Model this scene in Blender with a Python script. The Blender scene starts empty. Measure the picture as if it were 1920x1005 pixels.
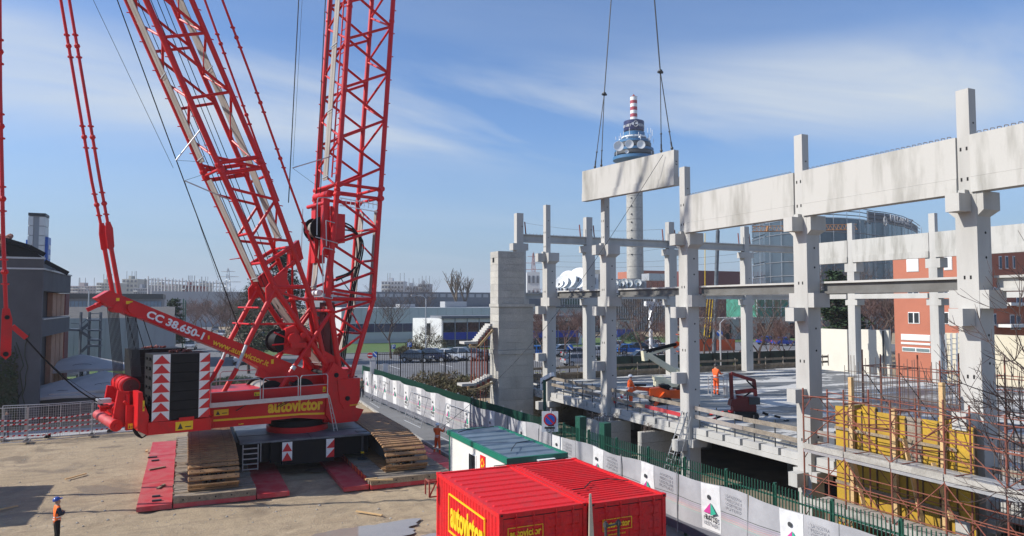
import bpy, bmesh, math, random
from mathutils import Vector, Matrix, noise
random.seed(7)
R = math.radians
scene = bpy.context.scene
COL = scene.collection
# ------------------------------------------------------------ camera
F = 1333.0; CX, CY, HY, VA = 960.0, 502.5, 570.0, 350.0
pitch = math.atan((HY-CY)/F); yaw = math.atan((CX-VA)/(F/math.cos(pitch))); HC = 9.3
FW = Vector((math.sin(yaw)*math.cos(pitch), math.cos(yaw)*math.cos(pitch), math.sin(pitch)))
RT = Vector((math.cos(yaw), -math.sin(yaw), 0)); UP = RT.cross(FW); CAM = Vector((0, 0, HC))
cd = bpy.data.cameras.new('camera'); co = bpy.data.objects.new('camera', cd); COL.objects.link(co)
cd.sensor_width = 36; cd.lens = F/1920*36; cd.clip_end = 6000; cd.clip_start = .1
co.location = CAM; co.rotation_euler = (math.pi/2+pitch, 0, -yaw)
scene.camera = co
scene.render.resolution_x, scene.render.resolution_y = 1024, 536
# ------------------------------------------------------------ sun and sky
SUN_AZ, SUN_EL = 107.0, 37.0          # heading the light travels to (clockwise from +Y), elevation
w = bpy.data.worlds.new("World"); scene.world = w; w.use_nodes = True
nt = w.node_tree; nt.nodes.clear(); N_ = nt.nodes.new; L_ = nt.links.new
out = N_('ShaderNodeOutputWorld'); bg = N_('ShaderNodeBackground'); sky = N_('ShaderNodeTexSky')
sky.sky_type = 'NISHITA'; sky.sun_disc = False; sky.sun_elevation = R(SUN_EL)
sky.sun_rotation = R(SUN_AZ+180); sky.altitude = 100; sky.air_density = 1.0; sky.dust_density = .6; sky.ozone_density = 2.2
tc = N_('ShaderNodeTexCoord'); sp = N_('ShaderNodeSeparateXYZ'); L_(tc.outputs['Generated'], sp.inputs[0])
ad = N_('ShaderNodeMath'); ad.operation = 'ADD'; ad.inputs[1].default_value = .12; L_(sp.outputs[2], ad.inputs[0])
dx = N_('ShaderNodeMath'); dx.operation = 'DIVIDE'; L_(sp.outputs[0], dx.inputs[0]); L_(ad.outputs[0], dx.inputs[1])
dy = N_('ShaderNodeMath'); dy.operation = 'DIVIDE'; L_(sp.outputs[1], dy.inputs[0]); L_(ad.outputs[0], dy.inputs[1])
cb = N_('ShaderNodeCombineXYZ'); L_(dx.outputs[0], cb.inputs[0]); L_(dy.outputs[0], cb.inputs[1])
mp = N_('ShaderNodeMapping'); mp.inputs['Rotation'].default_value = (0, 0, R(-75)); mp.inputs['Scale'].default_value = (.5, 1.3, 1); mp.inputs['Location'].default_value = (8.1, .75, 0)
L_(cb.outputs[0], mp.inputs[0])
n1 = N_('ShaderNodeTexNoise'); n1.inputs['Scale'].default_value = .8; n1.inputs['Detail'].default_value = 9; n1.inputs['Roughness'].default_value = .55; n1.inputs['Distortion'].default_value = .5
L_(mp.outputs[0], n1.inputs['Vector'])
r1 = N_('ShaderNodeValToRGB'); r1.color_ramp.elements[0].position = .44; r1.color_ramp.elements[1].position = .68
L_(n1.outputs[0], r1.inputs[0])
hz = N_('ShaderNodeMapRange'); hz.inputs[1].default_value = 0; hz.inputs[2].default_value = .24; hz.inputs[3].default_value = 1.0; hz.inputs[4].default_value = 0; L_(sp.outputs[2], hz.inputs[0])
hzp = N_('ShaderNodeMath'); hzp.operation = 'POWER'; hzp.inputs[1].default_value = 1.1; L_(hz.outputs[0], hzp.inputs[0])
hm = N_('ShaderNodeMixRGB'); hm.inputs[2].default_value = (3.1, 4.3, 5.6, 1); L_(hzp.outputs[0], hm.inputs[0])
tint = N_('ShaderNodeMixRGB'); tint.blend_type = 'MULTIPLY'; tint.inputs[0].default_value = 1; tint.inputs[2].default_value = (.98, 1.24, 1.58, 1)
L_(sky.outputs[0], tint.inputs[1]); L_(tint.outputs[0], hm.inputs[1])
mx = N_('ShaderNodeMixRGB'); mx.inputs[2].default_value = (6.3, 7.0, 7.8, 1)
cf = N_('ShaderNodeMath'); cf.operation = 'MULTIPLY'; cf.inputs[1].default_value = 1.0; L_(r1.outputs[0], cf.inputs[0])
bnd = N_('ShaderNodeMapRange'); bnd.interpolation_type = 'SMOOTHSTEP'; bnd.inputs[1].default_value = .17; bnd.inputs[2].default_value = .25; L_(sp.outputs[2], bnd.inputs[0])
bn2 = N_('ShaderNodeMapRange'); bn2.interpolation_type = 'SMOOTHSTEP'; bn2.inputs[1].default_value = .28; bn2.inputs[2].default_value = .35; bn2.inputs[3].default_value = 1; bn2.inputs[4].default_value = 0; L_(sp.outputs[2], bn2.inputs[0])
bm2 = N_('ShaderNodeMath'); bm2.operation = 'MULTIPLY'; L_(bnd.outputs[0], bm2.inputs[0]); L_(bn2.outputs[0], bm2.inputs[1])
bm3 = N_('ShaderNodeMath'); bm3.operation = 'MULTIPLY_ADD'; bm3.inputs[1].default_value = .86; bm3.inputs[2].default_value = .14; L_(bm2.outputs[0], bm3.inputs[0])
cf2 = N_('ShaderNodeMath'); cf2.operation = 'MULTIPLY'; L_(cf.outputs[0], cf2.inputs[0]); L_(bm3.outputs[0], cf2.inputs[1]); L_(cf2.outputs[0], mx.inputs[0]); L_(hm.outputs[0], mx.inputs[1]); L_(mx.outputs[0], bg.inputs[0])
bg.inputs[1].default_value = .09; L_(bg.outputs[0], out.inputs[0])
sd = bpy.data.lights.new('sun', 'SUN'); so = bpy.data.objects.new('sun', sd); COL.objects.link(so)
sd.energy = 5.0; sd.angle = R(.55); sd.color = (1, .95, .87)
LD = Vector((math.sin(R(SUN_AZ))*math.cos(R(SUN_EL)), math.cos(R(SUN_AZ))*math.cos(R(SUN_EL)), -math.sin(R(SUN_EL))))
so.rotation_euler = LD.to_track_quat('-Z', 'Y').to_euler(); so.location = (0, 0, 60)
scene.view_settings.view_transform = 'Standard'; scene.view_settings.look = 'None'
scene.view_settings.exposure = .2; scene.view_settings.gamma = 1; scene.view_settings.use_curve_mapping = False
# ------------------------------------------------------------ survey helpers (sight line from the camera cut with a plane of the place)
def ray(u, v): return FW + RT*((u-CX)/F) + UP*((CY-v)/F)
def PZ(u, v, z=0.0):
    d = ray(u, v); return CAM + d*((z-HC)/d.z)
def PX(u, v, x):
    d = ray(u, v); return CAM + d*(x/d.x)
def PY(u, v, y):
    d = ray(u, v); return CAM + d*(y/d.y)
def PD(u, v, dist):                      # at a forward distance
    return CAM + ray(u, v)*dist
# ------------------------------------------------------------ materials
def mat(name, col, rough=.6, metal=0.0, var=.18, sc=1.5, bump=.0, bsc=30, col2=None, streak=False, thr=(.35, .75), grain=.06, spec=.5, alpha=None, wet=None, coat=0):
    m = bpy.data.materials.new(name); m.use_nodes = True; t = m.node_tree; n = t.nodes; b = n['Principled BSDF']
    L = t.links.new
    g = n.new('ShaderNodeNewGeometry'); mpn = n.new('ShaderNodeMapping'); L(g.outputs['Position'], mpn.inputs[0])
    mpn.inputs['Scale'].default_value = (sc, sc, sc*(.18 if streak else 1))
    no = n.new('ShaderNodeTexNoise'); no.inputs['Scale'].default_value = 1; no.inputs['Detail'].default_value = 7; no.inputs['Roughness'].default_value = .6
    L(mpn.outputs[0], no.inputs['Vector'])
    rp = n.new('ShaderNodeMapRange'); rp.inputs[1].default_value = thr[0]; rp.inputs[2].default_value = thr[1]; L(no.outputs[0], rp.inputs[0])
    c2 = col2 or tuple(c*(1-var*1.6) for c in col)
    mxx = n.new('ShaderNodeMixRGB'); mxx.inputs[1].default_value = (*col, 1); mxx.inputs[2].default_value = (*c2, 1); L(rp.outputs[0], mxx.inputs[0])
    gr = n.new('ShaderNodeTexNoise'); gr.inputs['Scale'].default_value = bsc; gr.inputs['Detail'].default_value = 4; L(g.outputs['Position'], gr.inputs['Vector'])
    hs = n.new('ShaderNodeMapRange'); hs.inputs[1].default_value = .25; hs.inputs[2].default_value = .75; hs.inputs[3].default_value = 1-grain*2; hs.inputs[4].default_value = 1+grain*2; L(gr.outputs[0], hs.inputs[0])
    ml = n.new('ShaderNodeMixRGB'); ml.blend_type = 'MULTIPLY'; ml.inputs[0].default_value = 1; L(mxx.outputs[0], ml.inputs[1]); L(hs.outputs[0], ml.inputs[2])
    L(ml.outputs[0], b.inputs['Base Color'])
    b.inputs['Roughness'].default_value = rough; b.inputs['Metallic'].default_value = metal; b.inputs['Specular IOR Level'].default_value = spec
    if coat: b.inputs['Coat Weight'].default_value = coat; b.inputs['Coat Roughness'].default_value = .12
    if wet:
        r2 = n.new('ShaderNodeMapRange'); r2.inputs[1].default_value = thr[0]; r2.inputs[2].default_value = thr[1]; r2.inputs[3].default_value = wet[0]; r2.inputs[4].default_value = wet[1]
        L(no.outputs[0], r2.inputs[0]); L(r2.outputs[0], b.inputs['Roughness'])
    if bump:
        bm_ = n.new('ShaderNodeBump'); bm_.inputs['Strength'].default_value = bump; bm_.inputs['Distance'].default_value = .05
        L(gr.outputs[0], bm_.inputs['Height']); L(bm_.outputs[0], b.inputs['Normal'])
    if alpha is not None: b.inputs['Alpha'].default_value = alpha
    m['n'] = name
    return m
RED = mat('crane_red_paint', (.60, .008, .011), .45, col2=(.40, .018, .018), sc=1.3, thr=(.5, .8), grain=.06, coat=.12, spec=.35)
REDB = mat('box_red_paint', (.63, .012, .016), .55, col2=(.42, .035, .035), sc=1.7, thr=(.5, .8), grain=.08, bsc=12, spec=.35)
DRED = mat('dark_red_paint', (.13, .012, .014), .4, var=.1)
MATRED = mat('mat_red_paint', (.47, .03, .04), .6, var=.1, col2=(.46, .13, .12), sc=1.6, thr=(.4, .75), grain=.06)
BLACK = mat('black_steel', (.010, .010, .011), .6, var=.2, grain=.1, spec=.25)
DARK = mat('dark_grey_steel', (.05, .055, .06), .5, grain=.1)
RUBBER = mat('rubber', (.018, .018, .018), .8)
PLATE = mat('grey_blue_plate', (.14, .165, .19), .45, col2=(.05, .06, .07), sc=1.2, grain=.05)
GALV = mat('galvanised_steel', (.50, .51, .52), .42, .5, var=.1, sc=3)
WHITE = mat('white_paint', (.78, .78, .77), .5, var=.05)
OFFW = mat('offwhite_panel', (.72, .71, .67), .55, var=.06)
YEL = mat('yellow_lettering', (.85, .55, .01), .45, var=.03)
WLET = mat('white_lettering', (.82, .82, .82), .45, var=.02)
BLET = mat('black_lettering', (.03, .03, .03), .5, var=.02)
TIMB = mat('weathered_timber', (.32, .25, .17), .85, col2=(.14, .105, .075), sc=2.2, bump=.3, bsc=22, grain=.16)
TIMB2 = mat('grey_timber', (.30, .255, .20), .85, col2=(.17, .14, .11), sc=2.5, bump=.3, bsc=22, grain=.14)
BOARD = mat('walkway_board', (.36, .33, .30), .8, col2=(.24, .20, .17), sc=2, grain=.1, streak=True)
PINE = mat('new_timber', (.62, .42, .20), .75, col2=(.5, .32, .15), sc=3, grain=.1)
SHOE = mat('rusty_shoe_steel', (.36, .20, .085), .6, col2=(.17, .085, .04), sc=1.6, bump=.3, bsc=25, grain=.14)
LINK = mat('polished_link_steel', (.22, .21, .20), .4, .7, var=.5, sc=3)
CONC = mat('precast_concrete', (.48, .468, .44), .85, col2=(.36, .35, .325), sc=.8, bump=.06, bsc=40, grain=.03, streak=True, thr=(.42, .75))
CONCB = mat('beam_concrete', (.475, .462, .43), .85, col2=(.26, .25, .22), sc=1.5, bump=.06, bsc=45, grain=.025, streak=True, thr=(.46, .74))
CONCD = mat('cast_concrete', (.42, .405, .365), .88, col2=(.30, .29, .265), sc=1.0, bump=.25, bsc=14, grain=.08, thr=(.4, .7))
CONCF = mat('board_marked_concrete', (.50, .48, .43), .9, col2=(.33, .32, .29), sc=.7, bump=.25, bsc=14, grain=.08)
STEELR = mat('rust_primer_steel', (.30, .075, .05), .65, col2=(.17, .05, .035), sc=3, grain=.12)
SCAF = mat('scaffold_red_steel', (.25, .065, .04), .65, col2=(.15, .075, .05), sc=4, grain=.12)
REBAR = mat('rebar_steel', (.16, .12, .10), .7)
FORM = mat('yellow_formwork_face', (.50, .31, .02), .65, col2=(.30, .18, .03), sc=1.2, grain=.08)
GREEN = mat('fence_green', (.012, .085, .055), .5, var=.15)
BANN = mat('grey_banner_fabric', (.38, .38, .395), .6, col2=(.28, .28, .30), sc=.9, bump=.25, bsc=2.2, grain=.03)
BANW = mat('white_banner_fabric', (.68, .68, .68), .6, var=.12, bump=.1, bsc=4)
BAND = mat('dark_banner_fabric', (.13, .135, .16), .6, var=.1)
CGRN = mat('cabin_green_trim', (.01, .17, .11), .45, var=.1)
CROOF = mat('cabin_roof_sheet', (.17, .23, .29), .38, .2, col2=(.12, .17, .21), sc=2)
ORNG = mat('orange_work_wear', (.90, .13, .02), .7, var=.12, sc=5)
ORNP = mat('orange_machine_paint', (.75, .10, .01), .4, var=.1)
CREAM = mat('cream_machine_paint', (.80, .76, .55), .4, var=.1)
NAVY = mat('navy_cloth', (.02, .025, .045), .8, var=.1)
SKIN = mat('skin', (.45, .24, .16), .6, var=.05)
GLASS = mat('dark_glass', (.02, .028, .035), .08, var=.2, spec=.9)
CURT = mat('curtain_wall_glass', (.05, .075, .10), .1, .0, col2=(.03, .045, .065), sc=.05, spec=.9, grain=.01)
BLUEG = mat('blue_panel', (.02, .06, .42), .3)
TERRA = mat('terracotta_render', (.44, .155, .095), .85, var=.08, sc=.5)
TERRD = mat('dark_red_cladding', (.16, .035, .03), .7)
GWALL = mat('dark_grey_render', (.10, .103, .11), .85, col2=(.07, .073, .08), sc=.5, grain=.05)
LGREY = mat('light_grey_cladding', (.36, .37, .385), .6, var=.06, sc=.3)
MGREY = mat('mid_grey_cladding', (.16, .17, .19), .6, var=.1)
ROOFT = mat('terracotta_roof_tile', (.34, .12, .065), .85, col2=(.18, .07, .045), sc=5, grain=.1)
ASPH = mat('asphalt', (.16, .16, .165), .88, col2=(.12, .12, .122), sc=.25, bump=.15, bsc=30, grain=.08)
PAVE = mat('pavement_asphalt', (.17, .172, .175), .9, col2=(.13, .13, .13), sc=.6, bump=.2, bsc=30, grain=.08)
KERB = mat('kerb_stone', (.42, .40, .36), .9, var=.2, bump=.3, bsc=8)
GRASSM = mat('lawn', (.055, .13, .022), .95, col2=(.10, .12, .035), sc=.25, grain=.25, bsc=9)
WATER = mat('puddle_water', (.30, .27, .23), .05, var=.05, spec=.8)
BARK = mat('bare_bark', (.12, .085, .068), .9, var=.3, sc=4)
BARKL = mat('pale_bark', (.15, .12, .095), .9, var=.25, sc=4)
TWIG = mat('reddish_twigs', (.17, .10, .085), .9, var=.3, sc=.4)
LEAFD = mat('dark_conifer_needles', (.018, .038, .016), .9, col2=(.035, .06, .028), sc=.5, grain=.25)
LEAFM = mat('evergreen_leaves', (.03, .065, .02), .85, col2=(.02, .04, .014), sc=.8, grain=.25)
SHRUB = mat('dry_shrub', (.13, .09, .05), .9, col2=(.07, .085, .03), sc=.8, grain=.25)
CHEVW = WHITE; CHEVR = mat('chevron_red', (.60, .015, .02), .4, var=.05)
BLUES = mat('sign_blue', (.01, .10, .45), .4, var=.05)
UMB = mat('grey_parasol_cloth', (.46, .45, .43), .8, var=.12, sc=.6)
# dirt of the building site
def ground_mat():
    m = bpy.data.materials.new('compacted_dirt'); m.use_nodes = True; t = m.node_tree; n = t.nodes; b = n['Principled BSDF']; L = t.links.new
    g = n.new('ShaderNodeNewGeometry')
    def nz(s, d=8, ro=.6, dist=0, scl=None):
        x = n.new('ShaderNodeTexNoise'); x.inputs['Scale'].default_value = s; x.inputs['Detail'].default_value = d; x.inputs['Roughness'].default_value = ro; x.inputs['Distortion'].default_value = dist
        if scl:
            q = n.new('ShaderNodeMapping'); q.inputs['Scale'].default_value = scl; q.inputs['Rotation'].default_value = (0, 0, R(8)); L(g.outputs['Position'], q.inputs[0]); L(q.outputs[0], x.inputs['Vector'])
        else: L(g.outputs['Position'], x.inputs['Vector'])
        return x
    def mr(src, a, c, lo=0, hi=1):
        x = n.new('ShaderNodeMapRange'); x.inputs[1].default_value = a; x.inputs[2].default_value = c; x.inputs[3].default_value = lo; x.inputs[4].default_value = hi; L(src, x.inputs[0]); return x
    def mixc(f, a, c, bt='MIX'):
        x = n.new('ShaderNodeMixRGB'); x.blend_type = bt
        if isinstance(f, float): x.inputs[0].default_value = f
        else: L(f, x.inputs[0])
        for i, q in ((1, a), (2, c)):
            if isinstance(q, tuple): x.inputs[i].default_value = (*q, 1)
            else: L(q, x.inputs[i])
        return x.outputs[0]
    big = nz(.13, 6, .55, .6); med = nz(.7, 9, .65, .4); fine = nz(14, 6, .7); trk = nz(1.0, 5, .6, .3, (.25, 2.2, 1)); pat = nz(.32, 4, .5, .8)
    c = mixc(mr(med.outputs[0], .35, .7).outputs[0], (.44, .345, .225), (.32, .24, .15))
    c = mixc(mr(big.outputs[0], .45, .65).outputs[0], c, (.37, .285, .18))
    c = mixc(mr(pat.outputs[0], .56, .62, 0, .75).outputs[0], c, (.20, .15, .095))
    c = mixc(mr(trk.outputs[0], .52, .62, 0, .45).outputs[0], c, (.24, .185, .125))
    wv = n.new('ShaderNodeTexNoise'); wv.inputs['Scale'].default_value = 3.2; wv.inputs['Detail'].default_value = 8; wv.inputs['Roughness'].default_value = .7; L(g.outputs['Position'], wv.inputs['Vector'])
    c = mixc(mr(wv.outputs[0], .5, .62, 0, .45).outputs[0], c, (.25, .195, .135))
    c = mixc(1.0, c, mr(fine.outputs[0], .2, .8, .72, 1.28).outputs[0], 'MULTIPLY')
    L(c, b.inputs['Base Color'])
    L(mr(pat.outputs[0], .56, .64, .92, .55).outputs[0], b.inputs['Roughness'])
    h = n.new('ShaderNodeMath'); h.operation = 'ADD'; L(fine.outputs[0], h.inputs[0]); L(wv.outputs[0], h.inputs[1])
    bp = n.new('ShaderNodeBump'); bp.inputs['Strength'].default_value = .55; bp.inputs['Distance'].default_value = .12; L(h.outputs[0], bp.inputs['Height']); L(bp.outputs[0], b.inputs['Normal'])
    return m
DIRT = ground_mat()
def deck_mat():
    m = bpy.data.materials.new('wet_concrete_deck'); m.use_nodes = True; t = m.node_tree; n = t.nodes; b = n['Principled BSDF']; L = t.links.new
    g = n.new('ShaderNodeNewGeometry'); q = n.new('ShaderNodeMapping'); q.inputs['Scale'].default_value = (.22, .62, 1); q.inputs['Rotation'].default_value = (0, 0, R(-12)); L(g.outputs['Position'], q.inputs[0])
    x = n.new('ShaderNodeTexNoise'); x.inputs['Scale'].default_value = .9; x.inputs['Detail'].default_value = 6; x.inputs['Roughness'].default_value = .62; x.inputs['Distortion'].default_value = .4; L(q.outputs[0], x.inputs['Vector'])
    f = n.new('ShaderNodeMapRange'); f.inputs[1].default_value = .50; f.inputs[2].default_value = .54; L(x.outputs[0], f.inputs[0])
    c = n.new('ShaderNodeMixRGB'); c.inputs[1].default_value = (.13, .13, .125, 1); c.inputs[2].default_value = (.52, .51, .48, 1); b.inputs['Specular IOR Level'].default_value = .3; L(f.outputs[0], c.inputs[0]); L(c.outputs[0], b.inputs['Base Color'])  # pale patches paint the sky's reflection in standing water into the colour
    r = n.new('ShaderNodeMapRange'); r.inputs[3].default_value = .42; r.inputs[4].default_value = .6; L(f.outputs[0], r.inputs[0]); L(r.outputs[0], b.inputs['Roughness'])
    return m
DECK = deck_mat()
# ------------------------------------------------------------ mesh builder
class MB:
    def __init__(s, xf=None): s.v = []; s.f = []; s.m = []; s.s = []; s.xf = xf
    def add(s, vs, fs, mi=0, sm=False):
        k = len(s.v)
        for p in vs:
            p = Vector(p); s.v.append(s.xf @ p if s.xf else p)
        for f in fs: s.f.append(tuple(k+i for i in f)); s.m.append(mi); s.s.append(sm)
        return s
    def box(s, x0, x1, y0, y1, z0, z1, mi=0):
        return s.add([(x0,y0,z0),(x1,y0,z0),(x1,y1,z0),(x0,y1,z0),(x0,y0,z1),(x1,y0,z1),(x1,y1,z1),(x0,y1,z1)],
            [(0,3,2,1),(4,5,6,7),(0,1,5,4),(1,2,6,5),(2,3,7,6),(3,0,4,7)], mi)
    def cbox(s, c, d, mi=0): return s.box(c[0]-d[0]/2, c[0]+d[0]/2, c[1]-d[1]/2, c[1]+d[1]/2, c[2]-d[2]/2, c[2]+d[2]/2, mi)
    def beam(s, p0, p1, w_, h_, mi=0, up=(0,0,1)):
        p0 = Vector(p0); p1 = Vector(p1); d = (p1-p0).normalized(); u = Vector(up); r = d.cross(u)
        if r.length < 1e-4: r = d.cross(Vector((1,0,0)))
        r.normalize(); u = r.cross(d); r *= w_/2; u *= h_/2
        return s.add([p0-r-u, p0+r-u, p0+r+u, p0-r+u, p1-r-u, p1+r-u, p1+r+u, p1-r+u],
            [(0,1,2,3),(7,6,5,4),(0,4,5,1),(1,5,6,2),(2,6,7,3),(3,7,4,0)], mi)
    def tube(s, p0, p1, r, n=8, mi=0, r2=None, caps=True):
        p0 = Vector(p0); p1 = Vector(p1); d = p1-p0
        if d.length < 1e-6: return s
        d.normalize(); a = d.cross(Vector((0,0,1)))
        if a.length < .02: a = d.cross(Vector((1,0,0)))
        a.normalize(); b = d.cross(a); r2 = r if r2 is None else r2
        vs = [p0+(a*math.cos(2*math.pi*i/n)+b*math.sin(2*math.pi*i/n))*r for i in range(n)] + [p1+(a*math.cos(2*math.pi*i/n)+b*math.sin(2*math.pi*i/n))*r2 for i in range(n)]
        s.add(vs, [(i, (i+1) % n, n+(i+1) % n, n+i) for i in range(n)], mi, True)
        if caps: s.add(vs, [tuple(range(n-1, -1, -1)), tuple(range(n, 2*n))], mi)
        return s
    def path(s, pts, r, n=6, mi=0):
        for a, b in zip(pts, pts[1:]): s.tube(a, b, r, n, mi)
        return s
    def ext(s, pts, vec, mi=0):               # polygon pushed along a vector
        n = len(pts); v = Vector(vec); vs = [Vector(p) for p in pts]; vs += [p+v for p in vs]
        return s.add(vs, [tuple(range(n-1, -1, -1)), tuple(range(n, 2*n))]+[(i, (i+1) % n, n+(i+1) % n, n+i) for i in range(n)], mi)
    def quad(s, a, b, c, d, mi=0): return s.add([a, b, c, d], [(0,1,2,3)], mi)
    def lathe(s, prof, c=(0,0,0), n=16, mi=0, axis='Z', sm=True):
        vs = []
        for r, h in prof:
            for i in range(n):
                a = 2*math.pi*i/n; x, y = r*math.cos(a), r*math.sin(a)
                vs.append((c[0]+x, c[1]+y, c[2]+h) if axis == 'Z' else ((c[0]+x, c[1]+h, c[2]+y) if axis == 'Y' else (c[0]+h, c[1]+x, c[2]+y)))
        fs = [(j*n+i, j*n+(i+1) % n, (j+1)*n+(i+1) % n, (j+1)*n+i) for j in range(len(prof)-1) for i in range(n)]
        s.add(vs, fs, mi, sm); s.add(vs, [tuple(range(n-1, -1, -1)), tuple(range((len(prof)-1)*n, len(prof)*n))], mi)
        return s
    def ball(s, c, r, n=10, mi=0, sz=1.0):
        k = max(4, n//2); return s.lathe([(max(1e-3, r*math.sin(math.pi*j/k)), -r*sz*math.cos(math.pi*j/k)) for j in range(k+1)], c, n, mi)
    def mesh(s, name, mats, inv=None, fix=True):
        me = bpy.data.meshes.new(name)
        vs = [inv @ p for p in s.v] if inv else s.v
        me.from_pydata([tuple(p) for p in vs], [], s.f)
        for m in mats: me.materials.append(m)
        me.polygons.foreach_set('material_index', s.m); me.polygons.foreach_set('use_smooth', s.s)
        if fix:
            bm = bmesh.new(); bm.from_mesh(me)
            bmesh.ops.remove_doubles(bm, verts=bm.verts, dist=1e-5)
            bmesh.ops.recalc_face_normals(bm, faces=bm.faces); bm.to_mesh(me); bm.free()
        if any(s.s): me.set_sharp_from_angle(angle=R(38))
        return me
    def build(s, name, mats, parent=None, kind=None, label=None, fix=True):
        if not isinstance(mats, (list, tuple)): mats = [mats]
        inv = wm(parent).inverted() if parent else None
        if parent is None:                       # origin at the base of the thing
            xs = [p.x for p in s.v]; ys = [p.y for p in s.v]; zs = [p.z for p in s.v]
            org = Vector(((min(xs)+max(xs))/2, (min(ys)+max(ys))/2, min(zs))); inv = Matrix.Translation(-org)
        o = bpy.data.objects.new(name, s.mesh(name, mats, inv, fix)); COL.objects.link(o)
        if parent: o.parent = parent
        else: o.location = org
        if kind: o['kind'] = kind
        if label: o['label'] = label
        return o
def wm(o):
    m = Matrix.LocRotScale(o.location, o.rotation_euler, o.scale)
    return wm(o.parent) @ m if o.parent else m
def tag(o, label, cat, group=None, kind=None):
    if label: o['label'] = label
    if cat: o['category'] = cat
    if group: o['group'] = group
    if kind: o['kind'] = kind
    return o
def thing(name, label, cat, loc=(0,0,0), rz=0, group=None):
    o = bpy.data.objects.new(name, None); COL.objects.link(o); o.location = loc; o.rotation_euler = (0, 0, rz); o.empty_display_size = .3
    return tag(o, label, cat, group)
def inst(me, name, parent, loc, rot=(0,0,0), scale=(1,1,1)):       # a further piece sharing a mesh (loc in the parent's space)
    o = bpy.data.objects.new(name, me); COL.objects.link(o); o.parent = parent
    o.location = loc; o.rotation_euler = rot; o.scale = scale
    return o
def dup(root, loc, rz=0, label=None, group=None):
    def cp(o, par):
        c = o.copy(); COL.objects.link(c); c.parent = par
        for ch in kids.get(o.name, []): cp(ch, c)
        return c
    kids = {}
    for o in list(COL.objects):
        if o.parent: kids.setdefault(o.parent.name, []).append(o)
    r = cp(root, None); r.location = loc; r.rotation_euler = (0, 0, rz)
    if label: r['label'] = label
    if group: r['group'] = group
    return r
_cyl = {}
def rod(name, p0, p1, r, m, parent, n=10):                          # round bar as a part, one shared unit mesh per material
    key = (m.name, n)
    if key not in _cyl: _cyl[key] = MB().tube((0,0,0), (0,0,1), 1, n).mesh('unit_rod', [m])
    iv = wm(parent).inverted(); a = iv @ Vector(p0); b = iv @ Vector(p1); d = b-a
    o = bpy.data.objects.new(name, _cyl[key]); COL.objects.link(o); o.parent = parent
    o.location = a; o.rotation_euler = d.to_track_quat('Z', 'Y').to_euler(); o.scale = (r, r, d.length)
    return o
def text(body, size, m, origin, xdir, ydir, parent=None, name='lettering', ext=.01, bold=0.0, width=None, height=None, align='LEFT', shear=0):
    cu = bpy.data.curves.new(name, 'FONT'); cu.body = body; cu.size = size; cu.extrude = ext; cu.offset = bold; cu.align_x = align; cu.shear = shear; cu.resolution_u = 3
    to = bpy.data.objects.new('tmp', cu); COL.objects.link(to)
    me = bpy.data.meshes.new_from_object(to.evaluated_get(bpy.context.evaluated_depsgraph_get()))
    COL.objects.unlink(to); bpy.data.objects.remove(to)
    xs = [v.co.x for v in me.vertices]; ysv = [v.co.y for v in me.vertices]
    sx = width/(max(xs)-min(xs)) if width else 1; sy = height/(max(ysv)-min(ysv)) if height else (sx if width else 1)
    x0 = min(xs) if align == 'LEFT' else 0; y0 = min(ysv) if height else 0
    xd = Vector(xdir).normalized(); zd = xd.cross(Vector(ydir)).normalized(); yd = zd.cross(xd)
    iv = wm(parent).inverted() if parent else Matrix()
    O = Vector(origin)
    for v in me.vertices: v.co = iv @ (O + xd*((v.co.x-x0)*sx) + yd*((v.co.y-y0)*sy) + zd*v.co.z)
    me.materials.clear(); me.materials.append(m)
    o = bpy.data.objects.new(name, me); COL.objects.link(o)
    if parent: o.parent = parent
    return o
# ============================================================ THE SETTING
def sheet(name, pts, z, m, kind='structure', thick=.0):
    b = MB()
    if thick: b.ext([(p[0], p[1], z-thick) for p in pts], (0, 0, thick))
    else: b.add([(p[0], p[1], z) for p in pts], [tuple(range(len(pts)))])
    return b.build(name, m, kind=kind)
# ground: gently uneven near the camera, one sheet to the horizon
b = MB(); n = 60
RUT = [((-14, 30), 22.5), ((-14, 30), 24.6), ((22, 8), 27.0), ((22, 8), 29.2), ((-30, 70), 42.0), ((-30, 70), 44.1)]
def gz(x, y):
    h = .05*noise.noise(Vector((x*.35, y*.35, 0)))+.03*noise.noise(Vector((x*1.1, y*1.1, 3)))+.018*noise.noise(Vector((x*3.1, y*3.1, 7)))-.06
    for (cx, cy), r in RUT:
        d = math.hypot(x-cx, y-cy)-r+.25*noise.noise(Vector((x*.3, y*.3, 9)))
        if abs(d) < .7: h += (.03*math.exp(-((abs(d)-.38)/.14)**2)-.045*math.exp(-(d/.22)**2))*(.75+.5*noise.noise(Vector((x*1.3, y*1.3, 2))))
    return h
xs = [-3000, -400, -80]+[-30+i*.25 for i in range(181)]+[40, 400, 3000]; ys = [-200, 0]+[15+i*.25 for i in range(168)]+[57+i*.9 for i in range(28)]+[120, 400, 4000]
for y in ys:
    for x in xs: b.v.append(Vector((x, y, gz(x, y) if -31 < x < 14.4 and 14 < y < 84 else -.07)))
W = len(xs)
for j in range(len(ys)-1):
    for i in range(W-1): b.f.append((j*W+i, j*W+i+1, (j+1)*W+i+1, (j+1)*W+i)); b.m.append(0); b.s.append(True)
b.build('ground', DIRT, kind='structure', fix=False)
def blob(cx, cy, rx, ry, seed, n=48, amp=.35):
    rnd = []
    for i in range(n):
        a = 2*math.pi*i/n; k = 1+amp*noise.noise(Vector((math.cos(a)*1.6+seed, math.sin(a)*1.6, seed)))*2
        k += amp*.4*noise.noise(Vector((math.cos(a)*6+seed, math.sin(a)*6, seed)))
        rnd.append((cx+rx*k*math.cos(a), cy+ry*k*math.sin(a)))
    return rnd
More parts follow.
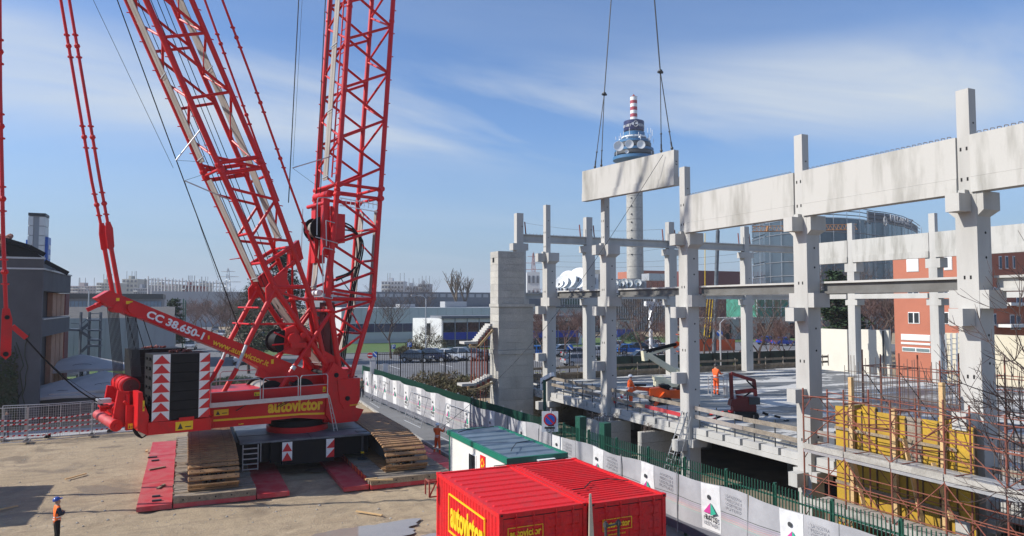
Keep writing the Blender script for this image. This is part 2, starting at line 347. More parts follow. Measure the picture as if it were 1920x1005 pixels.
for i, (u, v, rx, ry) in enumerate([(700, 995, 2.3, .95), (835, 1006, 1.6, .5), (640, 1012, .9, .35), (608, 880, .8, .5)]):
    p = PZ(u, v, .0); sheet('puddle', blob(p.x, p.y, rx, ry, 3.3+i*2, 90, .3), .012+.003*i, WATER)
# sidewalk, kerb and street
kx = [(15.7, 82), (15.4, 70), (14.95, 58), (14.8, 48), (14.85, 40), (14.9, 28), (15.0, 8)]
sheet('pavement', kx+[(19.5, 8), (19.5, 82)], .10, PAVE, thick=.12)
b = MB()
for (a, c) in zip(kx, kx[1:]):
    L0 = Vector((a[0], a[1], .06)); L1 = Vector((c[0], c[1], .06)); d = L1-L0; k = max(1, int(d.length/1.0))
    for i in range(k):
        p = L0+d*(i/k); q = L0+d*((i+.97)/k); o = Vector((random.uniform(-.02, .02), 0, random.uniform(-.01, .01)))
        b.beam(p+o-Vector((.09,0,0)), q+o-Vector((.09,0,0)), .17, .16)
b.build('kerb', KERB, kind='structure')
# rear street that crosses behind the site and the avenue running away to the left
sheet('street_asphalt', [(-60, 84), (60, 84), (60, 96), (-60, 96)], -.02, ASPH)
A0 = PZ(330, 700); A1 = PZ(560, 700)
sheet('avenue_asphalt', [(-13, 72), (14, 72), (13, 84.1), (10, 96.1), (9, 500), (-5, 500), (-6, 96.1), (-12, 84.1)], -.016, ASPH)
sheet('car_park_asphalt', [(12, 96.2), (150, 96.2), (150, 134), (12, 134)], -.02, ASPH)
sheet('lawn', [(9.5, 134.3), (150, 134.3), (150, 168), (9.5, 168)], .02, GRASSM)
sheet('lawn', [(9.2, 97), (11.8, 97), (11.8, 133), (9.2, 133)], .02, GRASSM)
sheet('lawn', [(-4, 78), (8, 78), (9, 83), (-5, 83)], .02, GRASSM)
sheet('lawn', [(-40, 97), (-6.5, 97), (-6.5, 120), (-40, 120)], .02, GRASSM)
b = MB()
for i in range(12): b.box(20+i*8, 20.15+i*8, 100, 106, -.016, -.0155)
for yy in (108.5, ): b.box(13, 120, yy, yy+.2, -.016, -.0155)
b.build('parking_markings', WHITE, kind='structure')
b = MB(); b.box(10, 150, 134, 134.3, -.1, .12); b.box(-60, 14, 83.95, 84.1, -.1, .1); b.build('kerb', KERB, kind='structure')
# hills and far tree belt along the horizon
b = MB(); pr_ = None
for i in range(120):
    x = -1800+i*32; h = 10+7*noise.noise(Vector((i*.21, 0, 1)))+4*noise.noise(Vector((i*.9, 2, 1))); y = 1500
    if pr_ is not None: b.add([(pr_[0], y, -2), (x, y, -2), (x, y, h), (pr_[0], y, pr_[1]), (pr_[0], y+60, -2), (x, y+60, -2), (x, y+60, h), (pr_[0], y+60, pr_[1])], [(0,1,2,3), (7,6,5,4), (3,2,6,7)])
    pr_ = (x, h)
tag(b.build('far_tree_belt', mat('far_trees', (.10, .11, .115), .95, var=.2, sc=.02), kind='stuff'), 'low dull band of distant trees along the horizon', 'trees')
# ============================================================ CRANE MATS
def mat_slab(x0, x1, y0, y1, z0, z1, nseg, label, group):
    t = thing('red_steel_mat', label, 'ground mat', ((x0+x1)/2, y0, z0), 0, group)
    for i in range(nseg):
        a = y0+(y1-y0)*i/nseg; c = y0+(y1-y0)*(i+1)/nseg-.02; e = random.uniform(-.008, .008)
        b = MB(); b.box(x0+e, x1+e, a, c, z0, z1+random.uniform(-.004, .004)); b.build('steel_plate', MATRED, t)
    return t
G = 'red steel ground mats under the crane'
mat_slab(-1.86, -.42, 36.4, 53, -.02, .2, 7, 'faded red steel mat strip, outermost at left of the left crawler', G)
mat_slab(3.25, 4.75, 36.45, 53, -.02, .2, 7, 'red steel mat strip between the left crawler timbers and the open dirt', G)
mat_slab(7.3, 8.55, 36.05, 53, -.02, .2, 7, 'red steel mat strip just left of the right crawler timbers', G)
mat_slab(13.0, 14.2, 37.2, 53, -.02, .2, 7, 'red steel mat strip beside the orange worker, right of the right crawler', G)
def timber_mat(x0, x1, y0, y1, label):
    u = MB(); u.box(x0, x1, y0, y1, -.02, .18)
    t = thing('timber_mat', label, 'timber mat', ((x0+x1)/2, y0, .18), 0, 'timber mats under the crawlers')
    k = int((y1-y0)/.21)
    for i in range(k):
        a = y0+(y1-y0)*i/k; e = random.uniform(-.08, .06); b = MB()
        if i == 0: b.box(x0, x1, a-.01, a+.26, .19, .47); 
        else: b.box(x0+e, x1+random.uniform(-.05, .05), a+.012, a+(y1-y0)/k-.006, .2, .44+random.uniform(-.015, .015))
        b.build('timber_beam', TIMB if i == 0 or random.random() < .15 else TIMB2, t)
    for i in range(5): bb = MB(); bb.tube((x0+.4+i*(x1-x0-.8)/4, y0-.03, .33), (x0+.4+i*(x1-x0-.8)/4, y0+.02, .33), .035, 8); bb.build('bolt_head', BLACK, t)
    tag(u.build('red_steel_mat', MATRED), label.replace('grey weathered timber mat', 'red steel base mat'), 'ground mat', G)
timber_mat(-.36, 3.2, 36.4, 53, 'grey weathered timber mat carrying the left crawler')
timber_mat(8.62, 12.95, 35.9, 53, 'grey weathered timber mat carrying the right crawler')
t = thing('edge_plate', 'orange and red striped steel edge plates along the right timber mat', 'edge plate', (8.6, 36.2, .02))
for i in range(44): y = 36.2+i*.36; b = MB(); b.box(8.57, 8.615, y, y+.355, .02, .42); b.build('plate_segment', MATRED if i % 2 else ORNP, t)
for i, (u, v, l, a, mm) in enumerate([(295, 878, .9, 60, TIMB), (302, 912, .8, 20, TIMB), (286, 857, .5, 90, DARK), (291, 863, .4, 80, DARK), (294, 938, .4, 90, DARK), (293, 930, .35, 90, DARK), (714, 900, 1.2, 105, PINE), (696, 898, .6, 90, PINE), (275, 845, .6, 0, PINE)]):
    p = PZ(u, v, .5 if u > 600 else (.1 if u < 280 else .24)); d = Vector((math.sin(R(a)), math.cos(R(a)), 0))*l/2
    bb = MB(); bb.beam(p-d, p+d, .13, .07)
    o = bb.build('wood_offcut' if mm is not DARK else 'steel_shim', mm)
    tag(o, ['short weathered plank lying on the red mat, rear one', 'thin plank lying askew on the red mat near its front', 'dark steel shim on the red mat beside the rear plank', 'second dark shim on the red mat behind the plank', 'dark shim nearest the front edge of the red mat', 'dark shim just behind the front one on the red mat', 'pale plank lying on the front of the right timber mat', 'stubby pale timber wedge on the right timber mat edge', 'pale timber block beside the rear end of the left red mat'][i], 'offcut')
for i, (u, v, l, a) in enumerate([(142, 893, 1.3, 40), (5, 954, 1.2, 60), (692, 962, 1.4, -40)]):
    p = PZ(u, v, .03); d = Vector((math.sin(R(a)), math.cos(R(a)), 0))*l/2; bb = MB(); bb.beam(p-d, p+d, .1, .05)
    tag(bb.build('loose_plank', PINE), ['loose plank in the shadow on the dirt at left', 'loose plank on the dirt at the left picture edge', 'thin pale batten lying on the dirt between the crane and the puddle'][i], 'plank')
b = MB()
for i in range(750):
    x = random.uniform(-9, 13.5); y = random.uniform(27, 36) if random.random() < .6 else random.uniform(36, 60)
    if -2 < x < 14 and y > 35.5: x = random.uniform(-9, -2.3)
    r = random.uniform(.012, .03) if random.random() < .85 else random.uniform(.03, .07); b.ball((x, y, gz(x, y)+r*.3), r, 5, 0, .6)
tag(b.build('gravel', KERB), 'small loose stones scattered over the dirt', 'gravel', kind='stuff')
# ============================================================ CONTAINERS AND CABIN
def container(x0, x1, y0, y1, h, ribs_long, label, front_logo, side_logo):
    t = thing('shipping_container', label, 'shipping container', ((x0+x1)/2, y0, 0))
    fr = MB(); pw = .14
    for x in (x0, x1-pw):
        for y in (y0, y1-pw): fr.box(x, x+pw, y, y+pw, 0, h)
    for x in (x0+.004, x1-pw-.004): fr.box(x, x+pw, y0+pw, y1-pw, h-.15, h-.004); fr.box(x, x+pw, y0+pw, y1-pw, .02, .2)
    for y in (y0+.004, y1-pw-.004): fr.box(x0+pw, x1-pw, y, y+pw, h-.16, h-.006); fr.box(x0+pw, x1-pw, y, y+pw, .02, .2)
    fr.build('frame', REDB, t)
    for x in (x0-.012, x1-.168):
        for y in (y0-.012, y1-.168):
            cc = MB(); cc.box(x, x+.18, y, y+.18, h-.11, h+.014); o = cc.build('corner_casting', REDB, t); cc = MB(); cc.box(x+.05, x+.13, y-.004, y+.1, h-.085, h-.03); cc.build('casting_hole', BLACK, o)
    def corr(name, fn, L, step, dep, z0, z1, sl=.3):
        b = MB(); k = 0; s = 0.0; pts = []
        while s < L-1e-6:
            e = min(step, L-s); pts += [(s, 0), (s+e*.32, 0), (s+e*.5, dep), (s+e*.82, dep)]; s += step
        pts.append((L, 0))
        for (a, c) in zip(pts, pts[1:]): b.quad(fn(a[0], a[1], z0), fn(c[0], c[1], z0), fn(c[0], c[1], z1), fn(a[0], a[1], z1))
        return b.build(name, REDB, t, fix=False)
    corr('corrugated_side', lambda s, d, z: (x0+.02+d, y0+pw+s, z), y1-y0-2*pw, .28, .045, .2, h-.15)
    corr('corrugated_side', lambda s, d, z: (x1-.02-d, y0+pw+s, z), y1-y0-2*pw, .28, .045, .2, h-.15)
    corr('corrugated_end', lambda s, d, z: (x0+pw+s, y1-.02-d, z), x1-x0-2*pw, .28, .045, .2, h-.15)
    # roof: cross ridges raised on a sheet
    rf = MB(); rf.box(x0+pw, x1-pw, y0+pw, y1-pw, h-.06, h-.045); rf.build('roof_sheet', REDB, t)
    st = (y1-y0-.7)/ribs_long; me = None
    for i in range(ribs_long):
        y = y0+.35+i*st; wd = st*.30
        if me is None:
            q = MB(); a = x0+.22-(x0+x1)/2; c = -a
            q.add([(a, 0, 0), (a+.06, wd*.3, .035), (a+.06, wd*.7, .035), (a, wd, 0), (c, 0, 0), (c-.06, wd*.3, .035), (c-.06, wd*.7, .035), (c, wd, 0)], [(0,4,5,1), (1,5,6,2), (2,6,7,3), (0,1,2,3), (7,6,5,4)])
            me = q.mesh('roof_ridge', [REDB])
        inst(me, 'roof_ridge', t, (0, y-y0, h-.044))
    mid = (x0+x1)/2
    for k, (a, c) in enumerate(((x0+pw+.02, mid-.01), (mid+.01, x1-pw-.02))):
        d = MB(); d.box(a, c, y0+.03, y0+.08, .2, h-.2)
        for zz in (.45, .95, 1.45, 1.95):
            for (aa, cc2) in ((a+.12, (a+c)/2-.08), ((a+c)/2+.08, c-.12)): d.add([(aa, y0+.03, zz), (cc2, y0+.03, zz), (cc2-.05, y0-.002, zz+.06), (aa+.05, y0-.002, zz+.06), (aa+.05, y0-.002, zz+.27), (cc2-.05, y0-.002, zz+.27), (aa, y0+.03, zz+.33), (cc2, y0+.03, zz+.33)], [(0,1,2,3), (3,2,5,4), (4,5,7,6), (0,3,4,6), (1,7,5,2)])
        do = d.build('door', REDB, t)
        g2 = MB(); g2.box(a-.012, c+.012, y0+.045, y0+.07, h-.2, h-.165); g2.box(a-.014, a+.004, y0+.04, y0+.075, .2, h-.2); g2.build('door_seal', RUBBER, t)
        for xx in (a+(c-a)*.3, a+(c-a)*.74):
            lb = MB(); lb.tube((xx, y0-.02, .12), (xx, y0-.02, h-.06), .02, 8)
            for zz in (.3, .9, 1.9, h-.24): lb.box(xx-.05, xx+.05, y0-.035, y0+.03, zz, zz+.07)
            lb.box(xx-.02, xx+.35, y0-.05, y0-.03, 1.15, 1.2); lb.build('locking_bar', REDB, t)
    if side_logo:
        b = MB(); y_a, y_b, za, zb = y0+1.2, y0+4.75, .75, 2.12; xx = x0-.006
        def fr4(o): return [(xx, y_a-o, za-o), (xx, y_b+o, za-o), (xx, y_b+o, zb+o), (xx, y_a-o, zb+o)]
        P = fr4(0)
        for i in range(4): b.beam(P[i], P[(i+1) % 4], .05, .05)
        b.build('logo_frame', YEL, t)
        text('autovictor', 1, YEL, (x0-.008, y_b-.18, za+.2), (0, -1, 0), (0, 0, 1), t, bold=.035, width=y_b-y_a-.36, height=zb-za-.42, ext=.012)
    if front_logo:
        xa, xb, za, zb = front_logo; b = MB(); yy = y0-.012
        P = [(xa, yy, za), (xb, yy, za), (xb, yy, zb), (xa, yy, zb)]
        for i in range(4): b.beam(P[i], P[(i+1) % 4], .018, .018)
        b.build('logo_frame', YEL, t)
        text('autovictor', 1, YEL, (xa+.06, yy, za+.09), (1, 0, 0), (0, 0, 1), t, bold=.03, width=xb-xa-.12, height=zb-za-.17, ext=.006)
        text('www.autovictor.it', 1, YEL, (xa+.2, yy, za-.16), (1, 0, 0), (0, 0, 1), t, bold=.01, width=xb-xa-.45, ext=.004)
    return t
c1 = container(9.2, 12.42, 21.1, 27.35, 2.6, 9, 'red shipping container with wide roof ridges and big yellow lettering on its lit side', (9.5, 10.75, 1.72, 2.12), True)
c2 = container(12.5, 15.55, 20.95, 27.4, 2.6, 22, 'red shipping container with finely ribbed roof, right one beside the banner fence', (12.95, 14.1, 1.62, 2.0), False)
b = MB(); b.path([(12.6, 22.4, 2.72), (13.2, 22.6, 2.66), (13.9, 23.3, 2.68), (14.7, 23.4, 2.67), (15.3, 22.9, 2.65)], .02, 6); tag(b.build('cable', RUBBER), 'loose black cable trailing over the near part of the right red container roof', 'cable')
b = MB(); b.path([(11.6, 27.2, 2.66), (12.7, 27.1, 2.68), (14, 27.25, 2.66), (15.1, 27.2, 2.7)], .02, 6); tag(b.build('cable', RUBBER), 'black cable along the far edge of the red container roofs', 'cable')
b = MB(); p = PX(1124, 905, 12.35); p.y = 20.6; b.add([(12.28, 20.7, 3.0), (12.36, 20.7, 3.0), (12.5, 20.6, 0), (12.2, 20.6, 0), (12.30, 20.75, 3.0), (12.36, 20.75, 3.0), (12.5, 20.7, 0), (12.2, 20.7, 0)], [(0,1,2,3), (7,6,5,4), (1,5,6,2), (4,0,3,7), (0,4,5,1)])
tag(b.build('leaning_pole', mat('pale_pole', (.62, .55, .42), .7)), 'pointed pale board standing before the joint of the two red containers', 'pole')
b = MB(); b.tube((12.75, 20.45, 1.95), (13.25, 20.45, 2.0), .035, 8)
for x in (12.75, 13.25): b.tube((x, 20.45, .0), (x, 20.45, 2.12), .045, 8); b.lathe([(.09, -.05), (.09, .05)], (x, 20.45, 2.0), 10, axis='X')
tag(b.build('steel_roller_stand', DARK), 'dark steel stand with short roller before the right red container', 'stand')
# white site cabin with green trim
t = thing('site_cabin', 'white site cabin with green edge trim and grey ribbed roof behind the red containers', 'cabin', (14, 28.1, 0))
x0, x1, y0, y1, h = 12.75, 15.6, 28.35, 35.9, 2.6
b = MB(); b.box(x0+.03, x1-.03, y0+.03, y1-.03, .1, h-.18); b.build('wall', OFFW, t)
b = MB()
for (a, c, d, e) in ((x0, x1, y0-.08, y0+.06), (x0, x1, y1-.06, y1+.08)): b.box(a-.08, c+.08, d, e, h-.2, h+.05)
for (a, c) in ((x0-.08, x0+.06), (x1-.06, x1+.08)): b.box(a, c, y0+.06, y1-.06, h-.2, h+.05)
for x in (x0, x1-.1):
    for y in (y0, y1-.1): b.box(x, x+.1, y, y+.1, 0, h-.2)
b.box(x0, x1, y0+.005, y0+.1, 0, .14); b.box(x0+.005, x0+.1, y0+.1, y1-.1, 0, .14); b.build('trim', CGRN, t)
rf = MB(); k = 7; st = (y1-y0-.12)/k
for i in range(k):
    a = y0+.06+i*st
    q = MB(); q.box(x0+.06, x1-.06, a+.005, a+st-.005, h-.09, h-.02); q.add([(x0+.06, a+st-.14, h-.02), (x0+.06, a+st-.07, h+.045), (x0+.06, a+st, h-.02), (x1-.06, a+st-.14, h-.02), (x1-.06, a+st-.07, h+.045), (x1-.06, a+st, h-.02)], [(0,3,4,1), (1,4,5,2), (0,1,2), (5,4,3)])
    q.build('roof_panel', CROOF, t)
b = MB(); b.box(x0-.0, x0+.05, y0+3.7, y0+4.75, 1.0, 2.05); f = b.build('window', WHITE, t)
for i in range(4): q = MB(); q.tube((x0-.02, y0+3.9+i*.22, 1.05), (x0-.02, y0+3.9+i*.22, 2.0), .018, 6); q.build('window_bar', DARK, f)
q = MB(); q.box(x0-.006, x0+.05, y0+3.82, y0+4.63, 1.08, 1.98); q.build('pane', GLASS, f)
b = MB(); b.box(x0-.02, x0+.05, y0+1.0, y0+2.0, .9, 2.02); f = b.build('window', WHITE, t); q = MB(); q.box(x0-.026, x0+.05, y0+1.1, y0+1.9, 1.0, 1.9); q.build('pane', GLASS, f)
b = MB(); b.box(x0-.015, x0+.05, y0+2.55, y0+3.15, 1.35, 2.2); f = b.build('fire_sign', REDB, t)
q = MB(); q.add([(x0-.02, y0+2.85, 2.12), (x0-.02, y0+2.6, 1.85), (x0-.02, y0+2.85, 1.6), (x0-.02, y0+3.1, 1.85)], [(0,1,2,3)]); q.add([(x0-.025, y0+2.85, 2.04), (x0-.025, y0+2.68, 1.85), (x0-.025, y0+2.85, 1.68), (x0-.025, y0+3.02, 1.85)], [(0,1,2,3)], 1); q.ball((x0-.02, y0+2.85, 1.72), .07, 8, 0); q.build('sign_print', [YEL, REDB], f)
b = MB(); b.box(14.1, 14.95, y0-.35, y0-.04, 1.9, 2.5); a = b.build('air_conditioner', WHITE, t)
q = MB(); q.lathe([(.22, -.37), (.22, -.345)], (14.4, y0, 2.2), 16, axis='Y'); q.build('fan_grille', BLACK, a)
b = MB(); b.path([(13.3, 29.2, 2.75), (13.5, 29.5, 2.8), (14.2, 30.6, 2.78), (15.2, 31.2, 2.72)], .018, 6); b.path([(12.9, 34.9, 2.68), (13.5, 35.3, 2.7), (15.2, 35.6, 2.72)], .02, 6); b.build('cable', RUBBER, t)
# bracket on the far container edge
b = MB(); s = .5
for (a, c) in (((9.15, 27.2, 1.7), (8.85, 27.2, 1.7)), ((8.85, 27.2, 1.7), (8.85, 27.2, 2.3)), ((8.85, 27.2, 2.3), (9.15, 27.2, 2.3)), ((8.85, 27.2, 1.7), (9.15, 27.2, 2.3)), ((8.85, 27.7, 1.7), (8.85, 27.7, 2.3)), ((8.85, 27.2, 2.3), (8.85, 27.7, 2.3))): b.beam(a, c, .05, .05)
tag(b.build('steel_bracket', STEELR), 'rusty steel frame bracket hanging at the far corner of the left red container', 'bracket')
# ============================================================ GREEN FENCE WITH BANNER
FP = [(16.2, 71.5), (17.04, 46), (17.6, 35), (18.12, 24.4), (18.42, 17.6), (18.8, 8)]
def fx(y):
    for (a, c) in zip(FP, FP[1:]):
        if c[1] <= y <= a[1]: k = (y-c[1])/(a[1]-c[1]); return c[0]+(a[0]-c[0])*k
    return FP[-1][0] if y < 8 else FP[0][0]
FH = 3.15
t = thing('green_fence', 'long green steel pale fence between the pavement and the concrete frame', 'fence', (fx(40), 40, 0))
b = MB()
me_p = MB().box(-.015, .015, -.013, .013, 0, 2.9).mesh('pale', [GREEN])
cnt = 0; y = 9.0; farb = MB(); org = wm(t).inverted()
while y < 71.4:
    x = fx(y)
    if cnt < 290 and y < 44: inst(me_p, 'pale', t, org @ Vector((x, y, .25)), (0, 0, .1)); cnt += 1
    else: farb.box(x-.02, x+.02, y-.025, y+.025, .25, 3.15)
    y += .135
farb.build('far_pales', GREEN, t, kind='stuff')
for z in (.5, 1.6, 2.75):
    for (a, c) in zip(FP, FP[1:]): q = MB(); q.beam((a[0]+.04, a[1], z), (c[0]+.04, c[1], z), .04, .05); q.build('rail', GREEN, t)
yy = 9.5
while yy < 71: q = MB(); q.box(fx(yy)+.03, fx(yy)+.12, yy-.04, yy+.05, .1, 3.2); q.build('post', GREEN if yy < 36 else GALV, t); yy += 2.3
for y0_ in (31.1, 29.0): q = MB(); q.box(fx(y0_)+.02, fx(y0_)+.4, y0_-.2, y0_+.25, .1, 3.7); q.build('gate_post', GREEN, t)
b = MB()
yy = 36.0
while yy < 71: b.quad((fx(yy)+.02, yy, 2.3), (fx(yy+1.1)+.02, yy+1.1, 2.3), (fx(yy+1.1)+.02, yy+1.1, 3.13), (fx(yy)+.02, yy, 3.13)); yy += 1.12
tag(b.build('shade_screen', mat('green_mesh_screen', (.014, .10, .07), .7, var=.3, sc=1), t), None, None)
# banners hang on the fence: each is a thing
def wav(y, z): return .05*math.sin(y*2.1+z)+.04*noise.noise(Vector((y*1.7, z*1.2, 4)))
def banner(ya, yb, idx, label, near):
    t = thing('printed_banner', label, 'banner', (fx((ya+yb)/2)-.1, (ya+yb)/2, .3), 0, 'printed banners along the green fence')
    zt = (lambda y: 2.52+.05*math.sin(y*1.3)+(0 if y < 34 else .2)); off = .10
    def surf(name, y_0, y_1, z0, z1, m, o=0.0, nz=8, ny=None):
        ny = ny or max(2, int((y_1-y_0)/.25)); g = MB()
        for j in range(nz+1):
            for i in range(ny+1):
                y = y_0+(y_1-y_0)*i/ny; zz = z0(y)+(z1(y)-z0(y))*j/nz; g.v.append(Vector((fx(y)-off-o+wav(y, zz), y, zz)))
        for j in range(nz):
            for i in range(ny): g.f.append((j*(ny+1)+i, j*(ny+1)+i+1, (j+1)*(ny+1)+i+1, (j+1)*(ny+1)+i)); g.m.append(0); g.s.append(True)
        return g.build(name, m, t, fix=False)
    cz = lambda v: (lambda y: v)
    surf('fabric', ya, yb, cz(.72), zt, BANN); surf('lower_skirt', ya, yb, cz(.3), cz(.72), BAND)
    # coloured stripes
    for k, (zc, c) in enumerate(((1.62, BLET), (1.55, STRP), (1.48, STRM), (1.41, STRR), (1.34, STRO), (1.27, STRG))):
        surf('stripe', ya, yb, cz(zc), cz(zc+.018), c, .006, 1)
    a = ya+.5*(yb-ya)*(0) + .1; wl = .95
    yl = (ya+yb)/2-wl/2
    surf('white_panel', yl, yl+wl, cz(.78 if near else .7), lambda y: zt(y)-.02, BANW, .012)
    # emblem: dot over a two coloured pyramid, then the name
    yc = yl+wl/2; xx = fx(yc)-off-.055
    def emb(pts, m, nm): g = MB(); g.ext([(xx+wav(yc, 1.6)+(fx(q[0])-fx(yc)), q[0], q[1]) for q in pts], (-.012, 0, 0)); return g.build(nm, m, t)
    # seen from the pavement, +Y is to the left
    emb([(yc+.05+.085*math.cos(i*.524), 2.02+.085*math.sin(i*.524)) for i in range(12)], DARK, 'emblem_dot')
    emb([(yc+.33, 1.42), (yc-.04, 1.42), (yc-.04, 1.82)], MAGE, 'emblem_magenta'); emb([(yc-.05, 1.82), (yc-.05, 1.36), (yc-.33, 1.48)], TEAL, 'emblem_green')
    if near or yb < 60:
        text('FRATUS', 1, BLET, (xx+wav(yc, 1.2)-.005, yc+.37, 1.14), (0, -1, 0), (0, 0, 1), t, bold=.012, width=.74, height=.2, ext=.004)
        text('RESTAURI', 1, GREYL, (xx+wav(yc, 1)-.005, yc+.37, .95), (0, -1, 0), (0, 0, 1), t, bold=.0, width=.74, height=.15, ext=.004)
    if near and yl-ya > 1.2:
        for q, s_ in enumerate(('LA NOSTRA', 'MISSIONE E', 'COSTRUIRE', 'FUTURO')):
            text(s_, .2, GREYL, (fx(yl)-off-.05+wav(yl-.9, 2.2), yl-.3, 2.25-q*.15), (0, -1, 0), (0, 0, 1), t, bold=0, ext=.003, height=.1, width=.75)
    g = MB(); g.tube((fx(ya)-off-.02, ya, .2), (fx(ya)-off-.02, ya, 2.55), .025, 8); g.build('edge_pole', GALV, t)
    return t
STRP = mat('stripe_purple', (.32, .22, .34), .6); STRM = mat('stripe_mauve', (.42, .26, .34), .6); STRR = mat('stripe_pink', (.60, .28, .30), .6); STRO = mat('stripe_orange', (.60, .42, .34), .6); STRG = mat('stripe_green', (.35, .50, .43), .6)
MAGE = mat('emblem_magenta', (.55, .06, .28), .5); TEAL = mat('emblem_teal', (.04, .42, .28), .5); GREYL = mat('grey_lettering', (.35, .35, .37), .5)
yb = 70.9; k = 0
edges = [70.9, 67.9, 64.9, 61.9, 58.8, 55.6, 52.4, 49.3, 46.2, 42.7, 38.6, 34.8, 31.05, 27.3, 23.53, 19.76, 16, 12.2, 9.2]
desc = ['farthest banner at the street corner', 'second banner from the street corner', 'third banner from the street corner', 'fourth banner from the street corner', 'banner behind the rear end of the leaning wire fences', 'banner behind the first grey bollard', 'banner behind the second grey bollard', 'banner behind the middle of the leaning wire fences', 'banner behind the near end of the leaning wire fences', 'banner above the orange worker by the mats', 'banner behind the far end of the white cabin', 'crumpled banner behind the cabin roof', 'banner behind the no parking sign', 'banner level with the far end of the red containers', 'banner level with the near end of the red containers', 'banner with the large readable pyramid emblem right of the containers', 'banner near the lower right, left of the scaffold', 'nearest banner at the lower right corner']
for i, (b_, a_) in enumerate(zip(edges, edges[1:])): banner(a_+.02, b_-.02, i, 'grey '+desc[i], b_ < 35)
# ============================================================ PRECAST CONCRETE FRAME
GY = [-.2, 7.3, 14.8, 21.7, 29.33, 37.0, 44.75]           # rows of the street side (centres)
X0 = 23.0; TOP = 16.33; YF = 49.8
fr = thing('concrete_building', 'unfinished precast concrete building frame with tall columns, deep edge beams and a wet deck', 'building', (37, 30, 0))
def column(x, y, parent, front=True, base=0.0, hs=.35, top=TOP, seat=12.9, brackets=True, cap=True):
    b = MB(); h = hs
    b.box(x, x+.7, y-h, y+h, base, seat)                      # shaft
    b.box(x, x+.36, y-.21, y+.21, seat, top)                  # slim upper stub
    o = b.build('column', CONC, parent)
    def cor(bx, nm='corbel'): q = MB(); q.box(*bx); return q.build(nm, CONC, o)
    cor((x+.01, x+.86, y-h-.22, y+h+.22, 12.32, seat+.003))
    q = MB(); q.add([(x+.01, y-h-.22, 12.32), (x+.86, y-h-.22, 12.32), (x+.86, y+h+.22, 12.32), (x+.01, y+h+.22, 12.32), (x+.012, y-h+.003, 12.12), (x+.69, y-h+.003, 12.12), (x+.69, y+h-.003, 12.12), (x+.012, y+h-.003, 12.12)], [(0,1,5,4), (1,2,6,5), (2,3,7,6), (3,0,4,7), (4,5,6,7)]); q.build('corbel_haunch', CONC, o)
    if brackets:
        for z0, z1 in ((12.28, 12.86), (8.6, 9.15), (5.3, 5.85), (1.95, 2.5)):
            cor((x-.62, x-.002, y-.2, y+.26, z0, z1), 'bracket')
        cor((x-.2, x-.003, y-.12, y+.1, 12.862, 13.0), 'bracket')
    cor((x+.012, x+.9, y-h-.3, y+h+.3, 9.16, 9.75), 'corbel'); cor((x+.013, x+.9, y-h-.26, y+h+.26, 2.15, 2.55), 'corbel')
    q = MB()
    for z in (7.4, 8.3, 10.8, 11.6, 5.0, 3.9): q.tube((x+.42, y-h-.004, z), (x+.42, y-h+.03, z), .045, 10)
    for z in (15.2, 14.0): q.tube((x+.2, y-.214, z), (x+.2, y-.19, z), .035, 8)
    for z in (10.1, 6.9, 3.7, 14.3, 13.3):
        for dy in (-.1, .1): q.box(x-.004, x+.02, y+dy-.03, y+dy+.03, z, z+.12)
    q.build('cast_in_hole', BLACK, o)
    return o
def deep_beam(x, ya, yb, parent, z0=12.91, z1=14.78, t_=.42, loops=True, name='edge_beam', ledge=True):
    b = MB(); b.box(x-.06, x+t_-.1, ya, yb, z0+.5, z1); o = b.build(name, CONCB, parent)
    q = MB(); q.box(x-.075, x+t_-.02, ya, yb, z0, z0+.492); q.build('beam_foot', CONCB, o)
    if loops:
        q = MB(); y = ya+.2
        while y < yb-.2:
            q.path([(x+.05, y, z1-.02), (x+.05, y+.02, z1+.07), (x+.05, y+.13, z1+.09), (x+.05, y+.15, z1-.02)], .012, 4); y += .21
        q.build('rebar_loops', REBAR, o, kind='stuff')
    return o
cols = [column(X0, y, fr) for y in GY[2:]]
column(X0, GY[1], fr)
for ya, yb in ((GY[1], GY[2]), (GY[2], GY[3]), (GY[3], GY[4])): deep_beam(X0, ya+.23, yb-.23, fr)
# floor beams at mid height; flange shade is painted dark into webs and feet
IBM = mat('girder_painted_shade', (.15, .148, .14), .7, col2=(.10, .095, .085), sc=1.5)
def ibeam(p0, p1, parent, h=.62, w_=.5, name='floor_beam', m=None):
    p0 = Vector(p0); p1 = Vector(p1); b = MB(); z = Vector((0, 0, 1))
    b.beam(p0+z*(h-.04), p1+z*(h-.04), w_, .08, 1); b.beam(p0+z*h*.5, p1+z*h*.5, w_*.45, h-.17, 0); b.beam(p0+z*.05, p1+z*.05, w_*.95, .1, 0)
    return b.build(name, [m or CONC, CONC], parent)
for ya, yb in zip(GY[1:], GY[2:]): ibeam((X0+.95, ya+.4, 9.72), (X0+.95, yb-.4, 9.72), fr, .5, m=CONC if yb < 15.5 else IBM)
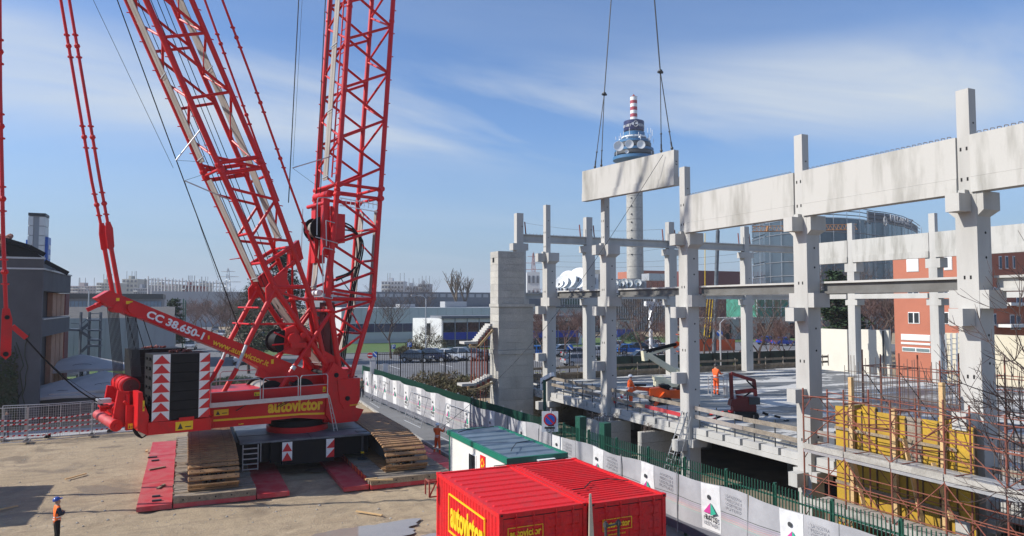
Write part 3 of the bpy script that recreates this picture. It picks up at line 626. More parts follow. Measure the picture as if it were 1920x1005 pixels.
# rear column row along +X
RX = [23.0, 29.2, 37.35, 45.7, 53.6]
for i, x in enumerate(RX):
    y = YF
    b = MB(); b.box(x, x+.8, y-.32, y+.32, 0, 13.95); b.box(x+.05, x+.62, y-.26, y+.26, 13.95, TOP); o = b.build('column', CONC, fr)
    q = MB(); q.box(x-.3, x+1.0, y-.34, y+.34, 13.45, 13.98); q.build('corbel', CONC, o); q = MB(); q.box(x-.25, x+1.05, y-.345, y+.33, 9.2, 9.7); q.build('corbel', CONC, o)
    q = MB()
    for z in (15.3, 11.6, 10.7, 5.1): q.tube((x+.5, y-.33 if z < 14 else y-.265, z), (x+.5, y-.2, z), .045, 8)
    q.build('cast_in_hole', BLACK, o)
for a, c in zip(RX, RX[1:]):
    ibeam((a+.6, YF, 14.1), (c+.05, YF, 14.1), fr, .62, .5, 'roof_beam'); ibeam((a+.8, YF, 9.72), (c, YF, 9.72), fr, .42, .45)
    for x in (a+.95, c-.35): q = MB(); q.tube((x, YF, 14.7), (x-.1, YF, 15.7), .05, 6); q.build('steel_prop', STEELR, fr)
q = MB(); x = 24
while x < 53: q.tube((x, YF, 14.72), (x, YF, 14.82), .015, 4); x += .3
q.build('rebar_loops', REBAR, fr, kind='stuff')
# far side row at x = 52.4
XR = 52.4
for y in (-.2, 7.3, 14.4, 21.6, 29.0, 36.4, 43.9):
    b = MB(); b.box(XR, XR+.7, y-.35, y+.35, 0, 12.88); b.box(XR, XR+.36, y-.25, y+.25, 12.88, TOP); o = b.build('column', CONC, fr)
    q = MB(); q.box(XR-.01, XR+.9, y-.6, y+.6, 12.1, 12.885); q.build('corbel', CONC, o); q = MB(); q.box(XR-.01, XR+.9, y-.6, y+.6, 9.2, 9.7); q.build('corbel', CONC, o)
ys_ = [-.2, 7.3, 14.4, 21.6, 29.0, 36.4, 43.9, YF]
for a, c in zip(ys_, ys_[1:]):
    b = MB(); b.box(XR-.05, XR+.35, a+.26, c-.27, 13.42, 14.85); o = b.build('edge_beam', CONCB, fr); q = MB(); q.box(XR-.12, XR+.4, a+.26, c-.27, 12.9, 13.415); q.build('beam_foot', CONCB, o)
    b = MB(); b.beam((XR+.1, a+.4, 9.95), (XR+.1, c-.4, 9.95), .5, .4); b.build('floor_beam', CONC, fr)
# inner columns under the deck and the deck itself
for x in (30.5, 38, 45.3):
    for y in (7.3, 14.8, 21.7, 29.3, 37, 44.7):
        b = MB(); b.box(x-.35, x+.35, y-.35, y+.35, 0, 2.5); b.build('basement_column', CONCD, fr)
b = MB(); b.box(24.0, 53.2, 2, 50.4, 2.95, 3.3)
b.build('deck_slab', DECK, fr)
b = MB(); b.box(23.72, 24.0, 2, 50.4, 2.56, 3.22); b.box(24.0, 53.2, 50.14, 50.4, 2.56, 2.949); b.build('deck_girder', CONCD, fr)
for a, c in zip([2]+GY[2:], GY[2:]+[50.0]):
    lo = a+(.36 if a > 2 else 0); hi = c-.36
    b = MB(); b.beam((23.45, lo, 2.71), (23.45, hi, 2.71), .5, .22); b.build('edge_girder', CONC, fr)
    k = max(3, int((hi-lo)/1.0))
    for i in range(k):
        q = MB(); y0_ = lo+(hi-lo)*i/k; q.box(23.22+random.uniform(-.03, .03), 23.712, y0_+.14, y0_+(hi-lo)/k-.02, 2.83, 3.12); q.build('hollow_slab_end', CONC, fr)
    # guard boards and posts
    for z, mm in ((3.62, TIMB2), (4.08, TIMB2)):
        k2 = 2
        for i in range(k2):
            ya = lo+(hi-lo)*i/k2+.02; yb = lo+(hi-lo)*(i+1)/k2-.02; q = MB(); dz = random.uniform(-.05, .05); q.beam((23.3, ya, z+dz), (23.3, yb, z+dz+random.uniform(-.05, .05)), .03, .2)
            q.build('guard_board', MATRED if (a == GY[2] or a == GY[4]) and z < 4 and i == 0 else random.choice([mm, TIMB2, BOARD]), fr)
    y = lo+.3
    while y < hi: q = MB(); q.box(23.325, 23.365, y-.02, y+.02, 2.84, 4.3); q.build('guard_post', DARK, fr); y += 1.25
for a, c in zip(RX, RX[1:]+[57]):
    for z in (3.7, 4.2):
        q = MB(); q.beam((a+.85, 50.5, z), (c-.05, 50.5, z), .03, .2, up=(0,0,1)); q.build('guard_board', TIMB, fr)
    for i in range(4): q = MB(); xx = a+1+(c-a-1)*i/3.2; q.box(xx, xx+.06, 50.42, 50.48, 3.3, 4.4); q.build('guard_post', TIMB2, fr)
b = MB(); b.box(23.6, 53, 50.6, 50.9, 2.6, 3.75); b.build('rear_kerb_wall', TIMB, fr)
# basement: floor slab and rear wall
sheet('basement_floor', [(20.5, 2), (53, 2), (53, 53), (20.5, 53)], .015, mat('basement_floor', (.26, .22, .17), .9, var=.3, sc=.5))
b = MB(); b.box(24, 53, 50.41, 50.58, .02, 2.9); b.box(53.22, 53.4, 2, 50.58, .02, 2.9); tag(b.build('basement_wall', CONCD), 'shaded concrete wall closing the space under the deck', 'wall')
# shear walls beside the street row
def wall_stub(x0, x1, y0, y1, z1, label, m=CONCF):
    t = thing('concrete_wall_stub', label, 'concrete wall', ((x0+x1)/2, (y0+y1)/2, 0))
    z = .02; k = 4; 
    for i in range(k):
        b = MB(); b.box(x0, x1, y0, y1, z+.0, z+(z1)/k-.012); b.build('pour_lift', m, t); z += z1/k
    q = MB(); 
    for i in range(26):
        x = random.uniform(x0+.05, x1-.05); y = random.uniform(y0+.05, y1-.05); q.path([(x, y, z1), (x+random.uniform(-.05, .05), y, z1+.3), (x+random.uniform(-.3, .3), y+random.uniform(-.3, .3), z1+random.uniform(.3, .5))], .012, 4)
    q.build('starter_bars', REBAR, t, kind='stuff')
p = PX(1127, 780, 22.2)
wall_stub(21.9, 23.9, 35.5, 35.9, 2.45, 'stained concrete wall stub with starter bars under the hanging beam side column')
wall_stub(21.95, 22.25, 35.95, 37.4, 2.45, 'pale short wall stub behind the green gate posts')
wall_stub(22.5, 24.6, 32.4, 32.75, 2.35, 'board marked wall stub left of the aluminium ladder')
# ============================================================ STAIR TOWER
CONCF2 = mat('darker_board_marked_concrete', (.445, .43, .395), .9, col2=(.32, .31, .28), sc=.9, bump=.25, bsc=14, grain=.08)
t = thing('stair_tower', 'free standing board marked concrete stair tower with stepped top', 'tower', (24, 49, 0))
a = PX(935, 570, 21.5); zt2 = PX(935, 572, 21.5).z
TX0 = 20.3
yl = PX(935, 700, TX0).y; ylf = PX(919, 700, TX0).y; xr = PY(1000, 700, yl).x
zs = PX(935, 570, TX0).z; zt_ = PX(935, 470, TX0).z; zm = PX(935, 665, TX0).z
def lifts(x0, x1, y0, y1, z0, z1, k, seamx=None):
    for i in range(k):
        a_ = z0+(z1-z0)*i/k; c_ = z0+(z1-z0)*(i+1)/k-.015; CM_ = random.choice([CONCF, CONCF, CONCF2])
        if seamx and i % 2 == 0:
            b = MB(); b.box(x0, seamx-.006, y0, y1, a_, c_); b.build('pour_lift', CM_, t); b = MB(); b.box(seamx+.006, x1, y0, y1, a_, c_); b.build('pour_lift', CM_, t)
        else: b = MB(); b.box(x0, x1, y0+random.uniform(0, .02), y1, a_, c_); b.build('pour_lift', CM_, t)
b = MB(); b.box(TX0+.04, xr-.04, yl+.04, ylf-.04, -.1, zs-.02); b.build('core', CONCD, t)
lifts(TX0, xr, yl, ylf, 0, zm, 7, (TX0+xr)/2); lifts(TX0, xr, yl, ylf, zm+.32, zs-.22, 6, (TX0+xr)/2)
b = MB(); b.box(TX0-.06, xr+.1, yl-.08, ylf+.05, zm, zm+.3); b.build('ledge', CONCF, t)
b = MB(); b.box(TX0-.06, xr+.1, yl-.1, ylf+.05, zs-.2, zs); b.build('ledge', CONCF, t)
xr2 = PY(983, 520, yl+.1).x
b = MB(); b.box(TX0+.02, xr2-.04, yl+.15, ylf-.04, zs-.02, zt_-.03); b.build('core', CONCD, t)
lifts(TX0-.0, xr2, yl+.1, ylf, zs+.01, zt_, 8)
b = MB(); b.box(TX0-.02, TX0+.1, ylf-.75, ylf-.45, zt_-.8, zt_-.45); b.build('opening', BLACK, t)
b = MB(); b.box(TX0-.1, xr+.5, yl-.3, ylf, -.05, .55); b.build('footing', CONCF, t)
# cantilever stair flights on the far side with props
def flight(u0, v0, u1, v1, nst, yy):
    A = PY(u0, v0, yy); B = PY(u1, v1, yy); b = MB()
    for i in range(nst):
        q = MB(); xa = A.x+(B.x-A.x)*i/nst; xb = A.x+(B.x-A.x)*(i+1)/nst; za = A.z+(B.z-A.z)*i/nst; q.box(min(xa, xb), max(xa, xb)+.05, yy-.5, yy+.5, za-.1, za+.08); q.build('stair_step', CONC, t)
        q = MB(); q.box(min(xa, xb), max(xa, xb)+.05, yy-.52, yy+.5, za-.34, za-.105); q.build('riser_form', STEELR if i % 2 else TIMB, t)
    q = MB(); q.box(A.x-.9, A.x, yy-.5, yy+.5, A.z-.12, A.z+.05); q.build('landing', CONC, t)
    q = MB(); q.beam(A+Vector((-.6, -.75, -.3)), A+Vector((.2, -.75, -.35)), .05, .12); q.beam(A+Vector((0, -.75, -.4)), B+Vector((0, -.75, -.5)), .05, .16); q.beam(A+Vector((0, .85, -.4)), B+Vector((0, .85, -.5)), .05, .16); q.build('soffit_form', PINE, t)
yy = (yl+ylf)/2
flight(888, 641, 917, 605, 9, yy); flight(884, 719, 917, 702, 7, yy)
t2 = None
i = 0
for (us, vtop, vb) in ((( 884, 889, 894, 899, 904, 909, 913), 640, 716), ((895, 901, 906, 911), 722, 780)):
    for u in us:
        vt = vtop-(u-884)*1.05*(1 if vtop < 700 else .4); P0 = PY(u, vt+5, yy-.5+(i % 3)*.5); z0 = max(.05, PY(u, vb-(u-884)*.5, yy).z) if vtop < 700 else .05
        q = thing('steel_prop', 'rusty adjustable steel prop under the upper stair flight' if vtop < 700 else 'rusty adjustable steel prop under the lower stair flight', 'prop', (P0.x, P0.y, z0), 0, 'steel props under the upper stair flight' if vtop < 700 else 'steel props under the lower stair flight')
        rod('outer_tube', (P0.x, P0.y, z0), (P0.x, P0.y, z0+(P0.z-z0)*.6), .05, STEELR, q, 8); rod('inner_tube', (P0.x, P0.y, z0+(P0.z-z0)*.6), (P0.x, P0.y, P0.z-.2), .034, STEELR, q, 8); i += 1
# ============================================================ LIFTED BEAM
HB0 = Vector((22.25, 37.9, 15.62)); HB1 = Vector((23.25, 30.1, 15.52)); d = (HB1-HB0)
d2 = Vector((d.x, d.y, 0)).normalized()
t = thing('lifted_beam', 'precast concrete beam hanging from the crane ropes above the frame', 'concrete beam', HB0)
b = MB(); b.beam(HB0+Vector((0, 0, 1.18)), HB1+Vector((0, 0, 1.18)), .34, 1.38); b.build('beam_web', CONCB, t)
b = MB(); b.beam(HB0+Vector((0, 0, .24)), HB1+Vector((0, 0, .24)), .42, .48); b.build('beam_foot', CONCB, t)
q = MB()
for k in range(34): p = HB0+(HB1-HB0)*((k+.5)/34)+Vector((0, 0, 1.88)); q.tube(p, p+Vector((0, 0, .05)), .012, 4)
q.build('rebar_loops', REBAR, t, kind='stuff')
q = MB(); P = HB1+d2*.003; sd_ = Vector((-d2.y, d2.x, 0)); 
for zz in (1.1, 1.25): q.beam(P+sd_*.05+Vector((0, 0, zz)), P+sd_*-.05+Vector((0, 0, zz+.03)), .02, .04)
q.build('lifting_eye', DARK, t)
def linept(k, dz=1.87): return HB0+(HB1-HB0)*k+Vector((0, 0, dz))
HK = Vector((22.75, 34.0, 45.0))
for (ks, u, v, lab) in (((.13, .21), 1133, 176, 'left'), ((.86, .965), 1238, 134, 'right')):
    m_ = linept((ks[0]+ks[1])/2); sh = PD(u, v, (m_-CAM).dot(FW))
    topv = PD(1146 if lab == 'left' else 1227, -2, (m_-CAM).dot(FW)+.0)
    s_ = thing('lifting_sling', 'two legged steel wire sling at the %s end of the lifted beam' % ('far left' if lab == 'left' else 'near right'), 'sling', sh)
    dirv = (topv-sh).normalized(); tp = sh+dirv*24
    rod('upper_rope', sh, tp, .035, DARK, s_, 6)
    q = MB(); q.ball(sh, .13, 8); q.beam(sh+Vector((-.16, 0, -.04)), sh+Vector((.16, 0, -.04)), .1, .1); q.build('shackle', DARK, s_)
    for kk in ks:
        e = linept(kk); rod('sling_leg', e+Vector((0, 0, .02)), sh, .026, DARK, s_, 6)
        q = MB(); dd = (sh-e).normalized(); q.tube(e, e+dd*.5, .045, 8); q.tube(e+dd*.5, e+dd*1.1, .032, 6); q.ball(e+dd*.15, .085, 8); q.ball(e+dd*1.05, .06, 8); q.build('swivel', DARK, s_)
# ============================================================ SCAFFOLD, FORMWORK
TOEB = mat('scaffold_toe_board', (.44, .42, .38), .8, col2=(.26, .24, .21), sc=1.5, grain=.1)
sc_ = thing('red_scaffold', 'rusty red frame scaffold wrapped round the yellow formwork at lower right', 'scaffold', (21.2, 13, 0))
XS0, XS1 = 20.35, 21.55
YS = [19.2, 17.45, 15.7, 13.95, 12.2, 10.45, 8.7]
def scaf_row(xa, xb, ys_, zt, levels, lab=''):
    for i, y in enumerate(ys_):
        for x in (xa, xb): rod('standard', (x, y, .05), (x, y, zt+random.uniform(-.1, .35)), .03, SCAF, sc_, 8)
        for z in levels: rod('transom', (xa, y, z), (xb, y, z), .024, SCAF, sc_, 6); rod('knee_brace', (xa, y, z-.45), (xa+.4, y, z-.02), .016, SCAF, sc_, 6); rod('knee_brace', (xb, y, z-.45), (xb-.4, y, z-.02), .016, SCAF, sc_, 6)
    for i, (a, c) in enumerate(zip(ys_, ys_[1:])):
        for z in levels:
            for dz in (.55, 1.05):
                if z+dz < zt: rod('guard_rail', (xa-.03, a, z+dz), (xa-.03, c, z+dz), .018, SCAF, sc_, 6)
            if z+1.0 < zt: rod('guard_rail', (xb+.03, a, z+.9), (xb+.03, c, z+.9), .016, SCAF, sc_, 6)
        for za, zb in zip([.2]+list(levels), list(levels)+[zt]):
            if i % 2 == 0: rod('diagonal_brace', (xa-.05, a, za+.1), (xa-.05, c, zb-.15), .018, SCAF, sc_, 6)
            else: rod('diagonal_brace', (xa-.05, c, za+.1), (xa-.05, a, zb-.15), .018, SCAF, sc_, 6)
            rod('diagonal_brace', (xb, c, za+.1), (xb, a, zb-.15), .015, SCAF, sc_, 6)
scaf_row(XS0, XS1, YS, 6.2, (2.15, 4.2, 5.9))
for lev, zz in ((0, 2.2), (1, 4.12)):
    for a, c in zip(YS, YS[1:]):
        for k in range(3):
            q = MB(); x = XS0+.08+k*.37; q.box(x, x+.33, c+.02, a-.02, zz, zz+.06+.01*k); q.build('deck_plank', [BOARD, GALV, GALV][k % 3] if lev else BOARD, sc_)
        q = MB(); q.box(XS0-.07, XS0-.045, c+.02, a-.02, zz, zz+.2); q.build('toe_board', TOEB, sc_)
        q = MB(); q.box(XS0-.04, XS0+.07, c+.02, a-.02, zz-.12, zz-.01); q.build('deck_ledger', GALV, sc_)
for (y, z) in ((17.45, 4.25), (15.7, 4.25), (19.0, 4.25)): rod('clamp', (XS0-.04, y-.06, z), (XS0-.04, y-.06, z+.3), .02, DARK, sc_, 6)
for k in range(26):                      # extra tubes tied on at odd angles
    y = 19-k*.38; z = random.choice((.9, 1.5, 2.8, 3.3, 4.7, 5.2)); rod('tie_tube', (XS0-.1+random.random()*.5, y, z), (XS1+random.random()*1.1, y-random.uniform(-.5, 1.2), z+random.uniform(-.5, .6)), .02, SCAF, sc_, 6)
for (z, dx) in ((1.3, .5), (2.9, .6), (3.5, .2), (5.1, .7), (5.5, .35)): rod('guard_rail', (XS0+dx, YS[0], z), (XS0+dx, YS[-1], z+.05), .018, SCAF, sc_, 6)
# rear scaffold behind the formwork, taller
YB = [21.3, 19.6, 17.9, 16.2, 14.5, 12.8]
for i, y in enumerate(YB):
    for x in (26.0, 27.1):
        zt = PX(1500, 680, 26).z+.3
        rod('standard', (x, y, 3.3), (x, y, 7.2+random.uniform(-.1, .2)), .03, SCAF, sc_, 8)
    rod('transom', (26.0, y, 6.7), (27.1, y, 6.7), .024, SCAF, sc_, 6); rod('transom', (26.0, y, 5.0), (27.1, y, 5.0), .024, SCAF, sc_, 6)
for a, c in zip(YB, YB[1:]):
    for x in (26.0, 27.1):
        for z in (5.4, 6.7, 6.3): rod('guard_rail', (x, a, z), (x, c, z), .018, SCAF, sc_, 6)
    rod('diagonal_brace', (26.0, a, 6.6), (26.0, c, 4.6), .02, BLACK, sc_, 6)
    q = MB(); q.box(26.1, 27.0, c, a, 4.62, 4.68); q.build('deck_plank', BOARD, sc_)
# formwork panels
RIBM = mat('dark_formwork_rib', (.13, .085, .04), .8, var=.3, sc=3)
fw_ = thing('yellow_formwork', 'tall yellow panel formwork with timber walers inside the red scaffold', 'formwork', (23, 17, 0))
XF = 22.45
yA = PX(1567, 800, XF).y; yB2 = PX(1700, 800, XF).y; yC = PX(1795, 800, XF).y
k = 0; y = yA
while y > yC:
    st = .58; ztop = 5.45 if k % 5 != 2 else 5.6
    for (z0, z1) in ((.3, 1.7), (1.72, 3.4), (3.42, ztop)):
        q = MB(); q.box(XF+(.02*(k % 2)), XF+.12, y-st+.015, y, z0, z1); q.build('form_panel', FORM if not (k == 5 and z0 > 3) else TIMB2, fw_)
    q = MB(); q.box(XF-.03, XF+.1, y-st-.02, y-st+.02, .3, ztop-.05); q.build('panel_rib', RIBM, fw_)
    if k % 3 == 1: q = MB(); q.box(XF-.17, XF-.03, y-.3, y-.16, .2, ztop+.25+.9*(k % 2)); q.build('timber_soldier', PINE, fw_)
    y -= st; k += 1
for z in (1.2, 2.6, 4.6): q = MB(); q.box(XF-.07, XF-.028, yC, yA, z, z+.1); q.build('waler', TIMB, fw_)
q = MB(); q.box(XF+.1, XF+1.6, yA+.0, yA+.08, .3, 5.4); q.build('form_panel', FORM, fw_)
for (ya, za, yb, zb) in ((yA-1.2, 3.6, yA-2.0, 1.2), (yA-3.2, 4.8, yA-4.3, .4), (yA-4.2, 4.2, yA-4.9, 2.6)): q = MB(); q.beam((XF-.5, ya, za), (XF-.7, yb, zb), .14, .06); q.build('raking_plank', PINE, fw_)
rb = MB(); 
for i in range(70):
    y = yA+1.2-i*.115; x = 24.4+.25*(i % 2); rb.tube((x, y, 3.3), (x+random.uniform(-.03, .03), y+random.uniform(-.03, .03), 7.0+random.uniform(-.25, .3)), .014, 4)
for i in range(7): rb.tube((24.4, yA+1.2, 4.2+i*.4), (24.4, yA-6.8, 4.2+i*.4), .011, 4)
for i in range(60): y = 13.8-i*.11; rb.tube((22.4, y, 2.2), (22.4+random.uniform(-.04, .04), y, 5.0+random.uniform(-.2, .5)), .013, 4)
for i in range(40): y = 17.0-i*.1; rb.tube((21.9, y, .1), (21.9+random.uniform(-.04, .04), y, 1.9+random.uniform(-.2, .2)), .013, 4)
tag(rb.build('rebar_cage', REBAR), 'thin steel reinforcement bars standing up behind and beside the formwork', 'rebar', kind='stuff')
for i, (y0_, y1_, x_) in enumerate(((13.1, 11.5, 22.9), (11.2, 9.5, 23.6))):
    q = MB(); q.box(x_, x_+.35, y1_, y0_, .1, 4.2); tag(q.build('new_wall', CONC), ['freshly stripped grey wall right of the yellow formwork', 'grey wall block at the right edge behind bare branches'][i], 'wall')
    for k in range(3): q = MB(); q.box(x_-.14, x_-.02, y1_+.2+k*.3, y1_+.32+k*.3, .1, 4.0); tag(q.build('timber_post', PINE), 'pale timber soldier upright against the grey wall %s' % ('right of the formwork' if i == 0 else 'at the right edge'), 'timber', 'timber uprights at the new walls %d' % 0 if 0 else ('timber uprights on the wall right of the formwork' if i == 0 else 'timber uprights on the wall at the right edge'))
# light panels behind, lit like the street faces
CRP = mat('cream_panel', (.66, .63, .55), .8, var=.05, sc=.6)
for i, (u0, u1, v) in enumerate(((1538, 1588, 617), (1600, 1654, 618), (1657, 1666, 618))):
    A = PX(u0, v, 60); B = PX(u1, v, 60); q = MB(); q.box(60, 60.3, B.y, A.y, 0, (A.z+B.z)/2); tag(q.build('precast_wall_panel', CRP), ['cream precast wall panel left of the rear column', 'cream precast wall panel right of the rear column', 'narrow cream wall panel with dark pipe at its edge'][i], 'wall panel')
q = MB(); A = PX(1655.5, 620, 59.8); q.tube((59.8, A.y, 0), (59.8, A.y, A.z), .09, 8); tag(q.build('drain_pipe', DARK), 'dark vertical pipe at the edge of the cream wall panels', 'pipe')
q = MB(); A = PX(1772, 624, 69.5); q.box(69.5, 69.9, 22, A.y, 0, A.z); tag(q.build('site_wall', mat('cream_wall', (.62, .57, .44), .85, var=.06, sc=.5)), 'cream rendered wall below the terracotta building at right', 'wall')
# ladders
def ladder(p0, p1, w_, label, wd):
    t = thing('ladder', label, 'ladder', p0); p0 = Vector(p0); p1 = Vector(p1); s = Vector(wd).normalized()*w_/2
    for sg in (-1, 1): rod('stile', p0+s*sg, p1+s*sg, .028, GALV, t, 6)
    n = int((p1-p0).length/.3)
    for i in range(1, n): p = p0+(p1-p0)*i/n; rod('rung', p-s, p+s, .018, GALV, t, 6)
    return t
ladder((22.0, 29.9, 0.3), (22.9, 29.2, 3.9), .4, 'aluminium ladder leaning on the deck edge beside the third column', (0, 1, 0))
ladder((22.25, 29.5, 0.3), (22.95, 28.95, 3.7), .36, 'second aluminium ladder leaning just behind the first on the deck edge', (0, 1, 0))
for i in range(4): 
    p = PY(1770+i*9, 702, 26.0+i*.4); ladder((p.x, p.y, 3.35), (p.x+.4+.1*i, p.y+.3, 7.6), .4, ['aluminium ladder leaning by the nearest column, leftmost of four', 'aluminium ladder leaning by the nearest column, second of four', 'aluminium ladder leaning by the nearest column, third of four', 'aluminium ladder leaning by the nearest column, rightmost of four'][i], (1, 0, 0))
# ============================================================ CRAWLER CRANE (local frame: x = s along the superstructure, y = -t, z up)
cr = thing('crawler_crane', 'huge red lattice boom crawler crane standing on timber and red mats', 'crane', (6.1, 43.8, 0), R(90-75.7))
CM = wm(cr)
def c(s, t, z): return CM @ Vector((s, -t, z))
def CB(): return MB(CM)                   # local builder: coordinates (s, -t, z)
# ---- undercarriage (square to the mats)
zt0 = .47; Rr = .74; TY0, TY1 = 37.6, 50.2; TZ = zt0+Rr+.02
shoe = MB(); L2 = 1.12
shoe.add([(-L2, -.125, 0), (L2, -.125, 0), (L2+.02, -.02, 0), (L2+.02, .08, 0), (L2, .125, 0), (-L2, .125, 0), (-L2-.02, .08, 0), (-L2-.02, -.02, 0),
          (-L2+.03, -.105, .085), (L2-.03, -.105, .085), (L2-.01, -.02, .085), (L2-.01, .07, .085), (L2-.03, .105, .085), (-L2+.03, .105, .085), (-L2+.01, .07, .085), (-L2+.01, -.02, .085)],
         [tuple(range(7, -1, -1)), tuple(range(8, 16))]+[(i, (i+1) % 8, 8+(i+1) % 8, 8+i) for i in range(8)])
for sx in (-1, 1):
    for xx in (.97, .6): shoe.tube((sx*xx, .02*(1 if xx > .6 else -2), .08), (sx*xx, .02*(1 if xx > .6 else -2), .092), .028, 6, 1)
me_s = shoe.mesh('track_shoe', [SHOE, BLACK])
for xc in (1.36, 10.8):
    bd = MB(); bd.box(xc-.55, xc+.55, TY0+1.5, TY1-1.5, zt0+.22, TZ+Rr-.3); fro = bd.build('track_frame', DARK, cr)
    q = MB()
    for y in (TY0+.25, TY1-.25): q.lathe([(Rr-.34, -.42), (Rr-.34, .42)], (xc, y, TZ-.12), 20, axis='X'); q.lathe([(.2, -.62), (.2, .62)], (xc, y, TZ), 12, axis='X')
    q.build('idler_wheel', BLACK, fro)
    q = MB(); y = TY0+.9
    while y < TY1-.6: q.lathe([(.24, -.4), (.24, .4)], (xc, y, zt0+.33), 10, axis='X'); y += .72
    q.build('track_rollers', BLACK, fro)
    ch = MB(); iv = wm(cr).inverted()
    ctl = [(TY0+2.9, TZ+Rr), (TY0+1.5, TZ+Rr-.16), (TY0+.3, TZ+.42), (TY0-.35, TZ+.08), (TY0-.62, TZ-.3), (TY0-.35, TZ-Rr+.06), (TY0+.2, TZ-Rr)]
    half = []
    for i in range(len(ctl)-1):
        p0 = Vector(ctl[max(0, i-1)]); p1 = Vector(ctl[i]); p2 = Vector(ctl[i+1]); p3 = Vector(ctl[min(len(ctl)-1, i+2)])
        for k in range(12): u = k/12; half.append(.5*((2*p1)+(p2-p0)*u+(2*p0-5*p1+4*p2-p3)*u*u+(3*p1-p0-3*p2+p3)*u**3))
    half.append(Vector(ctl[-1])); mid2 = TY0+TY1
    loop_ = half+[Vector((mid2-p.x, p.y)) for p in reversed(half)]+[half[0]]
    cum = [0]
    for p, q_ in zip(loop_, loop_[1:]): cum.append(cum[-1]+(q_-p).length)
    n = 82; st = cum[-1]/n; j = 0
    for i in range(n):
        s_ = (i+.5)*st
        while cum[j+1] < s_: j += 1
        f_ = (s_-cum[j])/max(1e-6, cum[j+1]-cum[j]); pp = loop_[j].lerp(loop_[j+1], f_); dd = (loop_[j+1]-loop_[j]).normalized()
        p = Vector((xc, pp.x, pp.y)); al = Vector((0, -dd.x, -dd.y)); up = Vector((0, dd.y, -dd.x))
        m_ = Matrix(((1, 0, 0, p.x), (0, al.y, up.y, p.y), (0, al.z, up.z, p.z), (0, 0, 0, 1)))
        o = bpy.data.objects.new('track_shoe', me_s); COL.objects.link(o); o.parent = cr; m2 = iv @ m_
        o.location = m2.translation; o.rotation_euler = m2.to_euler(); o.scale = (1, st/.255*.66, .8)
        for dx in (-.42, -.2, .2, .42): pc = p-up*.13; ch.beam(pc+Vector((dx, 0, 0))-al*.13, pc+Vector((dx, 0, 0))+al*.13, .1, .13, 0, up)
    ch.build('track_chain', LINK, cr, kind='stuff')
b = MB(); b.box(2.72, 9.85, 40.52, 48.3, 1.86, 1.97); b.build('deck_plate', PLATE, cr)
b = MB(); b.box(6.35, 6.39, 40.515, 48.3, 1.973, 1.99); b.box(2.75, 9.8, 42.4, 42.44, 1.972, 1.985); b.box(9.0, 9.6, 41, 41.5, 1.973, 2.0); b.build('deck_seams', DARK, cr)
b = MB(); b.box(2.4, 9.7, 41.2, 47.6, .75, 1.85); b.box(4.3, 8.2, 40.9, 48, .7, 1.855); b.build('carbody', BLACK, cr)
b = MB(); b.box(4.85, 7.62, 40.42, 40.9, .62, 1.84); cwb = b.build('carbody_weight', BLACK, cr)
def chevron(mb, O, X, w_, z0, h, n_, off, mi0=0, half=None):   # white board with red triangles
    X = Vector(X).normalized(); nrm = X.cross(Vector((0, 0, 1))); O = Vector(O)
    for k in range(n_):
        a = O+Vector((0, 0, z0+k*h)); e = nrm*off
        if half is None: mb.add([a+e*2, a+X*w_+e*2, a+X*w_/2+Vector((0, 0, h*.92))+e*2], [(0,1,2)], 1)
        else: mb.add([a+e*2, a+X*w_+e*2, a+X*w_+Vector((0, 0, h*.94))+e*2], [(0,1,2)], 1)
    a = O+Vector((0, 0, z0)); e = nrm*off; mb.add([a+e, a+X*w_+e, a+X*w_+Vector((0, 0, h*n_))+e, a+Vector((0, 0, h*n_))+e], [(0,1,2,3)], 0)
for xa, hf in ((4.85, None), (7.18, 1)):
    q = MB(); chevron(q, (xa, 40.42, 0), (1, 0, 0), .52 if hf is None else .44, .84, .5, 2, .006, half=hf); q.build('warning_board', [CHEVW, CHEVR], cwb, fix=False)
ld = MB(); 
for x in (2.86, 3.62): ld.tube((x, 40.42, .5), (x, 40.42, 1.84), .03, 6)
for i in range(5): ld.box(2.86, 3.62, 40.36, 40.5, .55+i*.27, .59+i*.27)
ld.tube((3.75, 40.35, .9), (3.75, 40.35, 1.9), .02, 6); ld.build('access_ladder', GALV, cr)
q = MB(); q.tube((9.3, 40.9, .9), (9.3, 40.9, 1.85), .06, 8); q.box(9.22, 9.38, 40.82, 40.98, .8, .9, 1); q.lathe([(.28, 0), (.28, .05)], (9.3, 40.9, .47), 12); q.tube((9.3, 40.9, .5), (9.3, 40.9, .9), .03, 8); q.build('support_jack', [DARK, YEL], cr)
q = MB(); q.lathe([(1.75, 1.97), (1.75, 2.28)], (6.1, 43.8, 0), 40); q.build('ring_base', RED, cr)
q = MB(); q.lathe([(1.62, 2.28), (1.62, 2.62)], (6.1, 43.8, 0), 40); q.build('slewing_ring', BLACK, cr)
# ---- superstructure
T1 = 1.8
b = CB(); b.ext([(-5.5, -T1+.02, 2.8), (-2.25, -T1+.02, 2.72), (-2.2, -T1+.02, 3.1), (1.0, -T1+.02, 2.62), (1.35, -T1+.02, 2.7), (1.35, -T1+.02, 4.62), (-5.5, -T1+.02, 4.62)], (0, 2*T1-.04, 0)); sup = b.build('main_frame', RED, cr)
b = CB(); b.box(-5.45, 1.05, -T1-.02, -T1+.02, 2.9, 4.06); b.build('side_panel', RED, cr)
b = CB(); b.beam((-5.4, -T1-.024, 3.2), (-.6, -T1-.024, 3.08), .012, .1); b.beam((-.6, -T1-.024, 3.08), (.85, -T1-.024, 2.98), .012, .1); b.build('yellow_stripe', YEL, cr)
text('autovictor', 1, YEL, c(-2.45, T1+.026, 3.30), CM.to_3x3() @ Vector((1, 0, -.03)), (0, 0, 1), cr, bold=.04, width=3.2, height=.66, ext=.008)
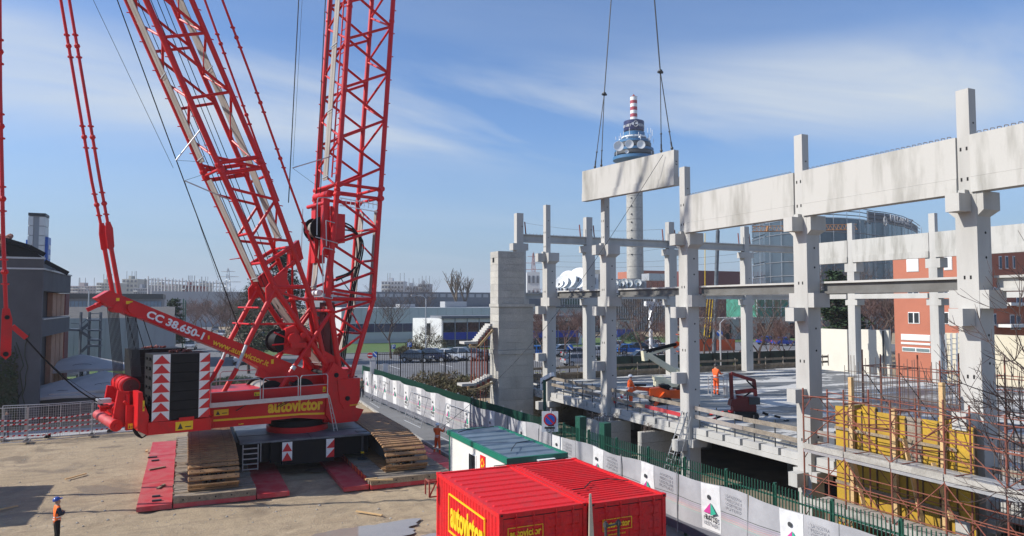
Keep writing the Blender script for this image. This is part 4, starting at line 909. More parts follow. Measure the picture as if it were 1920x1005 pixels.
b = CB(); b.ext([(-8.75, -3.42, 3.05), (-5.9, -3.42, 3.0), (-5.3, -T1, 2.85), (-5.3, T1, 2.85), (-5.9, 3.42, 3.0), (-8.75, 3.42, 3.05)], (0, 0, .6)); b.build('counterweight_tray', RED, cr)
b = CB(); b.box(-7.4, -6.7, -3.44, -3.4, 3.62, 3.75); b.build('tray_lug', RED, cr)
def sticker(s, t, z, w_, h, nm='warning_sticker'):
    q = CB(); q.box(s, s+w_, -t-.012, -t+.002, z, z+h); o = q.build(nm, YEL, cr)
    q = CB(); q.add([(s+w_*.12, -t-.016, z+h*.15), (s+w_*.42, -t-.016, z+h*.15), (s+w_*.27, -t-.016, z+h*.85)], [(0,1,2)]); q.box(s+w_*.55, s+w_*.9, -t-.016, -t-.013, z+h*.3, z+h*.42); q.build('sticker_print', BLET, o)
sticker(-7.55, 3.42, 3.13, .8, .42); sticker(-5.3, T1+.02, 3.42, .75, .32); sticker(-4.0, T1-.01, 2.84, .25, .25); sticker(.75, T1+.0, 4.22, .25, .3); sticker(-3.2, T1+.0, 4.3, .3, .2)
# counterweight slabs
CZ0, CZ1 = 3.66, 6.86; nS = 7; hS = (CZ1-CZ0)/nS
for sg in (-1, 1):
    for k in range(nS):
        z0 = CZ0+k*hS; b = CB(); y0, y1 = sorted((-sg*3.38, -sg*1.55)); e = random.uniform(-.01, .01)
        b.box(-8.6+e, -5.98+e, y0, y1, z0+.006, z0+hS-.006)
        o = b.build('counterweight_slab', BLACK, cr)
        q = CB(); yy = -sg*3.38; q.add([(-8.6+.72, yy-sg*.02*1, z0+.02), (-6.5, yy-sg*.02, z0+.02), (-6.5, yy-sg*.02, z0+hS-.02), (-7.88, yy-sg*.02, z0+hS-.02)], [(0,1,2,3)]); q.box(-7.42, -7.16, yy-.03, yy+.03, z0+hS*.42, z0+hS*.62); q.build('lifting_pocket', BLACK, o)
        if sg > 0: q = CB(); q.tube((-8.62, -2.9, z0+hS*.5), (-8.7, -2.9, z0+hS*.5), .09, 8); q.tube((-8.62, -2.2, z0+hS*.5), (-8.68, -2.2, z0+hS*.5), .07, 8); q.build('side_lug', BLACK, o)
X3 = CM.to_3x3() @ Vector((1, 0, 0))
q = MB(); chevron(q, c(-8.62, 3.40, 0), X3, .78, CZ0, hS, nS, .012); q.build('warning_board', [CHEVW, CHEVR], cr, fix=False)
q = MB(); chevron(q, c(-6.50, 3.40, 0), X3, .5, CZ0, hS, nS, .012, half=1); q.build('warning_board', [CHEVW, CHEVR], cr, fix=False)
for sg, s0 in ((1, -7.1), (-1, -7.4)):
    q = CB()
    for i in range(26): a = random.uniform(0, 6.28); r = random.uniform(.1, .55); x = s0+r*math.cos(a)*1.2; y = -sg*2.3+r*math.sin(a)*.5; q.tube((x, y, CZ1+.02), (x+random.uniform(-.2, .2), y+random.uniform(-.15, .15), CZ1+random.uniform(.05, .16)), .035, 6)
    q.build('chain_pile', STEELR, cr, kind='stuff')
# walkway, railings
b = CB(); b.box(-5.75, .72, -2.62, -1.84, 4.04, 4.09); b.box(-5.75, .72, -2.66, -2.62, 3.98, 4.22); b.build('walkway', GALV, cr)
def rail(s0, s1, t_, z0=4.2, z1=5.32):
    q = MB(); P = [(s0, z0), (s0, z1-.1), (s0+.1, z1), (s1-.1, z1), (s1, z1-.1), (s1, z0)]
    q.path([c(a[0], t_, a[1]) for a in P], .026, 6); q.tube(c(s0, t_, (z0+z1)/2-.02), c(s1, t_, (z0+z1)/2-.02), .02, 6); q.build('railing', GALV, cr)
rail(-5.7, -3.15, 2.6); rail(-3.0, -1.05, 2.6); rail(-.92, .68, 2.6); rail(-5.6, -3.9, -2.6); rail(-3.7, -1.5, -2.6)
for s_ in (-3.8, -1.6, -1.4): rod('walkway_bracket', c(s_, 2.6, 4.03), c(s_-.35, 1.83, 3.6), .025, DARK, cr)
q = MB(); 
for d_ in (0, .36): q.tube(c(.75+d_*.2, 2.6-.1, 4.1), c(1.15+d_*.6, 2.5, 2.02), .025, 6)
for i in range(7): k = (i+.6)/7.2; q.tube(c(.75, 2.5, 4.1).lerp(c(1.15, 2.5, 2.02), k), c(.82, 2.5, 4.1).lerp(c(1.4, 2.5, 2.02), k), .018, 5)
q.build('side_ladder', GALV, cr)
# main winch drums sunk in the body
for s_, r_ in ((-2.0, .62), (-.2, .62)):
    q = CB()
    for dy in (-1.1, 1.1): q.lathe([(r_+.14, dy-.04), (r_+.14, dy+.04)], (s_, 0, 4.25), 24, axis='Y')
    q.build('winch_flange', BLACK, cr); q = CB(); q.lathe([(r_, -1.05), (r_, 1.05)], (s_, 0, 4.25), 24, axis='Y'); q.build('winch_drum', mat('wire_rope_layers%d' % int(r_*100), (.32, .30, .27), .5, .4, sc=6), cr)
# front cheeks, boom foot, cab
for y in (-1.95, 1.55): b = CB(); b.ext([(.9, y, 2.9), (1.3, y, 2.35), (2.9, y, 2.35), (3.3, y, 3.0), (2.6, y, 3.2), (2.2, y, 5.3), (1.35, y, 5.9), (.95, y, 5.2)], (0, .4, 0)); b.build('front_cheek', RED, cr)
for y in (-2.0, 1.45): b = CB(); b.ext([(1.55, y, 4.9), (1.7, y, 3.6), (2.0, y, 3.15), (2.7, y, 3.15), (3.0, y, 3.6), (3.0, y, 4.9)], (0, .55, 0)); b.build('boom_foot', RED, cr)
q = CB(); q.tube((2.2, -2.06, 3.75), (2.2, 2.06, 3.75), .14, 14); q.tube((1.5, -2.0, 5.15), (1.5, 2.0, 5.15), .14, 14); q.build('foot_pin', BLACK, cr)
b = CB(); b.box(1.0, 3.0, -1.5, 1.5, 2.4, 3.3); b.build('front_frame', RED, cr)
b = CB(); b.ext([(2.6, 1.9, 2.8), (4.5, 1.9, 2.8), (4.8, 1.9, 3.4), (4.55, 1.9, 5.1), (2.7, 1.9, 5.1)], (0, 1.4, 0)); cab = b.build('cab', RED, cr)
b = CB(); b.add([(4.0, 1.89, 3.5), (4.62, 1.89, 3.5), (4.45, 1.89, 4.9), (4.0, 1.89, 4.9)], [(0,1,2,3)]); b.box(4.6, 4.83, 2.0, 3.2, 3.5, 4.6); b.build('cab_window', GLASS, cab)
text('autovictor', 1, YEL, c(2.35, 2.01, 3.3), CM.to_3x3() @ Vector((1, 0, 0)), (0, 0, 1), cr, bold=.02, width=.6, ext=.005)
q = MB(); q.path([c(3.9, -1.4, 3.0), c(4.2, -1.3, 3.2), c(4.25, -1.3, 4.8), c(4.0, -1.4, 5.1)], .03, 6); q.build('hand_rail', GALV, cr)
# ---- lattice sections
def lattice(nm, A, B, zsA, zsB, w_, rc, rl, parent, side=True):
    """A, B: functions z -> s of the two in-plane chords; zsA/zsB: node heights."""
    for t_ in (w_, -w_):
        nodes = sorted([(z, 'A') for z in zsA]+[(z, 'B') for z in zsB])
        for (z0, k0), (z1, k1) in zip(nodes, nodes[1:]):
            if k0 != k1: rod('lacing', c((A if k0 == 'A' else B)(z0), t_, z0), c((A if k1 == 'A' else B)(z1), t_, z1), rl, RED, parent, 8)
    if side:
        for fn, zs in ((A, zsA), (B, zsB)):
            for i, z in enumerate(zs[:-1]):
                zm = (z+zs[i+1])/2; rod('lacing', c(fn(z), w_, z), c(fn(zm), -w_, zm), rl*.85, RED, parent, 8); rod('lacing', c(fn(zm), -w_, zm), c(fn(zs[i+1]), w_, zs[i+1]), rl*.85, RED, parent, 8)
def pl(pts):
    def f(z):
        for (z0, s0), (z1, s1) in zip(pts, pts[1:]):
            if z <= z1: return s0+(s1-s0)*(z-z0)/(z1-z0)
        (z0, s0), (z1, s1) = pts[-2:]; return s0+(s1-s0)*(z-z0)/(z1-z0)
    return f
def chord(fn, zs, t_, r, parent, tf=None):
    for a, b_ in zip(zs, zs[1:]): rod('chord', c(fn(a), (tf(a) if tf else 1)*t_, a), c(fn(b_), (tf(b_) if tf else 1)*t_, b_), r, RED, parent, 12)
    for z in zs[1:-1]: q = MB(); q.ball(c(fn(z), t_, z), r*1.25, 10); q.build('chord_joint', RED, parent)
# boom
bl = pl([(3.75, 2.15), (5.0, 1.96), (8.9, 1.32), (9.62, 1.12), (16.15, 1.62), (45, 3.3)])
br = pl([(3.75, 2.35), (4.5, 2.5), (9.62, 4.1), (15.95, 4.5), (45, 6.3)])
WB = 1.5
for t_ in (WB, -WB):
    chord(bl, [3.9, 5.0, 8.9, 9.62, 16.15, 27.5, 39], t_, .165 if True else .1, cr); chord(br, [4.2, 9.62, 15.95, 27.3, 39], t_, .15, cr)
lattice('boom', bl, br, [16.3+3.05*k for k in range(8)], [17.8+3.05*k for k in range(7)], WB, .16, .085, cr)
lattice('boom', bl, br, [10.2, 12.85, 15.6], [9.8, 11.3, 13.9], WB, .16, .085, cr, side=False)
lattice('boom', bl, br, [4.9, 6.35, 8.75], [5.3, 7.5, 9.5], WB, .16, .075, cr, side=False)
for (z, s_l) in ((15.9, 0), (16.5, 0), (9.62, 0)):
    for fn in (bl, br): rod('cross_tube', c(fn(z), -WB, z), c(fn(z), WB, z), .1, RED, cr)
    for t_ in (WB, -WB): rod('cross_tube', c(bl(z), t_, z), c(br(z), t_, z-.05), .1, RED, cr)
for z in (7.5, 12, 14): rod('cross_tube', c(br(z), -WB, z), c(br(z), WB, z), .08, RED, cr); rod('lacing', c(br(z), WB, z), c(br(z+1.6), -WB, z+1.6), .06, RED, cr)
rod('lacing', c(bl(8.9), -WB, 8.9), c(bl(8.9), WB, 8.9), .09, RED, cr)
for z in (15.85, 16.45):
    for fn in (bl, br):
        for t_ in (WB, -WB): q = MB(); q.tube(c(fn(z), t_-.24, z), c(fn(z), t_+.24, z), .17, 10); q.ball(c(fn(z), t_, z), .22, 8); q.build('section_joint', RED, cr)
for z in (9.62, 8.9, 5.0):
    for t_ in (WB, -WB): q = MB(); q.ball(c(bl(z), t_, z), .23, 8); q.build('section_joint', RED, cr)
# small lugs along the chords
q = MB(); z = 17.4
while z < 38:
    for fn, t_ in ((br, WB), (bl, -WB), (bl, WB)): p = c(fn(z), t_, z); q.tube(p, p+(CM.to_3x3() @ Vector((.26 if fn is br else -.26, 0, .02))), .035, 6)
    z += 1.52
q.build('chord_lugs', RED, cr, kind='stuff')
def band(fn, z0, z1, t0, t1, off, nm='walkway_board', seg=5):
    z = z0
    while z < z1-.05:
        ze = min(z+seg, z1)
        for k in range(2):
            ta = t0+(t1-t0)*k/2; tb = t0+(t1-t0)*(k+1)/2-.03; q = MB(); A = [c(fn(z)+off, ta, z), c(fn(z)+off, tb, z), c(fn(ze-.03)+off, tb, ze-.03), c(fn(ze-.03)+off, ta, ze-.03)]
            q.ext(A, CM.to_3x3() @ Vector((-.05, 0, 0))); q.build(nm, BOARD, cr)
        g = MB(); g.beam(c(fn(z+.15)+off-.06, t0-.12, z+.15), c(fn(z+.15)+off-.06, t1+.12, z+.22), .05, .05); g.build('board_clamp', GALV, cr)
        z = ze
band(bl, 16.9, 38, -.35, .35, -.1, seg=4.2); band(bl, 10.2, 15.7, -.75, -.1, -.06, seg=5.5); band(br, 9.9, 15.2, .9, 1.2, .02, seg=5.4); band(br, 9.0, 15.2, -1.2, -.55, .02, seg=6.2); band(br, 4.9, 9.3, -1.15, -.65, .02, seg=4.4); band(bl, 5.2, 9.2, .1, .7, .3, seg=4)
# ladder rail up the boom
for t_ in (.62, ): rod('ladder_rail', c(bl(17), t_, 17), c(bl(38), t_, 38), .05, RED, cr)
q = MB(); z = 17.2
while z < 37: q.tube(c(bl(z), .62, z), c(bl(z), WB, z), .03, 5); z += .75
q.build('ladder_rungs', RED, cr, kind='stuff')
# boom winch, hoses, cage rails
q = CB(); q.lathe([(.72, -.55), (.72, -.48), (.5, -.47), (.5, .47), (.72, .48), (.72, .55)], (1.15, .1, 13.85), 24, axis='Y'); q.build('boom_winch_drum', BLACK, cr)
q = CB(); q.lathe([(.52, -.4), (.52, .4)], (1.15, .1, 13.85), 24, axis='Y'); q.build('rope_layers', mat('rope_on_drum', (.34, .32, .29), .5, .3, sc=8), cr)
b = CB(); b.box(1.7, 2.35, -1.1, .3, 13.0, 14.75); b.box(1.5, 2.0, -.9, -.6, 12.8, 15.2); b.ext([(1.2, -.7, 9.9), (1.9, -.7, 10.1), (1.75, -.7, 12.0), (1.5, -.7, 12.3)], (0, .12, 0)); b.box(.9, 1.3, -1.2, -.85, 12.2, 15.6); b.box(1.05, 1.7, .3, .9, 11.8, 15.3); b.build('boom_winch_frame', RED, cr)
q = CB(); q.tube((1.3, -1.2, 15.9), (1.3, .9, 15.9), .22, 12); q.tube((.95, -1.3, 15.3), (.95, 1.2, 15.3), .12, 10); q.tube((1.5, -1.4, 12.4), (1.5, 1.3, 12.4), .1, 10); q.build('guide_roller', RED, cr)
q = CB(); q.tube((1.0, -.6, 9.95), (1.0, .5, 9.95), .17, 12); q.build('rope_roller', WHITE, cr)
def hose(nm, pts, r=.045, m=None, parent=None):
    P = [Vector(p) for p in pts]; out_ = []
    for i in range(len(P)-1):
        p0 = P[max(0, i-1)]; p1 = P[i]; p2 = P[i+1]; p3 = P[min(len(P)-1, i+2)]
        for k in range(6):
            u = k/6; out_.append(.5*((2*p1)+(p2-p0)*u+(2*p0-5*p1+4*p2-p3)*u*u+(3*p1-p0-3*p2+p3)*u**3))
    out_.append(P[-1]); q = MB(); q.path(out_, r, 6); return q.build(nm, m or RUBBER, parent or cr)
for k in range(3):
    e = k*.12; hose('hydraulic_hose', [c(2.3, .8, 14.3-e*2), c(3.2, .5, 14.0-e), c(3.75+e, .3, 13.0), c(3.4+e, 0, 10.5), c(3.1+e, -.2, 8.0), c(2.8+e, -.3, 5.4)], .05)
hose('hydraulic_hose', [c(2.2, .6, 13.2), c(3.3, .4, 13.5), c(3.6, .2, 12.2), c(3.3, .2, 9)], .04)
for k in range(2): hose('hydraulic_hose', [c(1.9, .9, 10.9-k*.2), c(2.8, .7, 11.2-k*.1), c(3.4, .4, 11.6)], .05)
hose('hydraulic_hose', [c(2.3, .8, 10.8), c(2.9, .8, 10.1), c(3.4, .5, 10.5)], .03)
b = CB(); b.box(1.5, 2.1, -.3, .5, 5.2, 9.4); b.box(1.3, 1.7, -.6, -.2, 6.2, 8.6); b.build('luffing_cylinder_block', DRED, cr)
q = CB(); q.box(2.0, 2.2, -.2, .25, 4.8, 9.2); q.build('hose_tray', BLACK, cr)
q = MB(); q.path([c(.3, 1.7, 13.3), c(.3, 1.7, 15.3), c(.35, 1.7, 15.5), c(1.2, 1.7, 15.6)], .03, 6); q.path([c(.2, 1.7, 13.2), c(1.6, 1.7, 12.9)], .03, 6)
q.path([c(.75, 1.7, 9.7), c(.65, 1.7, 12.4), c(.75, 1.7, 12.6), c(1.3, 1.7, 12.5)], .03, 6); q.path([c(.75, 1.7, 9.7), c(1.3, 1.7, 9.6), c(1.35, 1.7, 9.9)], .03, 6); q.path([c(.9, 1.7, 12.7), c(.85, 1.7, 14.2), c(1.4, 1.7, 14.1)], .03, 6); q.path([c(.6, -1.4, 9.5), c(.7, -1.4, 15.2)], .025, 6)
q.build('platform_railing', GALV, cr)
q = MB()
for k in range(9): s_ = 1.9+k*.3; q.tube(c(s_, WB+.02, 15.2), c(s_, WB+.02, 15.65), .02, 5)
q.tube(c(1.8, WB+.02, 15.65), c(4.4, WB+.02, 15.45), .03, 6); q.tube(c(1.8, WB+.02, 15.2), c(4.4, WB+.02, 15.0), .03, 6); q.build('step_grid', WHITE, cr)
for (u, v) in ((630, 340), (604, 235)): pass
q = MB(); q.tube(c(-.55, 0, 17.4), c(bl(18.4), .3, 18.35), .035, 6); q.build('outrigger_arm', GALV, cr)
# mast (leans back)
ma = pl([(5.2, 1.5), (10.23, -2.05), (16, -4.83), (45, -18.29)])
mb_ = pl([(5.2, 1.5), (6.15, .96), (9.61, .12), (16, -2.36), (45, -15.82)])
WM = 1.4
for t_ in (WM, -WM):
    chord(ma, [5.3, 10.23, 16.6, 27.5, 40], t_, .16, cr); chord(mb_, [5.3, 6.15, 9.61, 16.9, 28, 40], t_, .145, cr)
lattice('mast', ma, mb_, [17.2+2.95*k for k in range(8)], [16.6+2.95*k+(1.35 if k else .3) for k in range(0, 8)], WM, .15, .085, cr)
lattice('mast', ma, mb_, [10.6, 13.0, 15.6], [11.9, 12.9, 15.2], WM, .15, .08, cr, side=False)
lattice('mast', ma, mb_, [6.2, 8.2, 10.0], [7.0, 9.2, 9.4], WM, .15, .07, cr, side=False)
for z, z2 in ((16.9, 17.5), (16.35, 16.95), (11.5, 12.6), (10.23, 10.3)):
    for t_ in (WM, -WM): rod('cross_tube', c(ma(z), t_, z), c(mb_(z2), t_, z2), .12 if z < 17 else .14, RED, cr)
for z in (16.6, 11.6, 13.2): rod('cross_tube', c(ma(z), -WM, z), c(ma(z), WM, z), .08, RED, cr)
for z in (17.1, 16.5, 12.6, 9.6): rod('cross_tube', c(mb_(z), -WM, z), c(mb_(z), WM, z), .08, RED, cr)
for (za, zb) in ((12.6, 15.0), (9.6, 12.6)): rod('lacing', c(mb_(za), -WM, za), c(mb_(zb), WM, zb), .06, RED, cr)
for z, fn in ((16.5, ma), (16.8, ma), (17.0, mb_), (17.3, mb_), (10.23, ma), (9.61, mb_)):
    for t_ in (WM, -WM): q = MB(); q.ball(c(fn(z), t_, z), .22, 8); q.tube(c(fn(z), t_-.22, z), c(fn(z), t_+.22, z), .13, 10); q.build('section_joint', RED, cr)
b = CB()
for y in (-1.48, 1.36): b.ext([(-2.5, y, 9.4), (-1.4, y, 10.0), (-1.3, y, 11.3), (-2.0, y, 10.9), (-2.55, y, 10.2)], (0, .12, 0))
for y in (-1.5, 1.35): b.ext([(.9, y, 4.9), (2.0, y, 4.7), (1.6, y, 6.2), (.9, y, 6.6)], (0, .15, 0))
b.ext([(-.7, -.3, 11.4), (.1, -.3, 12.0), (-.2, -.3, 13.1), (-.75, -.3, 12.6)], (0, .5, 0)); b.build('gusset_plate', RED, cr)
q = MB(); z = 12
while z < 39:
    for fn, t_, sg in ((ma, -WM, -1), (ma, WM, -1), (mb_, WM, 1)):
        p = c(fn(z), t_, z); q.tube(p, p+(CM.to_3x3() @ Vector((sg*.3, 0, -.03))), .03, 5)
        if sg < 0 and t_ < 0 and int(z) % 3 == 0: q.tube(p, p+(CM.to_3x3() @ Vector((-.75, 0, -.12))), .025, 5)
    z += 1.45
q.build('chord_lugs', RED, cr, kind='stuff')
band(ma, 17.2, 38, -.95, -.1, -.1, seg=4.3); band(ma, 10.6, 16.3, -1.15, -.3, -.08, seg=5.8); band(mb_, 13, 38, -.6, .35, .0, seg=4.6); band(ma, 5.6, 10.3, -.7, .5, .1, seg=4.7)
# winch at the mast foot
q = CB(); q.lathe([(.68, -1.15), (.68, -1.07), (.54, -1.05), (.54, .25), (.68, .27), (.68, .33)], (-1.25, -.05, 7.15), 24, axis='Y'); q.build('mast_winch_drum', BLACK, cr)
b = CB(); b.ext([(-1.4, -1.3, 6.5), (.2, -1.3, 6.2), (.3, -1.3, 7.6), (-.5, -1.3, 8.2), (-1.3, -1.3, 7.9)], (0, .35, 0)); b.tube((-.9, -1.35, 7.3), (-.9, -1.6, 7.3), .35, 12); b.tube((-.4, -1.35, 7.5), (-.4, -1.65, 7.5), .16, 10); b.box(-1.1, -.2, -1.65, -1.35, 6.8, 7.1); b.build('mast_winch_gear', RED, cr)
q = MB()
for a in ((-2.05, 7.0), (-1.9, 6.35), (-1.95, 7.7)): q.tube(c(a[0], 1.25, a[1]), c(-.7, 1.4, 7.1), .05, 6)
q.tube(c(-3.3, 1.4, 8.2), c(-.4, 1.4, 8.15), .06, 8); q.tube(c(-3.4, 1.4, 8.2), c(-3.4, -1.4, 8.2), .05, 8); q.build('winch_guard', RED, cr)
# back stays of mast and boom (telescoping: red, silver, red)
for t_, P in ((1.4, [(-1.99, 10.2), (-3.54, 7.06), (-4.03, 5.81), (-4.74, 4.5)]), (-1.4, [(-1.99, 10.2), (-3.54, 7.2), (-3.95, 6.1), (-4.74, 4.6)])):
    rod('back_stay', c(P[0][0], t_, P[0][1]), c(P[1][0], t_, P[1][1]), .15, RED, cr, 12); rod('stay_rod', c(P[1][0], t_, P[1][1]), c(P[2][0], t_, P[2][1]), .095, GALV, cr, 12); rod('back_stay', c(P[2][0], t_, P[2][1]), c(P[3][0], t_, P[3][1]), .13, RED, cr, 12)
for t_ in (1.5, -1.5): rod('boom_back_stay', c(1.3, t_, 8.75), c(-.92, t_, 5.67), .12, RED, cr, 12); rod('boom_back_stay', c(-.95, t_, 5.63), c(-1.7, t_, 4.5), .12, RED, cr, 12); rod('stay_collar', c(-.85, t_, 5.77), c(-.98, t_, 5.59), .15, GALV, cr, 10)
rod('cross_bar', c(-3.0, 1.7, 9.1), c(-3.0, -1.7, 9.1), .05, RED, cr)
# rear arm with lettering
TA = .7
b = CB()
poly = [(-10.1, 9.98), (-6.45, 8.34), (-3.27, 6.98), (-.69, 5.86), (1.4, 4.95), (1.9, 4.3), (1.0, 4.1), (-.4, 4.7), (-1.89, 5.33), (-3.47, 6.3), (-7.13, 7.9), (-8.6, 8.55), (-9.15, 8.7), (-10.2, 9.25), (-10.66, 9.6)]
b.ext([(s_, -TA, z) for s_, z in poly], (0, 2*TA, 0)); arm = b.build('rear_arm', RED, cr)
ax = (CM.to_3x3() @ Vector((.913, 0, -.408)))
text('CC 38.650-1', 1, WLET, c(-8.45, TA+.012, 8.62), ax, (0, 0, 1), cr, bold=.035, width=3.05, height=.42, ext=.008)
text('www.autovictor.it', 1, YEL, c(-5.15, TA+.012, 7.14), ax, (0, 0, 1), cr, bold=.016, width=3.35, ext=.008)
q = CB(); q.box(-9.35, -9.05, -TA-.012, -TA, 9.3, 9.45); q.box(-5.36, -5.28, -TA-.012, -TA, 7.4, 7.6); q.box(-1.9, -1.75, -TA-.012, -TA, 5.9, 6.15); q.box(-9.8, -9.65, -TA-.012, -TA, 9.45, 9.6); q.build('warning_sticker', YEL, arm)
q = CB(); q.beam((-10.3, 0, 9.35), (-10.95, 0, 9.0), .25, .2); q.tube((-10.5, -.35, 9.25), (-10.5, .35, 9.25), .12, 8); q.tube((-9.0, -.9, 9.1), (-9.0, .9, 9.1), .3, 16); q.tube((-9.7, -.8, 9.1), (-9.7, .8, 9.1), .24, 14); q.tube((-8.3, -.75, 8.5), (-7.2, -.75, 7.95), .08, 6); q.beam((-2.6, -.5, 5.5), (-.8, -.5, 4.8), .3, .5); q.build('sheave_block', RED, arm)
# reeved ropes from the arm to the rear winch
for g_, (s0, t0, z0, s1, t1, z1, n_) in enumerate(((-9.75, -.45, 9.2, -9.35, -.5, 5.3, 9), (-9.1, .5, 8.9, -8.75, .5, 5.6, 9))):
    q = MB()
    for k in range(n_):
        e = (k-(n_-1)/2)*.055; q.tube(c(s0+e*1.1, t0, z0), c(s1+e*.9, t1+e*.5, z1), .021, 5)
    q.build('reeving_ropes', DARK, cr, kind='stuff')
for k in range(3): rod('hoist_rope', c(-9.2+k*.35, .2, 8.7), c(-8.2+k*.5, -.4, 5.2-k*.1), .022, BLACK, cr, 5)
# pendants of the rear arm
LAND = Vector((0, 0, 0))
def pendant(t_, P, nm, r=.075):
    pts = [c(a[0], t_, a[1]) for a in P]
    for a, b_ in zip(pts, pts[1:]): rod('pendant_bar', a, b_, r, RED, nm, 8)
    L = [(pts[i], pts[i+1]) for i in range(len(pts)-1)]
    q = MB()
    for a, b_ in L:
        n_ = max(1, int((b_-a).length/3.2)); d_ = (b_-a).normalized()
        for i in range(n_):
            p = a.lerp(b_, (i+.5)/n_)
            q.ball(p, r*1.9, 8); q.lathe([(0.001, -.05), (r*1.9, -.03), (r*1.9, .03), (.001, .05)], p+d_*.55, 8); q.lathe([(0.001, -.05), (r*1.9, -.03), (r*1.9, .03), (.001, .05)], p-d_*.55, 8)
    q.build('pendant_joint', RED, nm)
for t_, P in ((-.4, [(-15.8, 42), (-12.44, 24.5), (-10.85, 15.5), (-10.36, 13.2)]), (.4, [(-15.5, 42), (-12.17, 24.31), (-10.6, 15.4), (-10.2, 13.3)])): pendant(t_, P, cr)
for t_, s0 in ((-.4, -10.36), (.4, -10.2)):
    b = MB(); 
    for dy in (-.1, .07): b.ext([c(s0-.1, t_+dy, 13.4), c(s0+.08, t_+dy, 13.45), c(s0+.22, t_+dy, 13.1), c(s0+.30, t_+dy, 12.2), c(s0+.2, t_+dy, 11.95), c(s0+.02, t_+dy, 12.1), c(s0-.1, t_+dy, 12.9)], CM.to_3x3() @ Vector((0, .05, 0)))
    b.build('pendant_shackle', RED, cr); rod('pendant_bar', c(s0+.17, t_, 12.1), c(s0+.62, t_, 9.7), .11, RED, cr)
# mast to boom back pendants
pendant(-1.2, [(-12, 42), (-5.39, 26.7), (-3.54, 22.04), (-2.3, 18.87), (-.9, 15.5)], cr, .07); pendant(1.2, [(-12, 42.5), (-5.12, 25.96), (-3.54, 22.16), (-1.15, 16.12), (.95, 10.94)], cr, .07)
# ropes
for (P, r_, t_) in (([(-16.5, 42), (-10.01, 25.03), (-6.57, 15.94), (-3.44, 7.8)], .03, 0), ([(-16.2, 36), (-11.09, 24.74), (-7.13, 16.6)], .012, 0), ([(.1, 42), (-.33, 27.68), (-.76, 15.3)], .03, 0), ([(.3, 40), (-.6, 17.5)], .01, .2), ([(2.1, 42), (1.38, 28.15), (.95, 16)], .03, 0), ([(2.25, 42), (1.5, 28.15), (1.1, 16)], .025, .3)):
    for a, b_ in zip(P, P[1:]): rod('wire_rope', c(a[0], t_, a[1]), c(b_[0], t_, b_[1]), r_, BLACK, cr, 5)
for k in range(5): a = .25+k*.11; rod('wire_rope', c(ma(38)*(1-a)+mb_(38)*a, -.8+k*.35, 38), c(-1.6+k*.2, -.5+k*.2, 9.0), .022, BLACK, cr, 5)
for (a, b_) in (((-7.05, 17.0), (-5.9, 18.8)), ((-6.6, 15.95), (-4.3, 15.1))): rod('outrigger_arm', c(a[0], .2, a[1]), c(b_[0], .4, b_[1]), .035, GALV, cr, 6)
for (a, b_) in (((-7.05, 17.0), (-5.4, 17.1)), ((-6.6, 15.95), (-5.2, 16.6)), ((-6.6, 15.95), (-4.7, 10.6))): rod('guy_wire', c(a[0], .2, a[1]), c(b_[0], .2, b_[1]), .01, DARK, cr, 4)
rod('guy_wire', c(-.55, 0, 17.4), c(1.0, .2, 16.4), .01, DARK, cr, 4)
# rear winch and auxiliary gear behind the counterweight
b = CB(); b.ext([(-9.2, -3.3, 3.3), (-8.72, -3.3, 3.0), (-8.72, -3.3, 4.0), (-8.95, -3.3, 4.6), (-9.02, -3.3, 5.1), (-9.2, -3.3, 5.1)], (0, 1.2, 0)); b.ext([(-10.0, -1.9, 3.7), (-9.3, -1.9, 3.4), (-9.3, -1.9, 5.0), (-9.8, -1.9, 5.1)], (0, .3, 0)); b.ext([(-10.0, .9, 3.7), (-9.3, .9, 3.4), (-9.3, .9, 5.0), (-9.8, .9, 5.1)], (0, .3, 0)); b.box(-9.9, -9.1, -1.7, 1.5, 3.3, 3.8); b.box(-9.6, -9.0, -1.6, -1.0, 3.9, 5.0); b.box(-8.9, -8.2, -1.5, 1.5, 3.4, 4.4); b.build('rear_frame', RED, cr)
q = CB(); q.tube((-9.15, -1.3, 5.2), (-9.15, 1.3, 5.2), .42, 24); q.build('rear_winch_drum', RED, cr)
q = CB(); q.tube((-9.15, -1.36, 5.2), (-9.15, -1.3, 5.2), .36, 20); q.tube((-9.15, -1.42, 5.2), (-9.15, -1.36, 5.2), .09, 10); q.build('drum_hub', DRED, cr)
for dy in (-1.25, -.4, .4, 1.25): q = CB(); q.lathe([(.45, dy-.02), (.45, dy+.02)], (-9.15, 0, 5.2), 24, axis='Y'); q.build('drum_flange', RED, cr)
q = CB(); q.tube((-9.95, -2.3, 3.5), (-10.3, .3, 3.75), .24, 20); q.build('support_roller', MATRED, cr); q = CB(); q.tube((-9.93, -2.42, 3.5), (-9.95, -2.28, 3.5), .28, 20); q.tube((-9.92, -2.5, 3.5), (-9.93, -2.4, 3.5), .09, 10); q.build('roller_end', RED, cr)
q = CB(); q.tube((-9.75, -1.5, 4.1), (-9.75, .6, 4.1), .26, 14); q.tube((-10.4, -.9, 4.1), (-9.7, -.9, 4.3), .1, 8); q.box(-10.45, -10.05, -1.2, -.6, 4.25, 4.35); q.tube((-9.4, -2.1, 4.2), (-9.4, -2.0, 4.9), .09, 8); q.tube((-9.6, -2.2, 4.6), (-9.2, -2.2, 4.2), .07, 8); q.box(-9.5, -9.2, -2.3, -2.0, 3.2, 4.4); q.build('aux_winch', RED, cr)
b = CB(); b.box(-10.55, -9.95, -1.15, -.55, 4.45, 4.65); b.build('control_box', GALV, cr)
